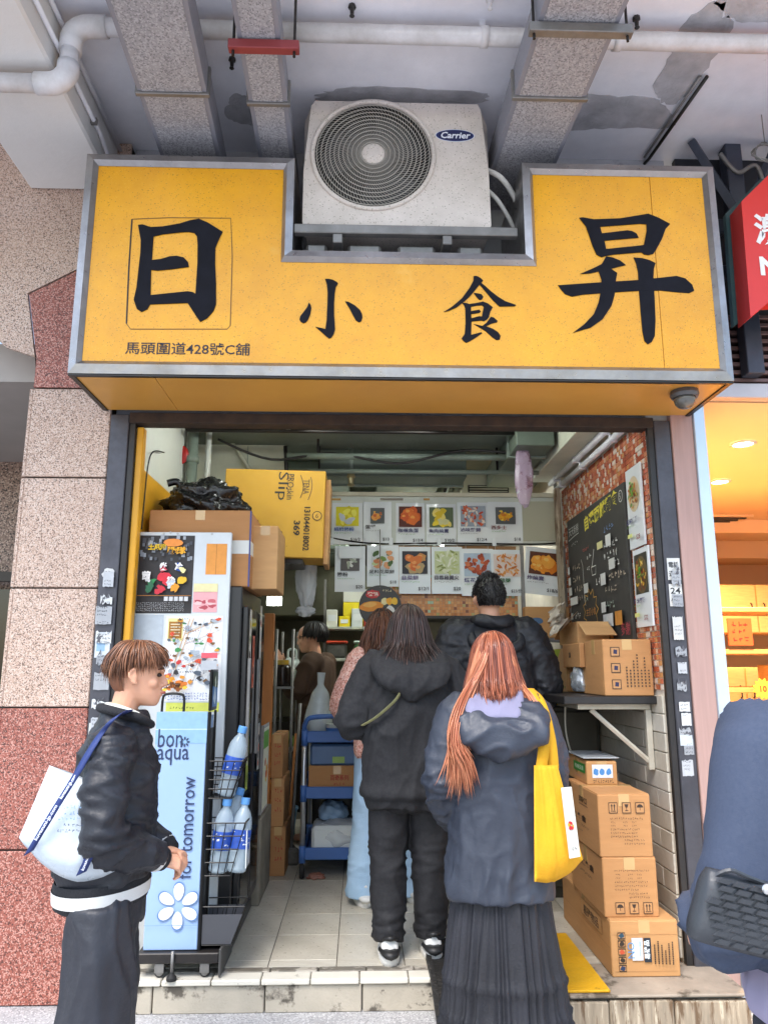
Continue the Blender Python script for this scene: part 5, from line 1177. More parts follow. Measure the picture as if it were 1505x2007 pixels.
# wall shelf and its load
SZ = 1.315; sxl = 1.0
ws = WT('bracket_shelf', 'black shelf on white angle brackets along the mosaic wall', 'shelf', (1.25, 4.5, SZ))
MB().box(onY(1105, 1365, 3.83).x, RX - .007, 3.83, 5.25, SZ - .04, SZ - .001, .004).build('board', M_BLK, ws)
M_BRK = mat('white_angle', 'cfcabb', .5, metal=.2, var=.08, scale=6, dirt=(7, .4, '8a7c66'))
for y in (3.90, 4.8):
    b_ = MB().box(1.10, RX - .02, y, y + .03, SZ - .068, SZ - .0405, .002).build('bracket', M_BRK, ws)
    MB().box(RX - .045, RX - .016, y, y + .03, SZ - .36, SZ - .069, .002).build('upright', M_BRK, b_)
    MB().tube([(1.17, y + .015, SZ - .07), (RX - .04, y + .015, SZ - .32)], .013, 6).build('stay', M_BRK, b_)
MB().box(1.10, 1.13, 3.931, 4.799, SZ - .066, SZ - .0405, .002).build('front_rail', M_BRK, ws)
xs_ = onY(1182, 1300, 3.845).x; bzt = onY(1230, 1254, 3.845).z
def bigprint(p, w_, h_):
    q = h_ * .17
    for i in range(3):
        z = h_ * (.12 + .29 * i); x = w_ * .15
        p.rect(x, z, x + q, z + q, INK); p.rect(x + .004, z + .004, x + q - .004, z + q - .004, 'bd8a58'); p.poly([(x + q * .3, z + q * .3), (x + q * .7, z + q * .25), (x + q * .75, z + q * .7), (x + q * .35, z + q * .75)], '2b2a4a')
    for i in range(7):
        x = w_ * (.45 + .072 * i)
        for k in range(random.randint(6, 11)): p.rect(x, h_ * (.16 + .055 * k), x + .007, h_ * (.16 + .055 * k) + .008, INK)
carton('big printed carton filling the near end of the bracket shelf', xs_, RX - .016, 3.845, 4.16, SZ, bzt, 0, prints=bigprint)
yb1 = onX(1112, 1300, xs_).y; yb2 = onX(1074, 1300, xs_).y; zt2 = onX(1140, 1252, xs_).z
t = carton('open-sided carton numbered 28 with a foil pouch, next on the bracket shelf', xs_ + .004, RX - .03, 4.165, yb1, SZ, SZ + .27, 1, tape=False)
w_ = RX - .03 - xs_ - .004; d_ = yb1 - 4.165
MB().box(-w_ / 2 - .03, -w_ / 2 - .002, -d_ / 2, d_ / 2, .14, .272, .003).build('hanging_flap', M_CARD[0], t)
p = PR((-w_ / 2 - .0305, d_ / 2, .14), (0, -1, 0), (0, 0, 1)); p.text('28', d_ * .38, .055, .03, INK, bold=.04); p.build('number', t)
M_FOIL = mat('silver_pouch', 'c3c8cc', .25, metal=.5, var=.1, scale=12, bump=.8, bscale=25)
t = thing('foil_pouch', 'crumpled silver pouch bulging from the open-sided carton', 'pouch', (xs_ + .0, 4.165 + d_ * .32, SZ))
crumple('film', 0, 0, .062, .045, d_ * .22, .085, M_FOIL, t, 3, 24, .25)
t = carton('carton with a green leafy side at the far end of the bracket shelf', xs_ - .005, RX - .05, yb1 + .005, yb2, SZ, SZ + .25, 3, tape=False)
w_ = RX - .05 - xs_ + .005; d_ = yb2 - yb1 - .005
p = PR((-w_ / 2 - .0012, d_ / 2, 0), (0, -1, 0), (0, 0, 1)); p.rect(.0, .0, d_, .25, 'd2a878'); p.poly([(0, .25), (d_ * .75, .25), (d_ * .5, .16), (d_ * .3, .08), (0, .06)], 'a9b93a'); p.poly([(0, .25), (d_ * .3, .25), (d_ * .2, .1), (0, .06)], 'bcc848')
for k in range(14): p.disk(random.uniform(0, d_ * .9), random.uniform(.01, .04), .014, random.choice(['4f7a3a', '2f4a3a', '8a9a5a']), .6, 7, .4)
p.build('green_print', t)
# open carton with wrapping paper on top of the 28 carton
xo = xs_ + .02; t = carton('open carton stuffed with crumpled wrapping paper on the shelf cartons', xo, RX - .06, 4.35, 4.75, SZ + .276, SZ + .40, 3, flaps=True)
M_WRAP = mat('wrapping_paper', 'd9cdbd', .6, var=.1, scale=14, bump=.7, bscale=14, spots=(12, .66, '8a8078'))
t2 = thing('wrapping_paper', 'crumpled sheet of printed wrapping paper spilling from the open carton', 'paper', (xo + .02, 4.5, SZ + .40))
def sheet(w_, h_, seed, fold, nx=16, nz=16):
    V = []; F = []
    for k in range(nz + 1):
        for j in range(nx + 1):
            u, v = j / nx - .5, k / nz
            d = .06 * noise.noise(Vector((u * 3 + seed, v * 3, 0))) + .025 * abs(noise.noise(Vector((u * 8, v * 8, seed))))
            V.append(fold(u * w_, v * h_, d))
    for k in range(nz):
        for j in range(nx): q = k * (nx + 1) + j; F.append((q, q + 1, q + nx + 2, q + nx + 1))
    return MB().add(V, F)
sheet(.34, .28, 2, lambda u, v, d: (-.10 + v * .22 + d, -u, -.06 + .16 * v + abs(u) * .3 + d)).build('sheet', M_WRAP, t2, True)
sheet(.22, .3, 6, lambda u, v, d: (-.07 - .03 * v + d, .12 - u, .10 - v * .32 + d)).build('sheet', M_WRAP, t2, True)
# carton with a blue oval beyond, below the fried-ball poster
A = onY(1030, 1250, 5.3); B = onY(1095, 1190, 5.3)
t = carton('carton with a blue oval mark below the tilted poster', A.x, RX - .02, 5.30, 5.38, A.z, B.z, 1, tape=False, prints=lambda p, w_, h_: (p.disk(w_ * .26, h_ * .55, .045, '4a6a90', .5, 18, .05), p.text('Z-8', w_ * .5, h_ * .46, h_ * .17, INK, wid=.07)))
t = WT('steel_counter_rack', 'steel rack holding the blue oval carton at the end of the counter', 'rack', (1.3, 5.35, FZ))
for x in (A.x + .0, RX - .03): MB().box(x, x + .025, 5.382, 5.41, FZ, mbz0 - .01, .002).build('upright', M_GALV, t)
MB().box(A.x, RX - .006, 5.29, 5.381, A.z - .03, A.z - .002, .003).build('shelf', M_GALV, t)
for x in (A.x, RX - .03): MB().box(x, x + .02, 5.30, 5.32, FZ, A.z - .031, .002).build('upright', M_GALV, t)
MB().box(1.39, 1.43, 5.24, 5.285, 1.35, 2.72, .003).build('wooden_batten', M_WOODOLD, t)
uf = WT('under_counter_fridge', 'dark under-counter fridge below the bracket shelf', 'fridge', (1.27, 4.9, FZ))
MB().box(1.08, RX - .02, 4.75, 5.28, FZ, 1.22, .006).build('cabinet', mat('fridge_dark', '3b3a33', .45, metal=.3, var=.15), uf)
for z in (.2, .72): MB().box(1.1, RX - .04, 4.735, 4.749, z, z + .47, .004).build('door', mat('fridge_door', '4a4840', .4, metal=.4, var=.15), uf)
cwr = WT('hanging_cable', 'loose cream cable dangling from the bracket shelf', 'cable', (1.2, 4.2, .95))
MB().tube(bez([(1.13, 4.25, SZ - .05), (1.13, 4.26, 1.1), (1.18, 4.3, .95), (1.24, 4.3, .86), (1.25, 4.3, .78)]), .005, 5).build('cable', M_BRK, cwr, True)

# ---- the stack of cartons by the right jamb
def nearbox(label, px, z0, m_, depth, prints, sidefn, skew=0.):
    """px = near-face corners (x0,x1,ytop,ybot); Y from where its bottom edge meets z0"""
    x0, x1, yt, yb = px; Yn = onZ((x0 + x1) / 2, yb, z0).y
    X0 = onY(x0, (yt + yb) / 2, Yn).x; X1 = onY(x1, (yt + yb) / 2, Yn).x; z1 = onY((x0 + x1) / 2, yt, Yn).z
    t = carton(label, X0, X1, Yn, Yn + depth, z0, z1 - .003, m_, prints=prints, rz=skew)
    if sidefn: side_print(t, X1 - X0, depth, z1 - z0, sidefn)
    return t, z1
def pr_bottom(p, w_, h_):
    random.seed(8); p.rect(w_ * .02, h_ * .75, w_ * .98, h_ * .755, '8a6038'); p.rect(w_ * .04, h_ * .1, w_ * .96, h_ * .105, '9a7048')
    for i in range(5):
        z = h_ * (.10 + .145 * i); p.rect(w_ * .10, z, w_ * .21, z + h_ * .12, INK); p.rect(w_ * .108, z + .004, w_ * .202, z + h_ * .12 - .004, 'bd8a58'); p.disk(w_ * .155, z + h_ * .06, .012, ['2a3a5a', '33271c', 'c2502f', '33271c', '2a4a5a'][i], .8, 10, .2)
    p.rect(w_ * .30, h_ * .30, w_ * .46, h_ * .70, 'd4dbe2'); p.text('NO', w_ * .335, h_ * .34, .03, '4a8ac0', rot=R(90)); p.scrawl(w_ * .41, h_ * .34, w_ * .04, h_ * .3, '4a8ac0', 1)
    p.rect(w_ * .475, h_ * .27, w_ * .58, h_ * .70, '1c2733'); p.text('易碎品', w_ * .56, h_ * .32, .026, 'dfe6ea', rot=R(90), wid=h_ * .34, bold=.03)
    for i in range(6):
        x = w_ * (.62 + .05 * i)
        for k in range(random.randint(8, 15)): p.rect(x, h_ * (.24 + .032 * k), x + .006, h_ * (.24 + .032 * k) + .006, INK)
def sd_bottom(p, d_, h_):
    p.rect(0, h_ * .5, d_, h_ * .505, '8a6038'); p.rect(d_ * .45, h_ * .58, d_ * .86, h_ * .9, '8a6038'); p.rect(d_ * .453, h_ * .59, d_ * .857, h_ * .89, 'c0905e'); p.text('易碎物品', d_ * .50, h_ * .62, h_ * .2, INK, wid=d_ * .3, bold=.02)
def pr_mid(flip):
    def f(p, w_, h_):
        random.seed(2); z = h_ * (.06 if flip else .70)
        icons(p, w_ * .2, z, w_ * .17, 3, flip)
        for i in range(8):
            k = i if not flip else 7 - i; zz = h_ * (.60 - .057 * i) if not flip else h_ * (.32 + .065 * i)
            if k in (1, 2): [p.scrawl(w_ * x, zz, w_ * .09, h_ * .033, INK, 3) for x in (.22, .45, .62)]
            else: p.scrawl(w_ * (.2 if k < 6 else .45), zz, w_ * random.uniform(.42, .66) * (1 if k < 6 else .6), h_ * .035, INK)
    return f
def sd_mid(p, d_, h_):
    p.disk(d_ * .12, h_ * .86, .04, INK, .9, 9, .35); p.text('500PCS', d_ * .42, h_ * .72, h_ * .10, INK, wid=d_ * .26, bold=.02); p.rect(d_ * .42, h_ * .68, d_ * .7, h_ * .69, INK)
    p.rect(d_ * .48, h_ * .48, d_ * .66, h_ * .485, '8a6038'); p.text('環保餐盒', d_ * .08, h_ * .40, h_ * .11, INK, wid=d_ * .55, bold=.03); p.scrawl(d_ * .12, h_ * .30, d_ * .6, h_ * .05, '5a4028'); p.scrawl(d_ * .12, h_ * .2, d_ * .4, h_ * .05, '5a4028')
ta, zA = nearbox('long taped carton with blue and black labels at the bottom of the stack', (1197, 1330, 1803, 1915), FZ, 1, .80, pr_bottom, sd_bottom)
tb, zB = nearbox('carton printed upside down, second from the bottom of the stack', (1182, 1288, 1680, 1798), zA, 0, .52, pr_mid(True), lambda p, d, h: (p.text('環保餐盒', d * .25, h * .6, h * .12, INK, wid=d * .5, bold=.03), p.scrawl(d * .3, h * .45, d * .4, h * .07, INK)))
tc_, zC = nearbox('carton marked 500PCS with upright handling symbols in the stack', (1173, 1276, 1556, 1680), zB, 0, .52, pr_mid(False), sd_mid)
td, zD = nearbox('small carton wrapped in clear film with blue figures on top of the stack', (1149, 1209, 1492, 1538), zC, 1, .34, lambda p, w_, h_: (p.rect(w_ * .18, h_ * .30, w_ * .85, h_ * .88, 'dfe5ea'), [p.disk(w_ * x, h_ * .56, .014, '4f8fd0', 1.1, 10, .2) for x in (.3, .5, .72)], p.scrawl(w_ * .18, h_ * .08, w_ * .7, h_ * .15, INK, 9)),
                 lambda p, d, h: (p.rect(d * .35, h * .45, d * .95, h * .85, '3f8a3a'), p.text('有機豆漿', d * .42, h * .55, h * .2, 'dfe8d0', wid=d * .45), p.scrawl(d * .4, h * .2, d * .4, h * .12, 'a98a8a')))
MB().box(-.09, .09, -.172, .172, .125, .1285, .001).build('film_top', mat('film_white', 'c9ced2', .15, var=.15, scale=10, bump=.4, bscale=16), td)
# yellow tactile mat, ramp
t = WT('yellow_mat', 'worn yellow rubber mat on the ledge beside the long taped carton', 'mat', (.95, 3.75, FZ))
MB().box(.845, 1.045, 3.43, 4.12, FZ + .001, FZ + .012, .003).build('mat', mat('mat_yellow', 'e0a915', .7, var=.12, scale=9, bump=.7, bscale=60, spots=[(8, .63, '7a5a1a')]), t)
t = WT('door_ramp', 'black chequered metal ramp leading up over the step', 'ramp', (.55, 3.5, 0))
M_RMP = mat('ramp_black', '2d2c2b', .6, metal=.3, var=.3, scale=9, bump=.8, bscale=55, spots=[(9, .6, '8a857c')])
prof = [(3.02, .006), (3.585, .150), (4.05, .152)]
k = MB()
for x in (.335, .80): k.v += [(x, y, z) for y, z in prof] + [(x, y, z - .012) for y, z in prof]
k.f += [(0, 1, 7, 6), (1, 2, 8, 7), (3, 9, 10, 4), (4, 10, 11, 5), (0, 6, 9, 3), (2, 5, 11, 8), (0, 3, 4, 1), (1, 4, 5, 2), (6, 7, 10, 9), (7, 8, 11, 10)]
k.build('plate', M_RMP, t)
k = MB()
for x in (.312, .334): k.v += [(x, y, z + .014) for y, z in prof] + [(x, y, z - .013) for y, z in prof]
k.f += [(0, 1, 7, 6), (1, 2, 8, 7), (3, 9, 10, 4), (4, 10, 11, 5), (0, 6, 9, 3), (2, 5, 11, 8), (0, 3, 4, 1), (1, 4, 5, 2), (6, 7, 10, 9), (7, 8, 11, 10)]
k.build('kerb_edge', M_RMP, t)
# timber offcut at the foot of the granite pillar
t = WT('timber_board', 'raw timber board leaning at the foot of the left door jamb', 'board', (-1.2, 3.66, 0))
a = onY(150, 1930, 3.66); MB().box(a.x, a.x + .14, 3.652, 3.694, 0, .42, .004).build('board', M_WOODOLD, t)
# ================================================================== WATER RACK, BOTTLES, TROLLEY, KITCHEN
M_BLUEP = mat('panel_blue', '9db9e0', .35, var=.05, scale=3, dirt=(4, .2, '7f9cc8'))
M_WIRE = mat('black_wire', '1d1d1e', .4, metal=.4)
RYP = 3.66
rx1 = onY(397, 1630, RYP).x; rx0 = rx1 - .235; rz0 = onY(390, 1862, RYP).z; rz1 = onY(384, 1395, RYP).z
rk = WT('water_rack', 'pale blue bottled-water rack on castors printed bon aqua for tomorrow', 'display rack', ((rx0 + rx1) / 2, RYP, FZ))
MB().box(rx0, rx1, RYP, RYP + .018, rz0, rz1, .003).build('side_panel', M_BLUEP, rk)
MB().box(rx1 + .0005, rx1 + .014, RYP - .003, RYP + .022, rz0 - .02, rz1 + .0, .003).build('post', M_WIRE, rk)
MB().box(rx1 + .0005, rx1 + .012, RYP + .15, RYP + .168, rz0 - .02, rz1, .003).build('post', M_WIRE, rk)
MB().tube(bez([(rx0 + .02, RYP + .01, rz1 - .02), (rx0 + .022, RYP + .01, rz1 + .06), (rx0 + .04, RYP + .01, rz1 + .08), (rx0 + .10, RYP + .01, rz1 + .08), (rx0 + .12, RYP + .01, rz1 + .06), (rx0 + .12, RYP + .01, rz1 - .02)], 4), .006, 6).build('handle', M_WIRE, rk, True)
MB().box(rx1 - .004, rx1 + .0, RYP + .0225, RYP + .1495, rz0, rz1 - .02).build('back_panel', M_BLUEP, rk)
MB().box(rx1 + .0004, rx1 + .003, RYP + .085, RYP + .1495, rz0, rz1 - .08).build('black_strip', M_BLK, rk)
hz1 = onY(395, 1312, RYP).z
hd = MB().box(rx1 + .001, rx1 + .014, RYP + .0, RYP + .15, rz1 + .003, hz1, .004).build('header', M_WIRE, rk)
p = PR((rx1 + .0145, RYP, rz1), (0, 1, 0), (0, 0, 1)); hh = hz1 - rz1
p.rect(.012, .02, .138, hh - .012, '5f86b8'); p.poly([(.012, hh - .012), (.138, hh - .012), (.138, hh * .55), (.012, hh * .6)], '3d4a3a'); p.poly([(.03, hh * .3), (.07, hh * .62), (.1, hh * .3), (.075, hh * .15)], 'c9dcea'); p.poly([(.06, hh * .75), (.08, hh * .85), (.09, hh * .6), (.07, hh * .55)], 'e0ead8'); p.build('header_print', hd)
PW, PH = rx1 - rx0, rz1 - rz0
p = PR((rx0, RYP - .0006, rz0), (1, 0, 0), (0, 0, 1), .001, .0003)
p.rect(.0, PH * .86, PW - .0, PH - .002, '8db3d6'); p.rect(0, PH * .92, PW, PH * .925, 'b9cfe0')
def pxr(px, py): q = onY(px, py, RYP); return q.x - rx0, q.z - rz0
a = pxr(308, 1492); b = pxr(352, 1450)
p.text('bon', a[0], pxr(308, 1465)[1], .082, '2d3a5c', wid=.112, bold=.005); p.text('aqua', a[0], pxr(308, 1494)[1] - .012, .072, '2d3a5c', wid=.145, bold=.005)
s = pxr(363, 1454)
for k in range(8): p.disk(s[0] + .016 * math.cos(k * math.pi / 4), s[1] + .016 * math.sin(k * math.pi / 4), .008, '2d3a5c', .5, 8, 0, k * math.pi / 4)
c0_ = pxr(375, 1722); c1_ = pxr(375, 1522)
p.text('for tomorrow', c0_[0], c0_[1], .062, '2d3a5c', rot=R(90), wid=c1_[1] - c0_[1], bold=.004)
s = pxr(350, 1775)
for k in range(6):
    a = R(90 + 60 * k); pts = []
    for t_ in range(16):
        u = 2 * math.pi * t_ / 15.999; r_ = .058 + .036 * math.cos(u); wd = .026 * math.sin(u) * (.6 + .5 * (r_ / .1))
        pts.append((s[0] + r_ * math.cos(a) - wd * math.sin(a), s[1] + r_ * math.sin(a) + wd * math.cos(a)))
    p.poly([(s[0] + (x - s[0]) * 1.07 + .0, s[1] + (y - s[1]) * 1.07) for x, y in pts], '5f83b8'); p.poly(pts, 'e6ecf4')
p.rect(0, PH * .10, PW, PH * .102, '7f9cc8'); p.build('panel_print', rk)
# base on castors
bx1 = rx1 + .10
MB().box(rx0 - .02, bx1, RYP - .03, RYP + .16, rz0 - .045, rz0 - .003, .004).build('base', M_BLK, rk)
MB().box(bx1 + .0005, bx1 + .012, RYP - .03, RYP + .27, rz0 - .10, rz0 + .012, .003).build('skirt', mat('base_grey', '4b4a48', .6), rk)
M_RUB = mat('rubber', '1e1d1d', .7)
for x, y in ((bx1 - .06, RYP - .005), (rx0 + .08, RYP - .005), (bx1 - .06, RYP + .13), (rx0 + .08, RYP + .13)):
    zr = (rz0 - .045 - FZ)
    w_ = MB().lathe([(.012, -.011), (zr * .36, -.011), (zr * .40, -.006), (zr * .40, .006), (zr * .36, .011), (.012, .011)], 16, Matrix.Translation((x, y, FZ + zr * .40)) @ Matrix.Rotation(R(90), 4, 'X')).build('castor', M_RUB, rk, 'auto')
    MB().lathe([(.016, -.013), (.016, .013)], 10, Matrix.Translation((x, y, FZ + zr * .40)) @ Matrix.Rotation(R(90), 4, 'X')).build('hub', M_GALV, w_)
    MB().box(x - .02, x + .02, y - .018, y - .0135, FZ + zr * .35, rz0 - .046, .001).build('fork', M_GALV, w_)
q = onY(338, 1890, RYP - .04)
MB().tube([(q.x, RYP - .042, FZ + .012), (q.x, RYP - .042, rz0 + .01)], .007, 8).build('levelling_foot', M_GALV, rk, True)
MB().lathe([(.022, 0), (.022, .012), (.012, .022), (.008, .03)], 14, Matrix.Translation((q.x, RYP - .042, FZ))).build('levelling_foot', M_RUB, rk, 'auto')
# wire baskets on the side that faces the shop
def basket(z0, z1, xo0, xo1, y0, y1, solid=False):
    mb = MB(); xi = rx1 + .016
    def loop(z, xo): mb.tube([(xi, y0, z), (xo, y0, z - .0), (xo, y1, z), (xi, y1, z)], .003, 5)
    n = 5
    for k in range(n):
        t_ = k / (n - 1); loop(z0 + (z1 - z0) * t_ - .03 * t_ * 0, xo0 + (xo1 - xo0) * t_)
    for k in range(6):
        y = y0 + (y1 - y0) * k / 5; mb.tube([(xi, y, z0), (xo0, y, z0), (xo1, y, z1)], .0022, 4)
    for k in range(1, 4):
        f = k / 4
        for y in (y0, y1): mb.tube([(xi + (xo0 - xi) * f, y, z0), (xi + (xo1 - xi) * f, y, z1)], .0022, 4)
    mb.tube([(xo1, y0, z1), (xo1 + .012, (y0 + y1) / 2, z1 + .012), (xo1, y1, z1)], .004, 5)
    o = mb.build('wire_basket', M_WIRE, rk); 
    if solid:
        MB().add([(xi, y0 - .004, z0 + .005), (xo0 - .005, y0 - .004, z0 + .005), (xo1 - .008, y0 - .004, z1 - .03), (xi, y0 - .004, z1 - .03), (xi, y1, z0 + .005), (xo0 - .005, y1, z0 + .005), (xo1 - .008, y1, z1 - .03), (xi, y1, z1 - .03)], [(0, 1, 2, 3), (1, 5, 6, 2), (4, 7, 6, 5), (0, 4, 5, 1)]).build('bin_liner', mat('bin_grey', '4a4b50', .5, var=.1), o)
    return o
zz = lambda py: onY(430, py, RYP + .05).z
B1 = (zz(1562), zz(1490)); B2 = (zz(1712), zz(1610)); B3 = (zz(1846), zz(1772))
basket(B1[0], B1[1], rx1 + .12, rx1 + .17, RYP + .01, RYP + .15)
basket(B2[0], B2[1], rx1 + .13, rx1 + .19, RYP + .01, RYP + .15)
basket(B3[0], B3[1], rx1 + .15, rx1 + .20, RYP + .01, RYP + .15, True)
q = onY(462, 1655, RYP + .1); tg = MB().box(rx1 + .195, rx1 + .199, RYP + .02, RYP + .13, q.z - .085, q.z + .075).build('price_card', MATS['laminated_paper'], rk)
# bottles
M_PET = mat('pet_clear', 'cfe2ee', .06, spec=.6, alpha=.42, var=.05)
M_CAP = mat('cap_blue', '5f9ad8', .4)
M_LBL = mat('label_blue', '2f55b0', .35, var=.08, scale=20)
def bottle_mesh():
    prof = [(.034, 0), (.043, .008), (.044, .02), (.041, .03), (.044, .04), (.041, .052), (.044, .064), (.041, .076), (.044, .09), (.044, .205), (.040, .235), (.028, .262), (.0165, .278), (.0165, .292)]
    a = MB().lathe(prof, 18).mesh('body', M_PET, True)
    b = MB().lathe([(.0455, .10), (.0458, .102), (.0458, .178), (.0455, .18)], 18, None, False, False).mesh('label_sleeve', M_LBL, True)
    c = MB().lathe([(.0205, .288), (.021, .292), (.021, .315), (.018, .318)], 16).mesh('cap', M_CAP, 'auto')
    p = []
    return a, b, c
bm = bottle_mesh()
def bottle(label, pos, tilt, rz):
    t = thing('water_bottle', label, 'bottle', pos, 0, 'water bottles in the rack'); t.rotation_euler = (0, tilt, rz)
    share('body', bm[0], t); l = share('label_sleeve', bm[1], t); share('cap', bm[2], t)
    p = PR((0, 0, 0), (1, 0, 0), (0, 0, 1)); V = []
    random.seed(hash(label) % 1000)
    mb = MB()
    for i in range(26):          # white flecks and letter strokes wrapped round the sleeve
        a = random.uniform(0, 6.28); z = random.uniform(.106, .17); da = random.uniform(.1, .28); dz = random.uniform(.004, .012); r_ = .0462
        mb.add([(r_ * math.cos(a), r_ * math.sin(a), z), (r_ * math.cos(a + da), r_ * math.sin(a + da), z + .003), (r_ * math.cos(a + da), r_ * math.sin(a + da), z + dz), (r_ * math.cos(a), r_ * math.sin(a), z + dz * .7)], [(0, 1, 2, 3)])
    mb.build('label_print', MATS['laminated_paper'], l)['kind'] = 'stuff'
bl = ['water bottle standing alone in the top wire basket', 'water bottle against the blue back of the middle basket', 'water bottle behind the front pair in the middle basket', 'foremost water bottle in the middle basket', 'water bottle at the outer corner of the middle basket']
bottle(bl[0], (rx1 + .085, RYP + .07, B1[0] + .004), R(13), 0)
bottle(bl[1], (rx1 + .065, RYP + .06, B2[0] + .004), R(6), 0)
bottle(bl[2], (rx1 + .075, RYP + .165, B2[0] + .04), R(12), 0)
bottle(bl[3], (rx1 + .150, RYP + .055, B2[0] + .004), R(9), 1)
bottle(bl[4], (rx1 + .155, RYP + .15, B2[0] + .02), R(14), 2)

# ---- clutter between fridge and kitchen
yp = onZ(520, 1722, FZ).y; a = onY(519, 1500, yp)
t = WT('timber_post', 'orange-brown timber post standing behind the display fridge', 'post', (a.x, yp, FZ))
M_TIM = mat('orange_timber', 'b8743a', .55, var=.12, scale=6, stretch=(10, 10, 1), bump=.1, bscale=40)
MB().box(a.x - .034, a.x + .034, yp, yp + .06, FZ, onY(519, 1202, yp).z, .004).build('post', M_TIM, t)
MB().box(a.x - .04, a.x + .04, yp - .006, yp - .0005, onY(519, 1420, yp).z, onY(519, 1355, yp).z, .002).build('splice_plate', M_TIM, t)
for k, (pa, pb, yt, yb, c, lab) in enumerate(((528, 560, 1620, 1716, 2, 'reddish carton on the floor beside the timber post'), (529, 558, 1525, 1620, 0, 'carton with red marks stacked second beside the timber post'), (530, 556, 1440, 1525, 2, 'topmost carton of the pile beside the timber post'))):
    y = yp + .05; A = onY(pa, yb, y); B = onY(pb, yt, y)
    z0 = FZ if k == 0 else zprev; zprev = B.z
    carton(lab, A.x, B.x, y, y + .4, z0, B.z - .004, c, prints=lambda p, w_, h_: [p.scrawl(w_ * .3, h_ * (.3 + .2 * i), w_ * .55, h_ * .1, 'b5302a', 3) for i in range(3)])
tp = WT('flyer_stand', 'narrow framed flyer hung on the end of the display fridge', 'flyer', (-.56, 4.7, 1.0))
MB().box(-.60, -.56, 4.625, 4.64, .62, 1.12, .003).build('frame', M_GALV, tp)
MB().box(-.569, -.5655, 4.641, 4.95, .62, 1.12, .001).build('flyer', MATS['laminated_paper'], tp)
p = PR((-.5652, 4.645, .62), (0, 1, 0), (0, 0, 1)); p.rect(.02, .02, .28, .48, 'e6ead8'); p.rect(.03, .36, .27, .46, '6aa84a'); [p.disk(.15 + random.uniform(-.07, .07), .22 + random.uniform(-.07, .07), .03, random.choice(['d98a3a', 'c2502f', 'e8c84a']), .8, 8, .3) for _ in range(9)]; p.build('print', tp)
gp = WT('grey_plinth', 'stained grey plinth on the floor beneath the framed flyer', 'plinth', (-.57, 4.8, FZ))
MB().box(LX + .03, -.56, 4.645, 5.15, FZ, .6, .006).build('plinth', mat('plinth_grey', '8c8577', .8, var=.15, scale=6, dirt=(5, .6, '4a4338')), gp)
# kitchen rack on the left with goods
ky = 6.0
kr = WT('kitchen_rack', 'steel kitchen rack loaded with sauces along the left of the kitchen', 'rack', (-.7, ky, FZ))
kx0 = onY(536, 1400, ky).x; kx1 = onY(574, 1400, ky).x
for x in (kx0, kx1 - .02):
    for y in (ky, ky + .45): MB().tube([(x + .01, y, FZ), (x + .01, y, 1.75)], .011, 8).build('upright', M_GALV, kr, True)
lv = [onY(560, 1590, ky).z, onY(560, 1470, ky).z, onY(560, 1345, ky).z]
for z in lv: MB().box(kx0, kx1, ky - .01, ky + .46, z - .02, z - .002, .003).build('shelf', M_GALV, kr)
def goods(label, name, cat, x, y, z, build): 
    t = WT(name, label, cat, (x, y, z)); build(t, x, y, z); return t
def jar(c1, c2, r, h):
    def f(t, x, y, z):
        T = Matrix.Translation((x, y, z)); MB().lathe([(r * .9, 0), (r, .01), (r, h * .72), (r * .8, h * .8), (r * .6, h * .84)], 18, T).build('jar_body', mat('jar_' + c1, c1, .2, spec=.6, var=.2, scale=14), t, 'auto'); MB().lathe([(r * .72, h * .82), (r * .72, h * .99), (r * .6, h)], 18, T).build('lid', mat('lid_' + c2, c2, .4), t, 'auto')
    return f
w3 = kx1 - kx0
goods('dark sauce jar with a mustard lid on the top kitchen rack shelf', 'sauce_jar', 'jar', kx0 + w3 * .35, ky + .08, lv[2], jar('241a14', 'b8922a', .07, .2))
goods('clear storage jar beside the dark sauce jar', 'storage_jar', 'jar', kx0 + w3 * .78, ky + .12, lv[2], jar('9aa08e', 'd8d8d0', .05, .16))
goods('bunch of green vegetables on the middle kitchen rack shelf', 'vegetables', 'vegetables', kx0 + w3 * .4, ky + .1, lv[1], lambda t, x, y, z: [crumple('leaf_bunch', x + dx, y, z + .05, .05, .05, .06, mat('leaf_green', '5f7a2f', .6, var=.4, scale=22), t, k + 3, 14, .5) for k, dx in enumerate((-.05, .04))])
goods('orange carton with red print on the lower kitchen rack shelf', 'orange_packet', 'packet', kx0 + w3 * .4, ky + .1, lv[0], lambda t, x, y, z: (MB().box(x - .09, x + .09, y - .06, y + .1, z, z + .2, .004).build('body', mat('packet_orange', 'c9762a', .5), t), MB().box(x - .07, x + .0, y - .064, y - .0605, z + .08, z + .15).build('label', mat('packet_red', 'b5281f', .5), t)))
goods('blue tub under the kitchen rack', 'blue_tub', 'tub', kx0 + w3 * .45, ky + .15, FZ, lambda t, x, y, z: (MB().lathe([(.09, 0), (.12, .25), (.128, .26)], 18, Matrix.Translation((x, y, z))).build('tub', mat('tub_blue', '6f95b8', .4), t, 'auto'), MB().lathe([(.13, .261), (.13, .275)], 18, Matrix.Translation((x, y, z))).build('rim', mat('tub_blue', '6f95b8', .4), t, 'auto')))
goods('white carrier bag on the top kitchen rack shelf', 'carrier_bag', 'bag', kx0 + w3 * .72, ky + .3, lv[2], lambda t, x, y, z: (crumple('film', x, y, z + .08, .1, .09, .13, mat('bag_white', 'd0dbd6', .35, var=.1, scale=8, bump=.5, bscale=20), t, 4, 24, .3), MB().tube(bez([(x - .03, y, z + .2), (x - .03, y, z + .28), (x + .03, y, z + .28), (x + .03, y, z + .2)], 4), .01, 6).build('handle_loop', MATS['bag_white'], t)))
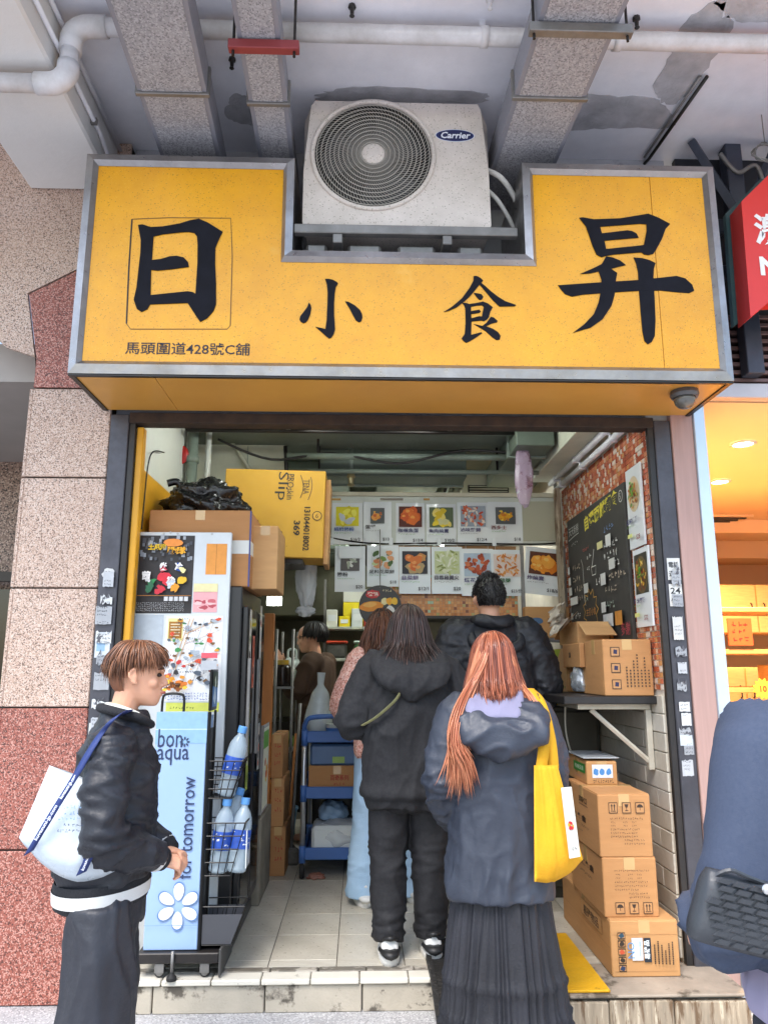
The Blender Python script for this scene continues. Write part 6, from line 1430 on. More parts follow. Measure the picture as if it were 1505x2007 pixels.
for k, (px_, top, yy, c) in enumerate(((579, 1380, 5.6, 'mop_grey'), (572, 1440, 5.7, 'mop_wood'))):
    q = onY(px_, 1600, yy); t = WT('mop_handle', ['thin steel mop handle leaning beside the kitchen rack', 'wooden broom handle leaning beside the kitchen rack'][k], 'mop', (q.x, yy, FZ))
    zt = onY(px_, top, yy).z
    MB().tube([(q.x - .02, yy - .05, FZ + .1), (q.x + .01, yy + .1, zt)], .011, 8).build('handle', M_GALV if k == 0 else M_TIM, t, True)
    MB().box(q.x - .08, q.x + .04, yy - .08, yy - .02, FZ, FZ + .11, .02).build('head', mat('mop_head', '5a5650', .9, var=.3, scale=30), t)
# counter at the back with dark equipment, shelf with tubs
ct = WT('kitchen_counter', 'stainless kitchen counter under the orange mosaic bulkhead', 'counter', (.8, 5.8, FZ))
MB().box(.30, 1.05, 5.50, 6.05, FZ, .98, .006).build('cabinet', mat('stainless_dark', '6a6a66', .35, metal=.7, var=.15), ct)
MB().box(.28, 1.07, 5.47, 6.07, .982, 1.02, .004).build('worktop', M_GALV, ct)
t = WT('fryer', 'dark steel fryer standing on the kitchen counter', 'fryer', (.7, 5.75, 1.02)); MB().box(.42, .95, 5.52, 5.95, 1.021, 1.30, .01).build('body', M_DKST, t); MB().tube([(.5, 5.515, 1.2), (.5, 5.47, 1.2), (.87, 5.47, 1.2), (.87, 5.515, 1.2)], .01, 6).build('handle', M_GALV, t)
sy = 6.9; sx0 = onY(632, 1230, sy).x; sx1 = onY(755, 1230, sy).x
ks = WT('goods_shelf', 'white wall shelf with yellow packets at the back of the kitchen', 'shelf', ((sx0 + sx1) / 2, sy, 1.2))
z1_, z2_ = onY(690, 1228, sy).z, onY(690, 1290, sy).z
for z in (z1_, z2_): MB().box(sx0, sx1, sy, sy + .3, z - .025, z, .003).build('board', mat('shelf_pale', 'b7bcae', .5), ks)
for x in (sx0, sx1 - .02): MB().box(x, x + .02, sy + .2, sy + .3, z2_ - .3, z1_ + .45).build('upright', M_GALV, ks)
gx = [sx0 + .03 + i * .115 for i in range(5)]
for i, (c, h, lab) in enumerate((('d9d9cf', .16, 'white spice packet at the end of the goods shelf'), ('e8d21a', .10, 'low yellow box on the goods shelf'), ('cfd6d8', .17, 'pale jug-shaped packet on the goods shelf'), ('c9402f', .12, 'red-labelled tin on the goods shelf'), ('e6cf2a', .28, 'tall yellow carton on the goods shelf'))):
    goods(lab, 'packet', 'packet', gx[i], sy + .1, z1_, lambda t, x, y, z, c=c, h=h: (MB().box(x, x + .1, y, y + .12, z, z + h, .006).build('body', mat('pack_' + c, c, .4, var=.08, scale=14), t), MB().box(x + .015, x + .085, y - .003, y - .0002, z + h * .35, z + h * .7).build('label', MATS['laminated_paper'], t)))
goods('big yellow and white carton behind the packets', 'carton', 'box', sx0 + .3, sy + .24, z1_, lambda t, x, y, z: (MB().box(x - .12, x + .22, y, y + .05, z, z + .24, .004).build('body', mat('carton_yellow', 'e9d51c', .5), t), MB().box(x - .12, x + .22, y - .002, y + .05, z + .2405, z + .36, .004).build('lid', M_WHT, t)))
for i, lab in enumerate(('red-lidded tub on the lower goods shelf', 'green-lidded tub on the lower goods shelf')):
    goods(lab, 'food_tub', 'tub', sx0 + .13 + i * .25, sy + .1, z2_, lambda t, x, y, z, i=i: (MB().box(x - .09, x + .09, y - .08, y + .08, z, z + .13, .02).build('body', mat('tub_body%d' % i, ('4a4a44', '3f7a48')[i], .3, var=.4, scale=20), t), MB().box(x - .1, x + .1, y - .09, y + .09, z + .1305, z + .155, .01).build('lid', mat('tub_lid%d' % i, ('c2452a', 'bcd0c4')[i], .4), t)))
t = WT('extractor_hood', 'grimy extractor duct across the back of the kitchen', 'hood', (-.3, 7.5, 1.9)); MB().box(-1.1, .3, 7.4, 8.2, 1.95, 2.44, .01).build('hood', mat('grimy_steel', '5b5a48', .5, metal=.4, var=.3, scale=3), t)
t = WT('stove', 'dark stove and pans against the back wall of the kitchen', 'stove', (-.5, 7.8, FZ)); MB().box(-1.0, .1, 7.5, 8.3, FZ, .95, .01).build('body', M_DKST, t); MB().lathe([(.12, 0), (.19, .1), (.2, .11)], 18, Matrix.Translation((-.3, 7.8, .951))).build('pan', M_BLK, t, 'auto')
# low wall behind the counter so the kitchen reads full
t = WT('pot_shelf', 'shelf of dark pots behind the fryer', 'shelf', (.8, 7.0, FZ)); MB().box(.2, 1.4, 7.0, 7.4, 1.2, 1.23).build('board', M_GALV, t)
for x in (.22, 1.36): MB().box(x, x + .03, 7.2, 7.23, FZ, 1.199).build('upright', M_GALV, t)
for i in range(4): goods(['wide dark pot on the pot shelf by the goods shelf', 'second dark pot along the pot shelf', 'third dark pot along the pot shelf', 'last dark pot on the pot shelf by the right wall'][i], 'cooking_pot', 'pot', .36 + i * .28, 7.2, 1.23, lambda t, x, y, z, i=i: (MB().lathe([(.1, 0), (.115, .01), (.115, .17 + .03 * (i % 2)), (.12, .18 + .03 * (i % 2))], 20, Matrix.Translation((x, y, z))).build('pot', M_DKST if i % 2 else M_GALV, t, 'auto'), MB().lathe([(.02, .0), (.02, .03)], 10, Matrix.Translation((x, y, z + .17 + .03 * (i % 2)))).build('knob', M_BLK, t)))

# ---- blue service trolley
TY = 5.2
tx0 = onY(590, 1560, TY).x; tx1 = tx0 + .46; td_ = .72
M_TRB = mat('trolley_blue', '3f66a6', .45, var=.06, scale=5, bump=.05, bscale=80)
tr = WT('service_trolley', 'blue three-tier plastic service trolley with silver posts', 'trolley', ((tx0 + tx1) / 2, TY + .3, FZ))
tz = [onY(640, 1682, TY).z, onY(640, 1562, TY).z, onY(640, 1452, TY).z]
for z in tz:
    tr_ = MB().box(tx0 + .03, tx1 - .03, TY + .02, TY + td_ - .02, z, z + .015, .004).build('tray', M_TRB, tr)
    for a in ((tx0 + .03, tx1 - .03, TY, TY + .0195), (tx0 + .03, tx1 - .03, TY + td_ - .0195, TY + td_), (tx0 + .008, tx0 + .0295, TY + .02, TY + td_ - .02), (tx1 - .0295, tx1 - .008, TY + .02, TY + td_ - .02)):
        MB().box(*a, z - .012, z + .062, .006).build('rim', M_TRB, tr_)
for x in (tx0 + .015, tx1 - .015):
    for y in (TY + .012, TY + td_ - .012):
        MB().tube([(x, y, FZ + .09), (x, y, tz[2] + .10)], .0165, 12).build('post', mat('post_silver', 'b9bcc0', .3, metal=.8), tr, True)
        for z in tz: MB().tube([(x, y, z - .03), (x, y, z + .072)], .0215, 12).build('collar', M_TRB, tr, True)
        c = MB().lathe([(.01, -.014), (.045, -.014), (.05, -.006), (.05, .006), (.045, .014), (.01, .014)], 18, Matrix.Translation((x, y, FZ + .05)) @ Matrix.Rotation(R(90), 4, 'Y')).build('castor', M_RUB, tr, 'auto')
        MB().box(x - .02, x + .02, y - .022, y + .022, FZ + .085, tz[0] - .03, .003).build('fork', M_GALV, c)
MB().tube(bez([(tx0 + .015, TY + .012, tz[2] + .06), (tx0 + .02, TY - .02, tz[2] + .11), (tx0 + .08, TY - .05, tz[2] + .155), (tx1 - .08, TY - .05, tz[2] + .155), (tx1 - .02, TY - .02, tz[2] + .11), (tx1 - .015, TY + .012, tz[2] + .06)], 5), .016, 10).build('handle', M_TRB, tr, True)
carton('carton with red characters on the middle tray of the trolley', tx0 + .045, tx1 - .04, TY + .03, TY + .4, tz[1] + .016, onY(640, 1502, TY + .03).z, 2, prints=lambda p, w_, h_: (p.text('百奇系列', w_ * .38, h_ * .48, h_ * .2, 'a32a22', wid=w_ * .32, bold=.02), p.scrawl(w_ * .42, h_ * .3, w_ * .22, h_ * .1, 'a32a22')))
zc_ = onY(640, 1502, TY + .03).z
t = WT('storage_bin', 'translucent blue storage bin on the red-character carton', 'bin', (tx0 + .22, TY + .2, zc_)); M_BIN = mat('bin_blue', '4a6a94', .35, var=.12, scale=8, alpha=.9)
MB().box(tx0 + .05, tx1 - .05, TY + .04, TY + .38, zc_ + .001, tz[2] - .025, .015).build('bin', M_BIN, t); MB().box(tx0 + .2, tx0 + .28, TY + .036, TY + .0395, zc_ + .02, zc_ + .06).build('sticker', mat('sticker_green', '8fae5a', .5), t)
t = WT('styrofoam_box', 'white lunch boxes wrapped in clear film on the bottom trolley tray', 'box', (tx0 + .24, TY + .2, tz[0])); MB().box(tx0 + .07, tx1 - .05, TY + .03, TY + .33, tz[0] + .016, tz[0] + .185, .02).build('box', mat('foam_white', 'd6dad8', .5, var=.05, bump=.3, bscale=20), t)
crumple('film', tx0 + .26, TY + .18, tz[0] + .11, .19, .165, .1, M_CLR, t, 12, 24, .1)
t = WT('knotted_bag', 'pale blue knotted bag on the wrapped lunch boxes', 'bag', (tx0 + .2, TY + .3, tz[0] + .19)); crumple('film', tx0 + .2, TY + .25, tz[0] + .235, .09, .08, .07, mat('bag_pale_blue', '8fa9c4', .3, var=.15, scale=9, bump=.5, bscale=18), t, 7, 22, .3)
t = WT('sauce_bag', 'dark bag of sauces at the back of the bottom trolley tray', 'bag', (tx0 + .3, TY + .5, tz[0])); crumple('film', tx0 + .26, TY + .5, tz[0] + .18, .16, .1, .2, mat('bag_dark', '2a2a22', .35, var=.5, scale=9, bump=.5, bscale=18), t, 2, 22, .3)
q = onY(625, 1360, TY + .2); t = WT('carrier_bag', 'tall clear carrier bag twisted shut on the top trolley tray', 'bag', (q.x, TY + .2, tz[2]))
M_CBG = mat('bag_milky', 'cfd8d8', .2, alpha=.8, spec=.6, var=.08, scale=9, bump=.6, bscale=16)
pts = bez([(q.x, TY + .2, tz[2] + .018), (q.x, TY + .2, tz[2] + .12), (q.x + .01, TY + .2, tz[2] + .28), (q.x + .012, TY + .2, tz[2] + .36), (q.x + .015, TY + .2, tz[2] + .44)], 6)
MB().tube(pts, interp([.085, .10, .065, .022, .03], 6), 16).build('film', M_CBG, t, True)
MB().box(q.x - .06, q.x + .05, TY + .14, TY + .25, tz[2] + .02, tz[2] + .1, .01).build('lunch_box', MATS['foam_white'], t)
q = onY(648, 1395, TY + .25); goods('clear pump bottle with a yellow cap on the top trolley tray', 'pump_bottle', 'bottle', q.x, TY + .25, tz[2] + .016, jar('c9c8a2', 'e0b81c', .05, .24))
goods('yellow-capped sauce bottle behind the pump bottle', 'sauce_bottle', 'bottle', q.x + .06, TY + .45, tz[2] + .016, jar('c8a02a', 'e8c41c', .045, .30))
goods('white tub with a blue label on the top trolley tray', 'labelled_tub', 'tub', q.x + .03, TY + .12, tz[2] + .016, lambda t, x, y, z: (MB().lathe([(.05, 0), (.055, .08), (.058, .085)], 16, Matrix.Translation((x, y, z))).build('tub', M_WHT, t, 'auto'), MB().lathe([(.0545, .02), (.0565, .06)], 16, Matrix.Translation((x, y, z)), False, False).build('label', mat('label_blue2', '3f6ab0', .4), t)))
goods('crumpled red wrapper on the floor tiles below the trolley', 'wrapper', 'litter', *onZ(620, 1722, FZ), lambda t, x, y, z: crumple('wrapper', x, y, z + .012, .05, .03, .02, mat('wrapper_red', '8a5a4a', .5, var=.4, scale=40), t, 6, 12, .5))
# ================================================================== PEOPLE
def loft(mb, rings, n=22, e=2.3, sub=4):
    """horizontal super-ellipse rings (cx, cy, z, rx, ry), smoothed along z, closed at both ends"""
    pts = bez([(r[0], r[1], r[2]) for r in rings], sub); rx = interp([r[3] for r in rings], sub); ry = interp([r[4] for r in rings], sub)
    k0 = len(mb.v)
    for p, a, b in zip(pts, rx, ry):
        for j in range(n):
            t = 2 * math.pi * j / n; c, s = math.cos(t), math.sin(t)
            mb.v.append((p.x + a * math.copysign(abs(c) ** (2 / e), c), p.y + b * math.copysign(abs(s) ** (2 / e), s), p.z))
    m = len(pts)
    for i in range(m - 1):
        for j in range(n):
            a, b = k0 + i * n + j, k0 + i * n + (j + 1) % n; mb.f.append((a, b, b + n, a + n))
    mb.f.append(tuple(k0 + j for j in range(n))[::-1]); mb.f.append(tuple(k0 + (m - 1) * n + j for j in range(n)))
def limb(mb, pts, rad, n=14, flat=1., sub=5, up=None): mb.tube(bez(pts, sub), interp(rad, sub), n, True, flat, up)
def ball(mb, c, r, n=14):
    rx, ry, rz = r if isinstance(r, tuple) else (r, r, r); k0 = len(mb.v); c = Vector(c)
    for i in range(n + 1):
        th = math.pi * (i + (.02 if i == 0 else -.02 if i == n else 0)) / n
        for j in range(n): ph = 2 * math.pi * j / n; mb.v.append((c.x + rx * math.sin(th) * math.cos(ph), c.y + ry * math.sin(th) * math.sin(ph), c.z + rz * math.cos(th)))
    for i in range(n):
        for j in range(n): a, b = k0 + i * n + j, k0 + i * n + (j + 1) % n; mb.f.append((a, b, b + n, a + n))
    mb.f.append(tuple(k0 + j for j in range(n))); mb.f.append(tuple(k0 + n * n + j for j in range(n))[::-1])
def fuse(name, mb, m, parent, voxel=.01, smooth=6, disp=None, cut=None):
    """melt overlapping closed shapes into one continuous surface, then press folds into it"""
    o = bpy.data.objects.new(name, mb.mesh(name, m)); COL.objects.link(o)
    md = o.modifiers.new('r', 'REMESH'); md.mode = 'VOXEL'; md.voxel_size = voxel
    ms = o.modifiers.new('s', 'SMOOTH'); ms.factor = .5; ms.iterations = smooth
    dg = bpy.context.evaluated_depsgraph_get(); me = bpy.data.meshes.new_from_object(o.evaluated_get(dg)); me.name = name
    bpy.data.objects.remove(o)
    if not me.materials: me.materials.append(m)
    if cut:
        import bmesh
        bm = bmesh.new(); bm.from_mesh(me); bmesh.ops.delete(bm, geom=[v for v in bm.verts if cut(v.co)], context='VERTS'); bm.to_mesh(me); bm.free()
    if disp:
        ns_ = [v.normal.copy() for v in me.vertices]
        for v, nn in zip(me.vertices, ns_): v.co += nn * disp(v.co)
    me.polygons.foreach_set('use_smooth', [True] * len(me.polygons)); me.update()
    return link(bpy.data.objects.new(name, me), parent)
def ridge(p, s, seed=0., warp=.35):
    """sharp-crested cloth folds: 0..1"""
    q = Vector((p.x * s[0], p.y * s[1], p.z * s[2])) + Vector((seed, seed * 1.7, -seed)); w_ = noise.noise(q * .5 + Vector((5, 1, 2))) * warp * 2
    return (1 - min(1, abs(noise.noise(q + Vector((w_, w_, w_)))) * 2.4)) ** 2
def near(p, c, r): d = (p - Vector(c)).length; return math.exp(-(d / r) ** 2)
def head(mb, c, tilt=0., s=1.):
    """head with jaw, brow, nose, lips and ears; c = chin height reference (centre of neck axis)"""
    cx, cy, cz = c; k = len(mb.v)
    prof = [(0.0, .078, .02, .022), (.012, .09, -.005, .036), (.03, .094, -.04, .047), (.05, .095, -.06, .054), (.075, .093, -.075, .060), (.10, .092, -.088, .066), (.122, .089, -.095, .070), (.145, .094, -.098, .073), (.17, .089, -.097, .073), (.195, .072, -.085, .064), (.213, .045, -.06, .044), (.222, .012, -.025, .018)]
    loft(mb, [(cx, cy + (f + b) / 2 * s, cz + z * s, w_ * s, (f - b) / 2 * s) for z, f, b, w_ in prof], 24, 2.15, 3)
    limb(mb, [(cx, cy + .086 * s, cz + .128 * s), (cx, cy + .100 * s, cz + .105 * s), (cx, cy + .1085 * s, cz + .086 * s), (cx, cy + .094 * s, cz + .076 * s)], [.007 * s, .009 * s, .0105 * s, .008 * s], 10)
    for sx in (-1, 1):
        ball(mb, (cx + sx * .014 * s, cy + .097 * s, cz + .079 * s), (.009 * s, .010 * s, .008 * s), 8)
        ball(mb, (cx + sx * .075 * s, cy - .008 * s, cz + .103 * s), (.008 * s, .016 * s, .027 * s), 10)
        limb(mb, [(cx + sx * .074 * s, cy + .008 * s, cz + .08 * s), (cx + sx * .084 * s, cy - .004 * s, cz + .085 * s), (cx + sx * .087 * s, cy - .024 * s, cz + .112 * s), (cx + sx * .082 * s, cy - .012 * s, cz + .135 * s), (cx + sx * .076 * s, cy + .008 * s, cz + .13 * s)], [.006 * s] * 5, 8)
        ball(mb, (cx + sx * .040 * s, cy + .064 * s, cz + .086 * s), (.022 * s, .020 * s, .022 * s), 10)
    ball(mb, (cx, cy + .096 * s, cz + .055 * s), (.022 * s, .010 * s, .006 * s), 8); ball(mb, (cx, cy + .094 * s, cz + .044 * s), (.019 * s, .010 * s, .007 * s), 8)
    ball(mb, (cx, cy + .092 * s, cz + .134 * s), (.05 * s, .012 * s, .008 * s), 10)
    if tilt:
        M_ = Matrix.Translation((cx, cy - .02, cz)) @ Matrix.Rotation(tilt, 4, 'X') @ Matrix.Translation((-cx, -cy + .02, -cz))
        mb.v[k:] = [tuple(M_ @ Vector(p)) for p in mb.v[k:]]
def hand(mb, wrist, d, palm, side=1, curl=.6, s=1.):
    """palm, four unequal bent fingers and a thumb leaving the side of the palm; curl in radians per joint"""
    W = Vector(wrist); d = Vector(d).normalized(); n = Vector(palm); n = (n - d * n.dot(d)).normalized(); x = d.cross(n).normalized() * side
    limb(mb, [W - d * .02, W + d * .03 * s, W + d * .085 * s], [.023 * s, .034 * s, .036 * s], 12, .5, 4, x)
    for k, (off, L_, r_) in enumerate(((-.031, .075, .0082), (-.0105, .085, .0086), (.0105, .08, .0082), (.030, .062, .0072))):
        p = W + d * .078 * s + x * off * s; q = d.copy(); pts = [p - d * .012, p]; a = 0
        for f in (.45, .32, .25):
            a += curl * (1 + .1 * k); q = d * math.cos(a) + n * math.sin(a); p = p + q * L_ * f * s; pts.append(p)
        mb.tube(bez(pts, 3), interp([r_ * s, r_ * 1.05 * s, r_ * s, r_ * .92 * s, r_ * .7 * s], 3), 8)
    p = W + d * .022 * s - x * .028 * s; t1 = (d * .6 - x * .55 + n * .45).normalized(); t2 = (d * .75 + x * .1 + n * .65).normalized()
    mb.tube(bez([p - t1 * .01, p + t1 * .03 * s, p + t1 * .045 * s + t2 * .028 * s, p + t1 * .05 * s + t2 * .045 * s], 3), interp([.012 * s, .0115 * s, .010 * s, .007 * s], 3), 8)
SKIN = mat('skin', 'd9a284', .5, var=.06, scale=14, sss=.12, bump=.05, bscale=250)
def skull(c, r, az, el):
    a, e = R(az), R(el); return Vector((c[0] + r[0] * math.cos(e) * math.sin(a), c[1] + r[1] * math.cos(e) * math.cos(a), c[2] + r[2] * math.sin(e)))
def hairmat(name, c1, c2, rough=.38):
    if name in MATS: return MATS[name]
    m = mat(name, c1, rough, var=.35, scale=26, spec=.5); n = m.node_tree; b = n.nodes['Principled BSDF']
    g = n.nodes.new('ShaderNodeNewGeometry'); r = n.nodes.new('ShaderNodeValToRGB'); e = r.color_ramp.elements
    e[0].color = (*lin(c1), 1); e[1].color = (*lin(c2), 1); n.links.new(g.outputs['Random Per Island'], r.inputs[0]); n.links.new(r.outputs[0], b.inputs['Base Color'])
    return m
def locks(name, guides, count, wd, m, parent, jit=.006, seed=1, flat=.45, spread=1., wave=0.):
    """hair: many tapered locks between neighbouring guide curves"""
    random.seed(seed); mb = MB(); G = [bez(g, 3) for g in guides]; N = min(len(g) for g in G)
    for i in range(count):
        s = random.random() * (len(G) - 1); a = min(int(s), len(G) - 2); f = s - a; off = Vector((random.gauss(0, jit), random.gauss(0, jit), random.gauss(0, jit))); o2 = Vector((random.gauss(0, jit), random.gauss(0, jit), random.gauss(0, jit * 1.5))) * spread
        ln = random.uniform(.74, 1.0); pts = []; ph = random.random() * 6
        for k in range(N):
            t = k / (N - 1) * ln; kk = t * (N - 1); k0 = min(int(kk), N - 2); fr = kk - k0
            A = G[a][k0].lerp(G[a][k0 + 1], fr); B = G[a + 1][k0].lerp(G[a + 1][k0 + 1], fr)
            pts.append(A.lerp(B, f) + off * (.3 + t) + o2 * t * t + Vector((math.sin(t * 9 + ph), math.cos(t * 7 + ph), 0)) * wave * t)
        ww = wd * random.uniform(.6, 1.25)
        mb.tube(pts, [ww * (.5 + 1.1 * math.sin(math.pi * min(1, .15 + .8 * k / (N - 1)))) * (1 if k < N - 2 else .45 if k == N - 2 else .1) for k in range(N)], 4, True, flat)
    return mb.build(name, m, parent, True, False)
def cap(name, c, r, line, m, parent, amp=.006, seed=0, n=40):
    """scalp-hugging hair shell above a hairline elevation line(az)"""
    V = []; F = []; idx = {}
    for i in range(n + 1):
        el = 90 - 180 * i / n
        for j in range(2 * n):
            az = 180 * j / n; p = skull(c, r, az, el); d = (p - Vector(c)).normalized()
            V.append(tuple(p + d * amp * (noise.noise(Vector((az * .09 + seed, el * .02, 0))) + .5 * noise.noise(Vector((az * .25, el * .04 + seed, 3))))))
    for i in range(n):
        for j in range(2 * n):
            if 90 - 180 * (i + .5) / n > line((180 * (j + .5) / n)): a, b = i * 2 * n + j, i * 2 * n + (j + 1) % (2 * n); F.append((a, b, b + 2 * n, a + 2 * n))
    mb = MB(); mb.add(V, F); return mb.build(name, m, parent, True)
def person(label, loc, rz, height, scale=1.): 
    t = thing('person', label, 'person', loc, rz); t.scale = (scale,) * 3; return t
def body(parent, c, sh, el, wr, hip, kn, an, hands=(None, None), voxel=.008, tilt=0., s=1., low=None):
    """one continuous figure under the clothes: head, neck, trunk, arms, hands, legs, feet"""
    mb = MB(); head(mb, c, tilt, s); zc = c[2]
    limb(mb, [(c[0], c[1] - .012, zc + .06), (c[0], c[1] - .03, zc - .01), (0, (c[1] - .03) * .6, sh[0][2] - .03)], [.052 * s, .05 * s, .062 * s])
    zs_ = sh[0][2]; zh = hip[0][2]; wS = abs(sh[0][0])
    loft(mb, [(0, 0, zh - .05, .13, .09), (0, 0, zh + .1, .12, .085), (0, 0, (zs_ + zh) / 2 + .05, .125, .085), (0, 0, zs_ - .10, .145, .09), (0, -.01, zs_ - .01, .10, .06), (0, -.01, zs_ + .03, .05, .05)])
    for i in (0, 1):
        limb(mb, [(sh[i][0] * .6, sh[i][1], sh[i][2] - .02), sh[i], el[i], wr[i]], [.045, .045, .036, .026])
        limb(mb, [(hip[i][0], hip[i][1], hip[i][2]), kn[i], an[i]], [.075, .05, .037])
        limb(mb, [(an[i][0], an[i][1] - .03, .035), (an[i][0], an[i][1] + .05, .035), (an[i][0], an[i][1] + .15, .028)], [.032, .036, .024])
        limb(mb, [an[i], (an[i][0], an[i][1], .03)], [.036, .034])
        if hands[i]: hand(mb, wr[i], *hands[i])
    return fuse('body', mb, SKIN, parent, voxel, 3)
M_BKC = mat('black_cotton', '1d1d20', .8, var=.15, scale=10, bump=.22, bscale=60, dirt=(3, .25, '2e2e33'))
M_BKT = mat('black_twill', '1b1b1f', .7, var=.15, scale=8, bump=.22, bscale=55)
def legs(mb, hip, kn, an, r, hemz=None):
    zh = hip[0][2]; loft(mb, [(0, 0, zh - .09, r[0] * 1.55, r[0] * 1.15), (0, 0, zh + .03, r[0] * 1.65, r[0] * 1.2), (0, 0, zh + .14, r[0] * 1.5, r[0] * 1.1)])
    for i in (0, 1):
        q = [hip[i], kn[i], (an[i][0], an[i][1], an[i][2] - .01 if hemz is None else hemz)]
        limb(mb, q, r, 18)
def trouser_folds(kn, an, amp=.012):
    def f(p):
        d = amp * .6 * (ridge(p, (7, 7, 5), 1.3) - .3)
        for k in kn: d += amp * near(p, k, .11) * (ridge(p, (5, 5, 22), 2.1) - .35)
        for a in an: d += amp * 1.3 * near(p, a, .10) * (ridge(p, (5, 5, 30), 4.4) - .35)
        return d
    return f
def sneaker(an, m_up, m_sole, m_acc, parent, s=1.):
    x, y = an[0], an[1]
    mb = MB(); loft(mb, [(x, y + .035, .0, .046 * s, .135 * s), (x, y + .035, .016, .05 * s, .142 * s), (x, y + .03, .034, .047 * s, .137 * s)], 20, 2.6, 3); sh = mb.build('shoe', m_sole, parent, True); 
    mb = MB(); limb(mb, [(x, y - .075, .055), (x, y - .03, .058), (x, y + .06, .05), (x, y + .14, .036)], [.038 * s, .043 * s, .04 * s, .03 * s], 14); limb(mb, [(x, y - .045, .05), (x, y - .03, .105)], [.042, .04], 14); fuse('upper', mb, m_up, sh, .006, 3)
    mb = MB(); limb(mb, [(x - .036, y - .03, .055), (x, y - .105, .05), (x + .036, y - .03, .055)], [.012, .02, .012], 10, 1.6, 5, (0, 0, 1)); mb.build('heel_tab', m_acc, sh, True)
    mb = MB(); limb(mb, [(x - .03, y - .06, .105), (x, y - .085, .112), (x + .03, y - .06, .105)], [.009, .012, .009], 8); mb.build('collar', m_acc, sh, True)
    return sh
M_WSH = mat('shoe_white', 'd9d9d6', .5, var=.04, scale=20); M_SOLE = mat('shoe_sole', 'e6e4df', .6, var=.05, scale=20, dirt=(20, .3, '8a857c'))

# ------------------------------------------------------------------ woman in the black hoodie
cx_ = onY(802, 1700, 3.86).x
P = person('person in a black hoodie and black trousers standing on the threshold facing the menu', (cx_, 3.86, FZ), R(3), 1.62)
hip = [(-.09, 0, .80), (.09, 0, .80)]; kn = [(-.10, .015, .44), (.10, .02, .44)]; an = [(-.10, -.02, .085), (.105, .02, .085)]
sh = [(-.175, -.01, 1.30), (.175, -.01, 1.30)]; el = [(-.275, -.02, 1.045), (.275, -.02, 1.045)]; wr = [(-.14, .20, 1.08), (.14, .20, 1.08)]
body(P, (.005, .03, 1.40), sh, el, wr, hip, kn, an, (((.6, .8, 0), (0, 0, 1), 1, .5), ((-.6, .8, 0), (0, 0, 1), -1, .5)))
mb = MB(); legs(mb, hip, kn, an, [.108, .092, .075], .075)
fuse('trousers', mb, M_BKT, P, .011, 5, trouser_folds(kn, [(a[0], a[1], .13) for a in an], .014))
mb = MB(); loft(mb, [(0, -.005, .655, .205, .150), (0, -.005, .70, .222, .165), (0, -.01, .90, .222, .158), (0, -.02, 1.10, .215, .155), (0, -.025, 1.24, .205, .14), (0, -.02, 1.32, .155, .11), (0, -.01, 1.365, .09, .08), (0, 0, 1.39, .075, .07)])
for i in (0, 1): limb(mb, [(sh[i][0] * .75, -.01, 1.27), sh[i], (el[i][0], el[i][1], el[i][2] + .03), (wr[i][0] * 1.25, .10, 1.06), wr[i]], [.10, .098, .088, .08, .05], 16)
hoodie = fuse('hoodie', mb, M_BKC, P, .011, 5, lambda p: .018 * (ridge(p, (6, 6, 3.2), 3.) - .3) + .006 * (ridge(p, (14, 14, 8), 6.) - .3) + .020 * (near(p, el[0], .13) + near(p, el[1], .13)) * (ridge(p, (7, 7, 14), 1.) - .3) - (.012 if .655 < p.z < .715 else 0) + .010 * math.exp(-((p.z - .74) / .03) ** 2))
mb = MB()
for k in range(9):
    t_ = (k - 4) / 4; limb(mb, [(t_ * .10, .02, 1.40), (t_ * .155, -.10, 1.335), (t_ * .13, -.175, 1.26), (t_ * .055, -.185, 1.155 + abs(t_) * .06)], [.035, .042, .04, .022], 10)
hood = fuse('hood', mb, M_BKC, hoodie, .011, 5, lambda p: .01 * (ridge(p, (9, 9, 9), 7.) - .3) - .008 * math.exp(-(p.x / .006) ** 2))
mb = MB(); mb.tube(bez([(-.23, -.115, 1.05), (-.17, -.165, 1.09), (-.09, -.185, 1.16), (-.06, -.19, 1.20)], 4), .017, 6, True, .25); mb.build('strap', mat('lime_webbing', 'a9a878', .7, var=.2, scale=40), hoodie)
for a in an: sneaker(a, M_WSH, M_SOLE, mat('shoe_black', '1f1f20', .5), P)
HB = hairmat('hair_dark', '1c1715', '4a352f'); hc = (.005, .025, 1.525); hr = (.083, .106, .108)
cap('hair', hc, hr, lambda az: 20 if min(az, 360 - az) < 60 else (-35 if 100 < az < 260 else -5), HB, P, .01)
gs = []
for az in range(70, 291, 20):
    s_ = math.sin(R(az)); b_ = -math.cos(R(az)); gs.append([skull(hc, hr, az, 86), skull(hc, hr, az, 60), skull(hc, hr, az, 25), skull(hc, (.09, .112, .11), az, -10), (.005 + s_ * .105, .02 - b_ * .115, 1.42), (.005 + s_ * .145, .0 - b_ * .135, 1.355), (.005 + s_ * .165, -.02 - b_ * .14, 1.30)])
locks('hair_locks', gs, 1500, .0031, HB, P, .008, 3, spread=2.2, wave=.006)

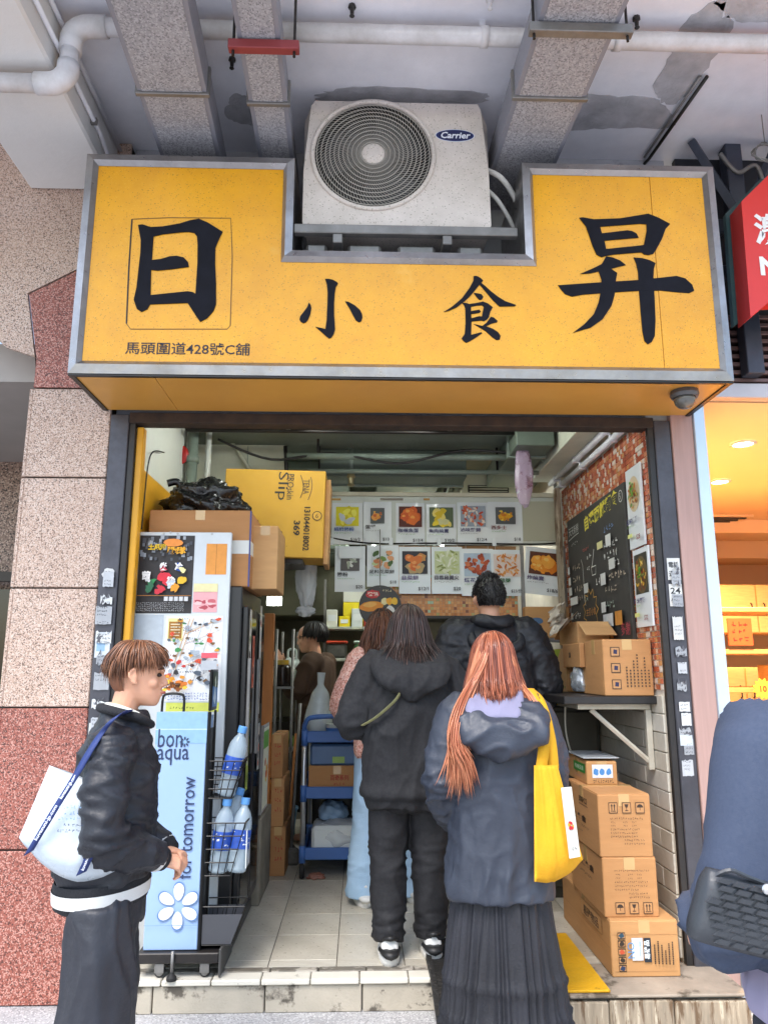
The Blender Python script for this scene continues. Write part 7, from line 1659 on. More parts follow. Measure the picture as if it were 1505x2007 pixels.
# ------------------------------------------------------------------ woman with long copper hair
cx_ = onY(978, 1650, 3.3).x
P = person('person with long copper hair in a dark rain jacket and long black pleated skirt', (cx_, 3.3, 0), R(-2), 1.6)
P2 = P
hip = [(-.09, 0, .80), (.09, 0, .80)]; kn = [(-.09, .01, .45), (.09, .01, .45)]; an = [(-.09, -.01, .09), (.09, -.01, .09)]
sh = [(-.155, -.01, 1.265), (.155, -.01, 1.265)]; el = [(-.235, -.03, .985), (.215, -.01, .985)]; wr = [(-.175, .12, .84), (.16, .13, .86)]
body(P, (0, .03, 1.375), sh, el, wr, hip, kn, an, (((.2, .6, -.5), (1, 0, 0), 1, .4), ((-.2, .6, -.5), (-1, 0, 0), -1, .4)))
M_RAIN = mat('rain_jacket', '2f3542', .5, var=.08, scale=5, bump=.2, bscale=50, dirt=(3, .3, '454c5a'))
mb = MB(); loft(mb, [(0, -.02, .555, .222, .178), (0, -.02, .60, .222, .178), (0, -.02, .80, .205, .165), (0, -.025, 1.0, .188, .152), (0, -.03, 1.16, .185, .14), (0, -.02, 1.265, .155, .112), (0, -.01, 1.325, .10, .085), (0, 0, 1.36, .08, .075)], 26)
for i in (0, 1): limb(mb, [(sh[i][0] * .7, -.01, 1.235), sh[i], el[i], wr[i], (wr[i][0] * .98, wr[i][1] + .06, wr[i][2] - .02)], [.092, .088, .08, .07, .055], 16)
jk = fuse('rain_jacket', mb, M_RAIN, P, .011, 5, lambda p: .014 * (ridge(p, (5, 5, 2.6), 6.) - .3) + .005 * (ridge(p, (16, 16, 9), 2.) - .3) + .022 * (near(p, el[0], .16) + near(p, el[1], .16)) * (ridge(p, (8, 8, 15), 2.) - .3) + .012 * math.exp(-((p.z - .64) / .08) ** 2) * (ridge(p, (9, 9, 5), 8.) - .3) - .014 * near(p, (.02, -.19, .62), .10) * abs(math.sin(p.x * 40)))
mb = MB()
for k in range(11):
    t_ = (k - 5) / 5; limb(mb, [(t_ * .12, -.02, 1.33 - abs(t_) * .01), (t_ * .15, -.12, 1.28), (t_ * .145, -.20, 1.20), (t_ * .115, -.20, 1.125 + abs(t_) ** 2 * .05), (t_ * .11, -.16, 1.11 + abs(t_) * .05)], [.03, .042, .045, .04, .02], 10)
fuse('hood', mb, M_RAIN, jk, .011, 5, lambda p: .012 * (ridge(p, (7, 7, 12), 3.) - .3))
mb = MB(); 
for k in range(9):
    t_ = (k - 4) / 4; limb(mb, [(t_ * .07, .0, 1.38), (t_ * .095 - .01, -.085, 1.335), (t_ * .10 - .03, -.16, 1.285), (t_ * .08 - .03, -.195, 1.25)], [.02, .025, .024, .014], 8)
fuse('inner_hood', mb, mat('lavender_jersey', '807e98', .85, var=.06, scale=12, bump=.2, bscale=200), jk, .01, 5, lambda p: .006 * (ridge(p, (8, 8, 10), 2.) - .3))
p = PR((.115, -.150, 1.165), (.86, .5, -.05), (0, 0.1, 1), .012, .0004); p.poly([(0, 0), (.045, 0)] + [(.045 * math.cos(a), .03 * math.sin(a)) for a in [R(k * 15) for k in range(1, 6)]] + [(0, .03)], 'e6e6e6'); p.build('chest_logo', jk)
# skirt: deep pleats, lace bands
M_SKT = mat('black_chiffon', '1c1d23', .6, var=.15, scale=6, bump=.25, bscale=120, dirt=(4, .4, '3a3c48'))
V = []; F = []; n = 260; rows = 46
for i in range(rows + 1):
    t_ = i / rows; z = .70 - t_ * .615; r_ = .158 + .085 * t_ ** .75; lace = max(math.exp(-((z - .26) / .022) ** 2), math.exp(-((z - .14) / .02) ** 2), 1 if z < .105 else 0)
    for j in range(n):
        a = 2 * math.pi * j / n; ph = a * 30 + 5.5 * noise.noise(Vector((math.cos(a) * 4, math.sin(a) * 4, t_ * .7))) + 1.6 * noise.noise(Vector((math.cos(a) * 11, math.sin(a) * 11, t_)))
        d = (.007 + .011 * t_) * (.6 + .9 * abs(noise.noise(Vector((math.cos(a) * 5, math.sin(a) * 5, 7))))) * math.sin(ph) + .012 * noise.noise(Vector((math.cos(a) * 3, math.sin(a) * 3, t_ * 2))) + lace * (.009 * math.sin(a * 95) * math.sin(z * 300) + .007)
        V.append(((r_ + d) * math.cos(a) * 1.02, (r_ + d) * .80 * math.sin(a) - .01, z + (.006 * math.sin(a * 40) if i == rows else 0)))
for i in range(rows):
    for j in range(n): a, b = i * n + j, i * n + (j + 1) % n; F.append((a, b, b + n, a + n))
mb = MB(); mb.add(V, F); mb.build('pleated_skirt', M_SKT, P, True)
for a in an:
    mb = MB(); limb(mb, [(a[0], -.07, .04), (a[0], .0, .05), (a[0], .10, .035)], [.04, .045, .03], 12, .8); mb.build('shoe', mat('shoe_leather', '1f1c1a', .4), P, True)
HC = hairmat('hair_copper', '5a2a20', 'b3694c', .32); hc = (0, .03, 1.495); hr = (.086, .108, .112)
cap('hair', hc, hr, lambda az: 22 if min(az, 360 - az) < 60 else (-48 if 100 < az < 260 else -8), HC, P, .008)
gs = []
for az in range(75, 286, 15):
    s_ = math.sin(R(az)); b_ = -math.cos(R(az))
    g = [skull(hc, hr, 180 + (az - 180) * .35, 82), skull(hc, hr, az, 58), skull(hc, hr, az, 25), skull(hc, (.094, .115, .11), az, -12), (s_ * .108, .02 - b_ * .118, 1.40), (s_ * .115, .0 - b_ * .125, 1.355), (s_ * .10, -.02 - b_ * .14, 1.31)]
    gs.append(g)
locks('hair_locks', gs, 2200, .0028, HC, P, .006, 5, spread=1.2)
# tails: over the left shoulder down to the elbow, and a thin one to the right
tl = [[skull(hc, hr, az, 60), skull(hc, (.095, .115, .11), az, 0), (-.105, -.035 - .02 * k, 1.38), (-.145 - .008 * k, -.10 - .025 * k, 1.27), (-.17 - .006 * k, -.125 - .03 * k, 1.16), (-.19 + .012 * k, -.135 - .028 * k, 1.06 + .01 * k), (-.215 + .03 * k, -.14 - .02 * k, .985)] for k, az in enumerate((235, 225, 215, 205))]
locks('hair_tail', tl, 800, .003, hairmat('hair_copper_light', 'a0563a', 'e09a74', .32), P, .011, 6, spread=1.6)
tr2 = [[skull(hc, hr, az, 60), skull(hc, (.095, .115, .11), az, 0), (.105, -.03, 1.39), (.135, -.09 - .01 * k, 1.33), (.165, -.12 - .01 * k, 1.27), (.19, -.13, 1.23)] for k, az in enumerate((125, 138))]
locks('hair_tail', tr2, 120, .003, MATS['hair_copper_light'], P, .006, 8, spread=1.5)

# yellow tote on her right shoulder
M_TOTE = mat('yellow_canvas', 'e0a61c', .8, var=.08, scale=7, bump=.3, bscale=160, dirt=(5, .2, 'b87f14'))
TYB = 3.10
def patch_bag(name, label, corners, thick, m, nx=18, nz=22, seed=0, sag=.02, tn=Vector((0, -1, 0)), wr=.012):
    """soft bag: bilinear outline TL,TR,BR,BL (world), bulging both ways, closed"""
    TL, TR, BR, BL = corners; t = WT(name, label, 'bag', tuple((BL + BR) / 2)); V = []; F = []
    for s in (1, -1):
        for k in range(nz + 1):
            for j in range(nx + 1):
                u, v = j / nx, k / nz; p = (BL.lerp(BR, u)).lerp(TL.lerp(TR, u), v)
                p.z -= sag * math.sin(math.pi * u) * (1 - v) ** 3
                b = (math.sin(math.pi * u) ** .55) * (1 - v ** 2.2 * .75) * (min(1, v * 6 + .05) ** .6)
                V.append(tuple(p + tn * s * (thick * b + (wr * (ridge(Vector((u * 3, v * .9, s * 3)), (1.6, 1.2, 1), seed + s) - .3) if 0 < j < nx else 0))))
    m_ = (nx + 1) * (nz + 1)
    for s in (0, 1):
        for k in range(nz):
            for j in range(nx): q = s * m_ + k * (nx + 1) + j; f = (q, q + 1, q + nx + 2, q + nx + 1); F.append(f if s == 0 else f[::-1])
    edge = [j for j in range(nx + 1)] + [k * (nx + 1) + nx for k in range(1, nz + 1)] + [nz * (nx + 1) + j for j in range(nx - 1, -1, -1)] + [k * (nx + 1) for k in range(nz - 1, 0, -1)]
    for i in range(len(edge)): a, b = edge[i], edge[(i + 1) % len(edge)]; F.append((a, a + m_, b + m_, b))
    mb = MB(); mb.add(V, F); return t, mb.build('body', m, t, True)
c4 = [onY(1046, 1500, TYB), onY(1092, 1500, TYB), onY(1142, 1685, TYB), onY(1047, 1728, TYB)]
t, bgy = patch_bag('tote_bag', 'plain yellow canvas tote hanging from the copper-haired person’s shoulder', c4, .045, M_TOTE, seed=4, sag=.03)
top = onY(1052, 1385, TYB + .06)
def ribbon(pts, w_, th, side, m, name, parent):
    side = Vector(side).normalized(); P_ = bez(pts, 6); V = []; F = []
    for i, p_ in enumerate(P_):
        d = (P_[min(i + 1, len(P_) - 1)] - P_[max(i - 1, 0)]).normalized(); n_ = d.cross(side).normalized() * th; s_ = side * w_ / 2
        V += [tuple(p_ + s_ + n_), tuple(p_ - s_ + n_), tuple(p_ - s_ - n_), tuple(p_ + s_ - n_)]
        if i: q = 4 * i - 4; F += [(q + a, q + (a + 1) % 4, q + 4 + (a + 1) % 4, q + 4 + a) for a in range(4)]
    F += [(0, 1, 2, 3), tuple(len(V) - 4 + a for a in (3, 2, 1, 0))]
    mb = MB(); mb.add(V, F); return mb.build(name, m, parent, True)
shp = Vector((cx_ + .14, 3.27, 1.365)); 
ribbon([onY(1060, 1508, TYB), onY(1066, 1450, TYB + .01), onY(1060, 1400, TYB + .05), onY(1045, 1368, 3.2), shp], .045, .002, (1, 0, 0), M_TOTE, 'strap', t)
ribbon([onY(1084, 1506, TYB + .03), onY(1078, 1450, TYB + .05), onY(1066, 1398, TYB + .08), onY(1052, 1366, 3.24), shp + Vector((.005, .05, 0))], .045, .002, (1, 0, 0), M_TOTE, 'strap', t)
A, B, C, D = onY(1092, 1540, TYB + .02), onY(1112, 1538, TYB + .02), onY(1129, 1672, TYB + .0), onY(1108, 1676, TYB - .02)
lb = WT('paper_label', 'white printed card with a red flower hanging beside the yellow tote', 'card', tuple(D))
mb = MB(); mb.add([tuple(q + Vector((0, -.055 + e, 0))) for e in (0, .004) for q in (A, B, C, D)], [(0, 3, 2, 1), (4, 5, 6, 7), (0, 1, 5, 4), (1, 2, 6, 5), (2, 3, 7, 6), (3, 0, 4, 7)]); mb.build('card', M_WHT, lb)
p = PR(D + Vector((0, -.0555, 0)), (C - D), (A - D)); W_, H_ = (C - D).length, (A - D).length
for k in range(7): p.disk(W_ * .5 + .010 * math.cos(k), H_ * .45 + .010 * math.sin(k), .007, random.choice(['c2252a', 'e0a020', '3a7a3a']), 1, 8, .3)
p.scrawl(W_ * .2, H_ * .1, W_ * .6, .012, '5a5a60'); p.build('print', lb)

# ------------------------------------------------------------------ man in the black padded jacket
cx_ = onY(962, 1250, 4.35).x
P = person('tall person with short black hair in a black padded jacket facing the counter', (cx_, 4.35, FZ), R(4), 1.85)
s_ = 1.13; hip = [(-.10, 0, .90), (.10, 0, .90)]; kn = [(-.11, .01, .50), (.11, .01, .50)]; an = [(-.115, -.02, .09), (.115, .0, .09)]
sh = [(-.20, -.01, 1.49), (.20, -.01, 1.49)]; el = [(-.295, -.02, 1.20), (.295, -.02, 1.20)]; wr = [(-.20, .18, 1.06), (.20, .18, 1.06)]
body(P, (0, .03, 1.595), sh, el, wr, hip, kn, an, (((.3, .9, 0), (0, 0, 1), 1, .5), ((-.3, .9, 0), (0, 0, 1), -1, .5)), s=1.06)
mb = MB(); legs(mb, hip, kn, an, [.11, .095, .08], .07); fuse('trousers', mb, M_BKT, P, .013, 5, trouser_folds(kn, an))
M_PUFF = mat('black_nylon', '1a1b20', .52, var=.12, scale=8, bump=.25, bscale=50, spec=.5)
mb = MB(); loft(mb, [(0, -.01, .80, .22, .16), (0, -.01, .90, .24, .175), (0, -.02, 1.15, .245, .175), (0, -.025, 1.36, .24, .165), (0, -.02, 1.48, .20, .13), (0, -.015, 1.55, .115, .09), (0, -.01, 1.59, .092, .085)], 26)
for i in (0, 1): limb(mb, [(sh[i][0] * .75, -.01, 1.45), sh[i], el[i], (wr[i][0], wr[i][1] - .05, wr[i][2] + .02), wr[i]], [.115, .112, .10, .085, .055], 16)
j4 = fuse('padded_jacket', mb, M_PUFF, P, .012, 4, lambda p: .012 * (ridge(p, (6, 6, 9), 5.) - .3) + .007 * (ridge(p, (15, 15, 19), 8.) - .3) + .016 * (near(p, el[0], .2) + near(p, el[1], .2)) * (ridge(p, (7, 7, 16), 2.) - .3))
mb = MB(); limb(mb, [(-.085, .02, 1.585), (-.08, -.085, 1.575), (0, -.115, 1.565), (.08, -.085, 1.575), (.085, .02, 1.585)], [.03, .038, .042, .038, .03], 12); fuse('collar', mb, M_PUFF, j4, .01, 4, lambda p: .008 * (ridge(p, (12, 12, 9), 1.) - .3))
mb = MB(); limb(mb, [(-.12, -.05, 1.545), (-.13, -.13, 1.45), (0, -.165, 1.40), (.13, -.13, 1.45), (.12, -.05, 1.545)], [.02, .035, .04, .035, .02], 12); mb.tube([(.0, -.17, 1.36), (0, -.185, 1.30)], .004, 5); fuse('folded_hood', mb, M_PUFF, j4, .01, 4)
HK = hairmat('hair_black', '0d0c0d', '221d1c', .45); hc = (0, .02, 1.735); hr = (.090, .116, .118)
cap('hair', hc, hr, lambda az: 25 if min(az, 360 - az) < 55 else (-36 if 112 < az < 248 else -6), HK, P, .006)
random.seed(5); mb = MB()
for k in range(2200):
    az = random.uniform(45, 315); el_ = random.uniform(-32 if 115 < az < 245 else -4, 88); p0 = skull(hc, hr, az, el_); d = (p0 - Vector(hc)).normalized(); dn = Vector((random.gauss(0, .3), random.gauss(0, .3), -1 if el_ < 50 else random.gauss(0, .5))); L_ = .016 if el_ > 20 else .010
    mb.tube([p0 - d * .003, p0 + d * .006 + dn * L_ * .5, p0 + d * .007 + dn * L_], [.0026, .0022, .0006], 3)
mb.build('hair_locks', HK, P, False, False)
for a in an: sneaker(a, MATS['shoe_leather'], M_RUB, M_BLK, P)
gl = MB(); z = 1.722; gl.tube([(-.083, -.0, z + .005), (-.082, .05, z), (-.066, .118, z)], .0025, 5); gl.tube([(.083, 0, z + .005), (.082, .05, z), (.066, .118, z)], .0025, 5)
for s in (-1, 1): gl.tube([(s * .034 + .026 * math.cos(a), .122, z - .004 + .019 * math.sin(a)) for a in [k * math.pi / 8 for k in range(17)]], .0022, 5)
gl.build('glasses', M_BLK, P)

# ------------------------------------------------------------------ woman in the pink sweater
cx_ = onY(760, 1500, 4.72).x
P = person('person in a fluffy pink sweater and pale blue flared jeans beside the trolley', (cx_, 4.72, FZ), R(10), 1.68)
hip = [(-.095, 0, .86), (.095, 0, .86)]; kn = [(-.125, .0, .46), (.125, .0, .46)]; an = [(-.15, -.02, .08), (.15, -.0, .08)]
sh = [(-.17, -.01, 1.34), (.17, -.01, 1.34)]; el = [(-.265, -.0, 1.09), (.26, 0, 1.09)]; wr = [(-.16, .2, 1.13), (.15, .2, 1.13)]
body(P, (-.03, .03, 1.445), sh, el, wr, hip, kn, an, (((.5, .8, .1), (0, 0, 1), 1, .5), ((-.5, .8, .1), (0, 0, 1), -1, .5)))
M_JEAN = mat('pale_denim', '9fbfdc', .85, var=.10, scale=5, bump=.3, bscale=240, dirt=(4, .35, 'c2d6e6'))
mb = MB(); legs(mb, hip, kn, an, [.105, .088, .105], .035); fuse('jeans', mb, M_JEAN, P, .011, 5, trouser_folds(kn, [(a[0], a[1], .2) for a in an], .010))
M_PKS = mat('pink_knit', 'e3a898', .95, var=.10, scale=30, bump=.9, bscale=70, grain=(140, 'b9705f', 'f0cabc', .2, .75))
mb = MB(); loft(mb, [(0, -.005, .80, .195, .145), (0, -.005, .84, .21, .155), (0, -.01, 1.05, .21, .15), (0, -.02, 1.25, .205, .14), (0, -.02, 1.35, .15, .105), (0, -.01, 1.395, .08, .075)])
for i in (0, 1): limb(mb, [(sh[i][0] * .75, -.01, 1.31), sh[i], el[i], wr[i]], [.098, .098, .09, .055], 16)
fuse('sweater', mb, M_PKS, P, .012, 5, lambda p: .010 * (ridge(p, (6, 6, 4), 3.) - .3) + .004 * noise.noise(p * 60))
for a in an: sneaker(a, M_WSH, M_SOLE, M_WSH, P, .95)
HW = hairmat('hair_brown', '2e1c14', '7a4a32'); hc = (-.03, .025, 1.57); hr = (.084, .106, .11)
cap('hair', hc, hr, lambda az: 20 if min(az, 360 - az) < 60 else -35, HW, P, .01)
gs = [[skull(hc, hr, az, 70), skull(hc, hr, az, 30), skull(hc, (.095, .115, .11), az, -8), (-.03 + math.sin(R(az)) * .12, .02 + math.cos(R(az)) * .125, 1.46), (-.03 + math.sin(R(az)) * .135, math.cos(R(az)) * .15, 1.36), (-.03 + math.sin(R(az)) * .11, math.cos(R(az)) * .165, 1.27)] for az in range(75, 286, 20)]
locks('hair_locks', gs, 1300, .0034, HW, P, .009, 13, spread=2., wave=.018)
mb = MB(); n = 24
V = [tuple(skull(hc, (.095, .118, .115), 360 * j / n, e)) for e in (14, 35, 60, 80, 89) for j in range(n)]
F = [(i * n + j, i * n + (j + 1) % n, (i + 1) * n + (j + 1) % n, (i + 1) * n + j) for i in range(4) for j in range(n)]
mb.add(V, F); ht = mb.build('cap', M_BKC, P, True)
mb = MB(); mb.box(-.09, .03, .11, .20, 1.588, 1.596, .003); mb.build('peak', M_BKC, ht)

# ------------------------------------------------------------------ kitchen worker with phone
wy = 6.35; cx_ = onY(622, 1300, wy).x
P = person('kitchen worker in a brown shirt and glasses holding a phone up', (cx_, wy, FZ), R(76), 1.68)
hip = [(-.09, 0, .86), (.09, 0, .86)]; kn = [(-.10, 0, .46), (.10, 0, .46)]; an = [(-.1, -.02, .08), (.1, 0, .08)]
sh = [(-.18, -.01, 1.36), (.18, -.01, 1.36)]; el = [(-.24, .10, 1.15), (.24, .12, 1.16)]; wr = [(-.06, .30, 1.36), (.10, .33, 1.36)]
body(P, (0, .05, 1.455), sh, el, wr, hip, kn, an, (((.2, .5, .8), (.8, .1, -.3), 1, .45), ((-.2, .5, .8), (-.8, .1, -.3), -1, .6)), tilt=R(-10))
mb = MB(); legs(mb, hip, kn, an, [.105, .09, .08], .06); fuse('trousers', mb, M_BKT, P, .014, 4, trouser_folds(kn, an))
M_BRN = mat('brown_shirt', '4a3423', .8, var=.12, scale=8, bump=.2, bscale=200)
mb = MB(); loft(mb, [(0, -.0, .78, .19, .15), (0, 0, 1.0, .195, .15), (0, -.01, 1.22, .20, .14), (0, -.02, 1.36, .16, .11), (0, -.0, 1.41, .08, .075)])
for i in (0, 1): limb(mb, [(sh[i][0] * .75, -.01, 1.33), sh[i], el[i], Vector(el[i]).lerp(Vector(wr[i]), .55)], [.095, .092, .082, .07], 16)
fuse('shirt', mb, M_BRN, P, .012, 5, lambda p: .016 * (ridge(p, (7, 7, 5), 3.) - .3))
hc = (0, .03, 1.585); hr = (.086, .108, .112); cap('hair', hc, hr, lambda az: 22 if min(az, 360 - az) < 60 else (-32 if 115 < az < 245 else -6), HK, P, .012)
gs = [[skull(hc, hr, az, 80), skull(hc, (.09, .114, .12), az, 45), skull(hc, (.092, .116, .115), az, 10), skull(hc, (.09, .112, .112), az, -18)] for az in range(40, 321, 20)]
locks('hair_locks', gs, 420, .006, HK, P, .006, 23)
gl = MB(); z = 1.575; gl.tube([(-.084, -.0, z + .01), (-.07, .13, z - .005)], .003, 5); gl.tube([(.084, 0, z + .01), (.07, .13, z - .005)], .003, 5)
for s in (-1, 1): gl.tube([(s * .034 + .026 * math.cos(a), .136, z - .004 + .02 * math.sin(a)) for a in [k * math.pi / 8 for k in range(17)]], .003, 5)
gl.build('glasses', M_BLK, P)
q = P.matrix_basis @ Vector((.02, .42, 1.47)); ph = WT('mobile_phone', 'dark mobile phone held up by the kitchen worker', 'phone', tuple(q))
Mt = Matrix.Translation(q) @ Matrix.Rotation(R(76), 4, 'Z') @ Matrix.Rotation(R(20), 4, 'X'); MB().box(-.037, .037, -.005, .005, -.075, .075, .004, Mt).build('case', M_BLK, ph)
MB().box(-.034, .034, -.0065, -.0052, -.07, .07, 0, Mt).build('screen', mat('phone_screen', '2f3a44', .15), ph)
# ------------------------------------------------------------------ person in profile with the tote, left
py1 = 2.7; q = onY(216, 1700, py1)
P = person('person with short brown hair in a quilted dark jacket standing beside the water rack', (q.x, py1, 0), R(-78), 1.53); P1 = P
hip = [(-.095, -.01, .73), (.095, -.01, .73)]; kn = [(-.11, -.01, .40), (.11, .0, .40)]; an = [(-.11, -.03, .08), (.11, -.02, .08)]
sh = [(-.172, .0, 1.20), (.172, -.0, 1.20)]; el = [(-.235, -.02, .945), (.235, .005, .945)]; wr = [(-.06, .175, .845), (.09, .155, .85)]
body(P, (0, .042, 1.327), sh, el, wr, hip, kn, an, (((.5, .75, -.25), (.3, -.3, -.9), 1, .75, .88), ((-.35, .85, -.35), (-.5, -.2, -.85), -1, .6, .88)), voxel=.0046, tilt=R(-3), s=.9)
M_TRW = mat('charcoal_trousers', '22242c', .5, var=.1, scale=6, bump=.22, bscale=45, dirt=(3, .3, '3c3f4a'))
mb = MB(); legs(mb, hip, kn, an, [.100, .108, .112], .05)
fuse('trousers', mb, M_TRW, P, .011, 6, lambda p: .018 * (ridge(p, (7, 7, 1.6), 3.) - .3) * min(1, max(0, (.80 - p.z) * 4)) + .008 * (ridge(p, (12, 12, 4), 5.) - .3))
M_QLT = mat('quilted_nylon', '24262d', .5, var=.1, scale=8, bump=.28, bscale=55, spec=.4)
def quilt(p):
    a = near(p, (.25, -.01, .98), .24); return .013 * (ridge(p, (5, 9, 26), 4.) - .35) * (.4 + a) + .011 * (ridge(p, (6, 6, 7), 2.) - .3)
mb = MB(); loft(mb, [(0, -.02, .765, .155, .13), (0, -.02, .83, .178, .152), (0, -.01, .98, .18, .15), (0, -.0, 1.11, .178, .138), (0, .0, 1.20, .148, .112), (0, .01, 1.262, .095, .085), (0, .02, 1.31, .075, .07)], 26)
for i in (0, 1): limb(mb, [(sh[i][0] * .7, 0, 1.18), sh[i], (el[i][0], el[i][1] - .012, 1.06), el[i], Vector(el[i]).lerp(Vector(wr[i]), .55), wr[i]], [.077, .074, .071, .071, .063, .041], 18)
jk = fuse('quilted_jacket', mb, M_QLT, P, .0095, 4, quilt)
# ribbed hem and cuffs with white stripes
def band(rings, m, name, parent, n=40):
    V = []; F = []
    for i, (cy, z, rx, ry) in enumerate(rings):
        for j in range(n): a = 2 * math.pi * j / n; V.append((rx * math.cos(a), cy + ry * math.sin(a), z + .010 * math.sin(a)))
    m_ = len(rings)
    for i in range(m_ - 1):
        for j in range(n): a, b = i * n + j, i * n + (j + 1) % n; F.append((a, b, b + n, a + n))
    mb = MB(); mb.add(V, F); return mb.build(name, m, parent, True)
M_RIBB = mat('rib_black', '1c1d22', .85, bump=.3, bscale=200); M_RIBW = mat('rib_white', 'd9d9d6', .85, var=.04, bump=.3, bscale=200)
band([(-.02, .79, .172, .147), (-.02, .778, .177, .152), (-.02, .715, .170, .146), (-.02, .706, .158, .133)], M_RIBB, 'hem_band', jk)
band([(-.02, .766, .1795, .1545), (-.02, .728, .1755, .1515)], M_RIBW, 'hem_stripe', jk)
for i in (0, 1):
    d = (Vector(wr[i]) - Vector(el[i])).normalized(); a = Vector(wr[i]) - d * .028
    mb = MB(); mb.tube([a, a + d * .02, a + d * .05], [.044, .043, .036], 20); c = mb.build('cuff', M_RIBB, jk, True)
    mb = MB(); mb.tube([a + d * .012, a + d * .026], [.0455, .0445], 20, False); mb.build('cuff_stripe', M_RIBW, c, True)
mb = MB(); limb(mb, [(-.07, .07, 1.285), (-.078, -.01, 1.308), (0, -.062, 1.318), (.078, -.01, 1.308), (.07, .07, 1.285), (0, .098, 1.262)], [.016] * 6, 10, 1.3, 5, (0, 0, 1)); mb.build('collar_rib', M_RIBB, jk, True)
mb = MB(); limb(mb, [(-.058, .06, 1.298), (-.062, 0, 1.322), (0, -.046, 1.328), (.062, 0, 1.322), (.058, .06, 1.298), (0, .085, 1.275)], [.009] * 6, 8); mb.build('undershirt', M_WHT, P, True)
# face details and hair
c = Vector((0, .042, 1.327)); Tt = Matrix.Translation(c - Vector((0, .02, 0))) @ Matrix.Rotation(R(-3), 4, 'X')
def hp(x, y, z): return Tt @ Vector((x * .9, y * .9 + .02, z * .9))
for s in (-1, 1):
    mb = MB(); ball(mb, hp(s * .033, .083, .117), (.013, .009, .007), 10); mb.build('eye', mat('eye_dark', '201612', .2), P, True)
    mb = MB(); limb(mb, [hp(s * .014, .094, .138), hp(s * .034, .093, .143), hp(s * .056, .078, .138)], [.0025, .004, .002], 6); mb.build('eyebrow', mat('brow_brown', '4a2c1c', .8), P, True)
mb = MB(); limb(mb, [hp(-.022, .098, .051), hp(0, .1065, .052), hp(.022, .098, .051)], [.003, .0055, .003], 8); mb.build('lips', mat('lip', 'b5655a', .45), P, True)
HN = hairmat('hair_chestnut', '43281b', '8f5f42', .35); HU = hairmat('hair_undercut', '6a3f2a', '8a5a40', .6)
hc = tuple(hp(0, -.004, .128)); hr = (.077, .098, .1)
cap('undercut', hc, (.0715, .0935, .0965), lambda az: 60 if min(az, 360 - az) < 72 else (-48 if 122 < az < 238 else (10 if min(az, 360 - az) < 108 else -14)), HU, P, .003)
cap('hair', hc, (.0755, .0985, .1015), lambda az: 42 if min(az, 360 - az) < 50 else (2 if 110 < az < 250 else 22), HN, P, .008, 3)
gs = []
for az in list(range(0, 360, 15)) + [360]:
    e_ = min(az, 360 - az); end = 14 if e_ < 45 else (4 if e_ < 70 else (4 if e_ < 110 else -14)); rr = (.080, .1035, .1045)
    cw_ = skull(hc, (.0765, .0995, .1035), 180 + ((az - 180) * .3), 78)
    gs.append([cw_, skull(hc, (.079, .102, .105), az, 66), skull(hc, rr, az, 48), skull(hc, rr, az, (48 + end) / 2), skull(hc, (.0795, .1025, .103), az, end - (6 if e_ < 70 else 0))])
locks('hair_locks', gs, 2600, .0027, HN, P, .0045, 17, spread=1.8)
# tote: translucent white with blue webbing
M_TRN = mat('milky_vinyl', 'd3dde6', .25, var=.1, scale=5, alpha=.93, bump=.35, bscale=14, spec=.5, dirt=(4, .4, 'a9bccb'))
by = 2.50
c4 = [onY(98, 1500, by), onY(214, 1548, by + .06), onY(256, 1690, by + .05), onY(38, 1642, by)]
t, bg_ = patch_bag('tote_bag', 'milky white tote with navy straps slung behind the quilted jacket', c4, .062, M_TRN, seed=2, sag=.085, wr=.007)
M_NAVY2 = mat('navy_webbing', '24366e', .6, var=.1, scale=30, bump=.2, bscale=200)
def front(px, py, dy=-.062): return onY(px, py, by + dy)
r1 = [front(57, 1672, -.035), front(85, 1625, -.058), front(115, 1575, -.060), front(148, 1522, -.06), front(175, 1475, -.05), front(200, 1436, -.03), onY(222, 1410, 2.46), onY(238, 1399, 2.54), onY(252, 1397, 2.62)]
ribbon(r1, .037, .0015, (_rt * .85 + _up * .52), M_NAVY2, 'strap', t)
r2 = [front(160, 1712, -.035), front(175, 1680, -.060), front(190, 1640, -.060), front(203, 1600, -.055), front(214, 1560, -.04)]
ribbon(r2, .035, .0015, (_rt * .9 + _up * .42), M_NAVY2, 'strap', t)
def along(a, b, txt, h, off=-.0025, name='strap_lettering'):
    u = (b - a); v = u.cross(Vector((0, -1, 0))).normalized() * -1; L_ = u.length
    n_ = u.normalized().cross(v)
    if n_.y > 0: v = -v
    p = PR(a + Vector((0, off, 0)), u, v, .0025); p.text(txt, 0, -h / 2, h, 'e6e9f2', wid=L_, bold=.02); p.build(name, t)
along(front(72, 1646, -.060), front(113, 1578, -.066), 'kuvasuni-jp.com', .013); along(front(121, 1565, -.066), front(150, 1519, -.056), 'kuvasuni-jp.com', .013); along(front(164, 1705, -.055), front(186, 1650, -.070), 'kuvasuni-jp.com', .012)

p = PR(front(105, 1640, -.068), _rt, Vector((0, 0, 1)), .004); random.seed(9)
for k in range(5): p.scrawl(.01 + .02 * (k % 2), .012 + .017 * k, .07, .010, random.choice(['5f86b8', '3a4a6a', '86a6c8']), 6)
p.build('bag_print', t)

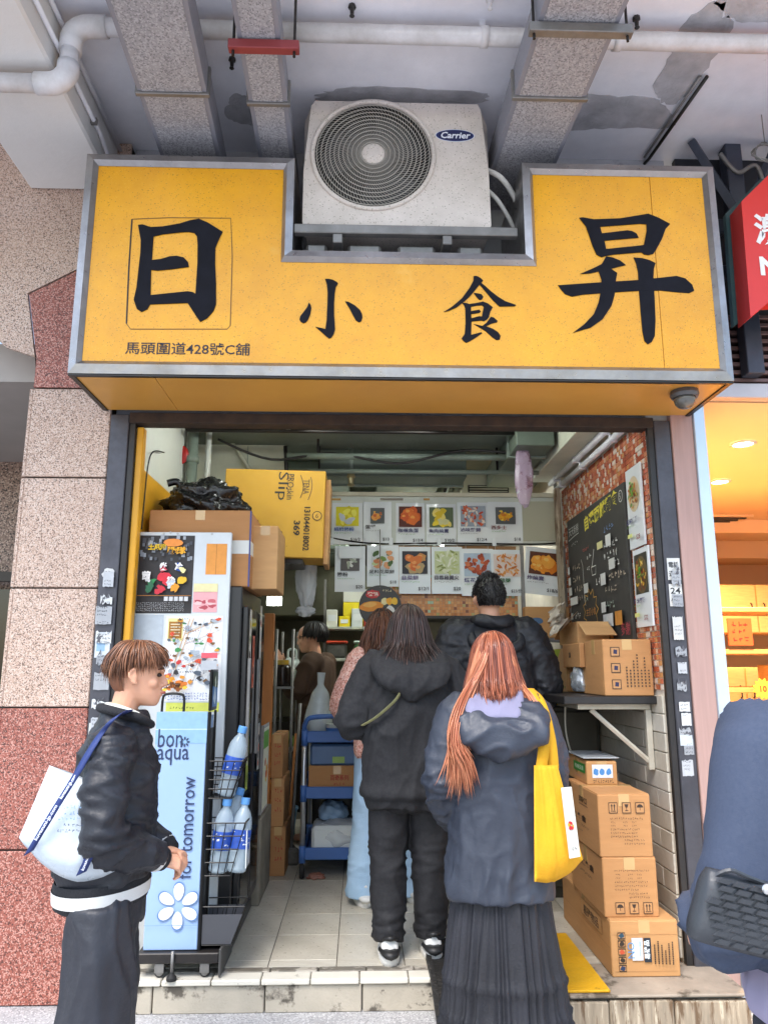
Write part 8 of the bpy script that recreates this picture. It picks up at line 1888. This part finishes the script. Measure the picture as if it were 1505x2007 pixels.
# ------------------------------------------------------------------ person in the slate sweater, right edge
py7 = 1.5; q = onY(1664, 1600, py7)
P = person('person in a slate blue sweater carrying a woven bag at the right', (q.x, py7, 0), R(6), 1.66, .985)
hip = [(-.10, 0, .84), (.10, 0, .84)]; kn = [(-.11, .0, .46), (.11, .0, .46)]; an = [(-.11, -.02, .08), (.11, 0, .08)]
sh = [(-.185, -.01, 1.315), (.185, -.01, 1.315)]; el = [(-.262, -.03, 1.06), (.255, -.03, 1.05)]; wr = [(-.225, .15, .945), (.2, .16, .95)]
body(P, (0, .03, 1.42), sh, el, wr, hip, kn, an, (((.1, .9, -.3), (1, 0, 0), 1, .5), ((-.1, .9, -.3), (-1, 0, 0), -1, .5)))
M_CHT = mat('grey_trousers', '33333a', .7, var=.1, scale=8, bump=.15, bscale=220)
mb = MB(); legs(mb, hip, kn, an, [.118, .125, .115], .06); fuse('trousers', mb, M_CHT, P, .012, 5, trouser_folds(kn, an, .012))
M_SLT = mat('slate_jersey', '3a4459', .85, var=.06, scale=6, bump=.12, bscale=120)
mb = MB(); loft(mb, [(0, -.01, .90, .205, .168), (0, -.01, .945, .225, .182), (0, -.01, 1.08, .195, .152), (0, -.015, 1.20, .178, .135), (0, -.015, 1.31, .15, .105), (0, -.01, 1.365, .085, .08)], 26)
for i in (0, 1): limb(mb, [(sh[i][0] * .75, -.01, 1.29), sh[i], el[i], Vector(el[i]).lerp(Vector(wr[i]), .6), wr[i]], [.090, .088, .076, .08, .045], 18)
sw = fuse('sweater', mb, M_SLT, P, .011, 6, lambda p: .020 * (ridge(p, (5.5, 5.5, 1.6), 9.) - .3) + .028 * (near(p, (el[0][0], .06, 1.0), .13)) * (ridge(p, (6, 6, 14), 2.) - .3))
mb = MB(); loft(mb, [(0, -.01, .84, .225, .185), (0, -.01, .88, .228, .187), (0, -.01, .95, .205, .165)], 26); fuse('shirt_tail', mb, mat('lilac_cotton', '9a93ad', .85, var=.05, scale=8), P, .011, 5, lambda p: .01 * (ridge(p, (7, 7, 3), 4.) - .3))
hc = (0, .025, 1.545); cap('hair', hc, (.084, .108, .11), lambda az: 25 if min(az, 360 - az) < 60 else -35, HK, P, .01)
for a in an: sneaker(a, MATS['shoe_leather'], M_RUB, M_BLK, P)
# woven bag
M_WVN = mat('woven_leather', '34373c', .42, var=.15, scale=20, bump=.1, bscale=200)
bq = onY(1478, 1795, 1.25); wb = thing('woven_bag', 'black woven leather bag worn at the slate sweater’s hip', 'bag', tuple(bq)); wb.rotation_euler = (0, R(14), R(4))
mb = MB(); bw, bh, bd = .100, .052, .03
loft(mb, [(0, 0, -bh, bw * .98, bd * .7), (0, 0, -bh * .6, bw, bd), (0, 0, bh * .5, bw * .93, bd * .9), (0, 0, bh, bw * .86, bd * .45)], 24, 4.); mb.build('body', M_WVN, wb, True)
mb = MB(); random.seed(3)
for k in range(-5, 6):
    for i in range(-6, 7):
        z = k * .0105; x = i * .026 + k * .0085 + (k % 2) * .013
        if abs(x) > bw * .84 or abs(z) > bh * .84: continue
        y = -bd * (1.0 - .10 * (z / bh) ** 2 - .25 * abs(x / bw) ** 4); f = lambda a, b, d: (x + a + b * .8, y - d, z + b)
        q = [f(-.0105, -.0045, -.002), f(.0105, -.0045, -.002), f(.0105, .0045, -.002), f(-.0105, .0045, -.002), f(-.009, -.0035, .0018), f(.009, -.0035, .0018), f(.009, .0035, .0018), f(-.009, .0035, .0018)]
        mb.add(q, [(4, 5, 6, 7), (0, 1, 5, 4), (1, 2, 6, 5), (2, 3, 7, 6), (3, 0, 4, 7)])
o = mb.build('leather_weave', M_WVN, wb); o['kind'] = 'stuff'
mb = MB(); mb.tube(bez([(-bw * .8, -.01, bh * .8), (-bw * .6, -.02, bh * 1.12), (-bw * .3, -.02, bh * 1.05), (0, -.012, bh * .98)], 4), .004, 6); mb.build('strap_loop', M_WVN, wb)
mb = MB(); ball(mb, (-.01, -.038, bh * .9), (.008, .005, .008), 10); mb.build('clasp', mat('clasp_silver', 'd8d8d8', .2, metal=.8), wb)
MB().tube(bez([(bw * .5, .0, bh * .9), (bw * 1.05, .03, .16), (bw * 1.6, .10, .38)], 5), .006, 6, True, .5).build('shoulder_strap', M_WVN, wb)
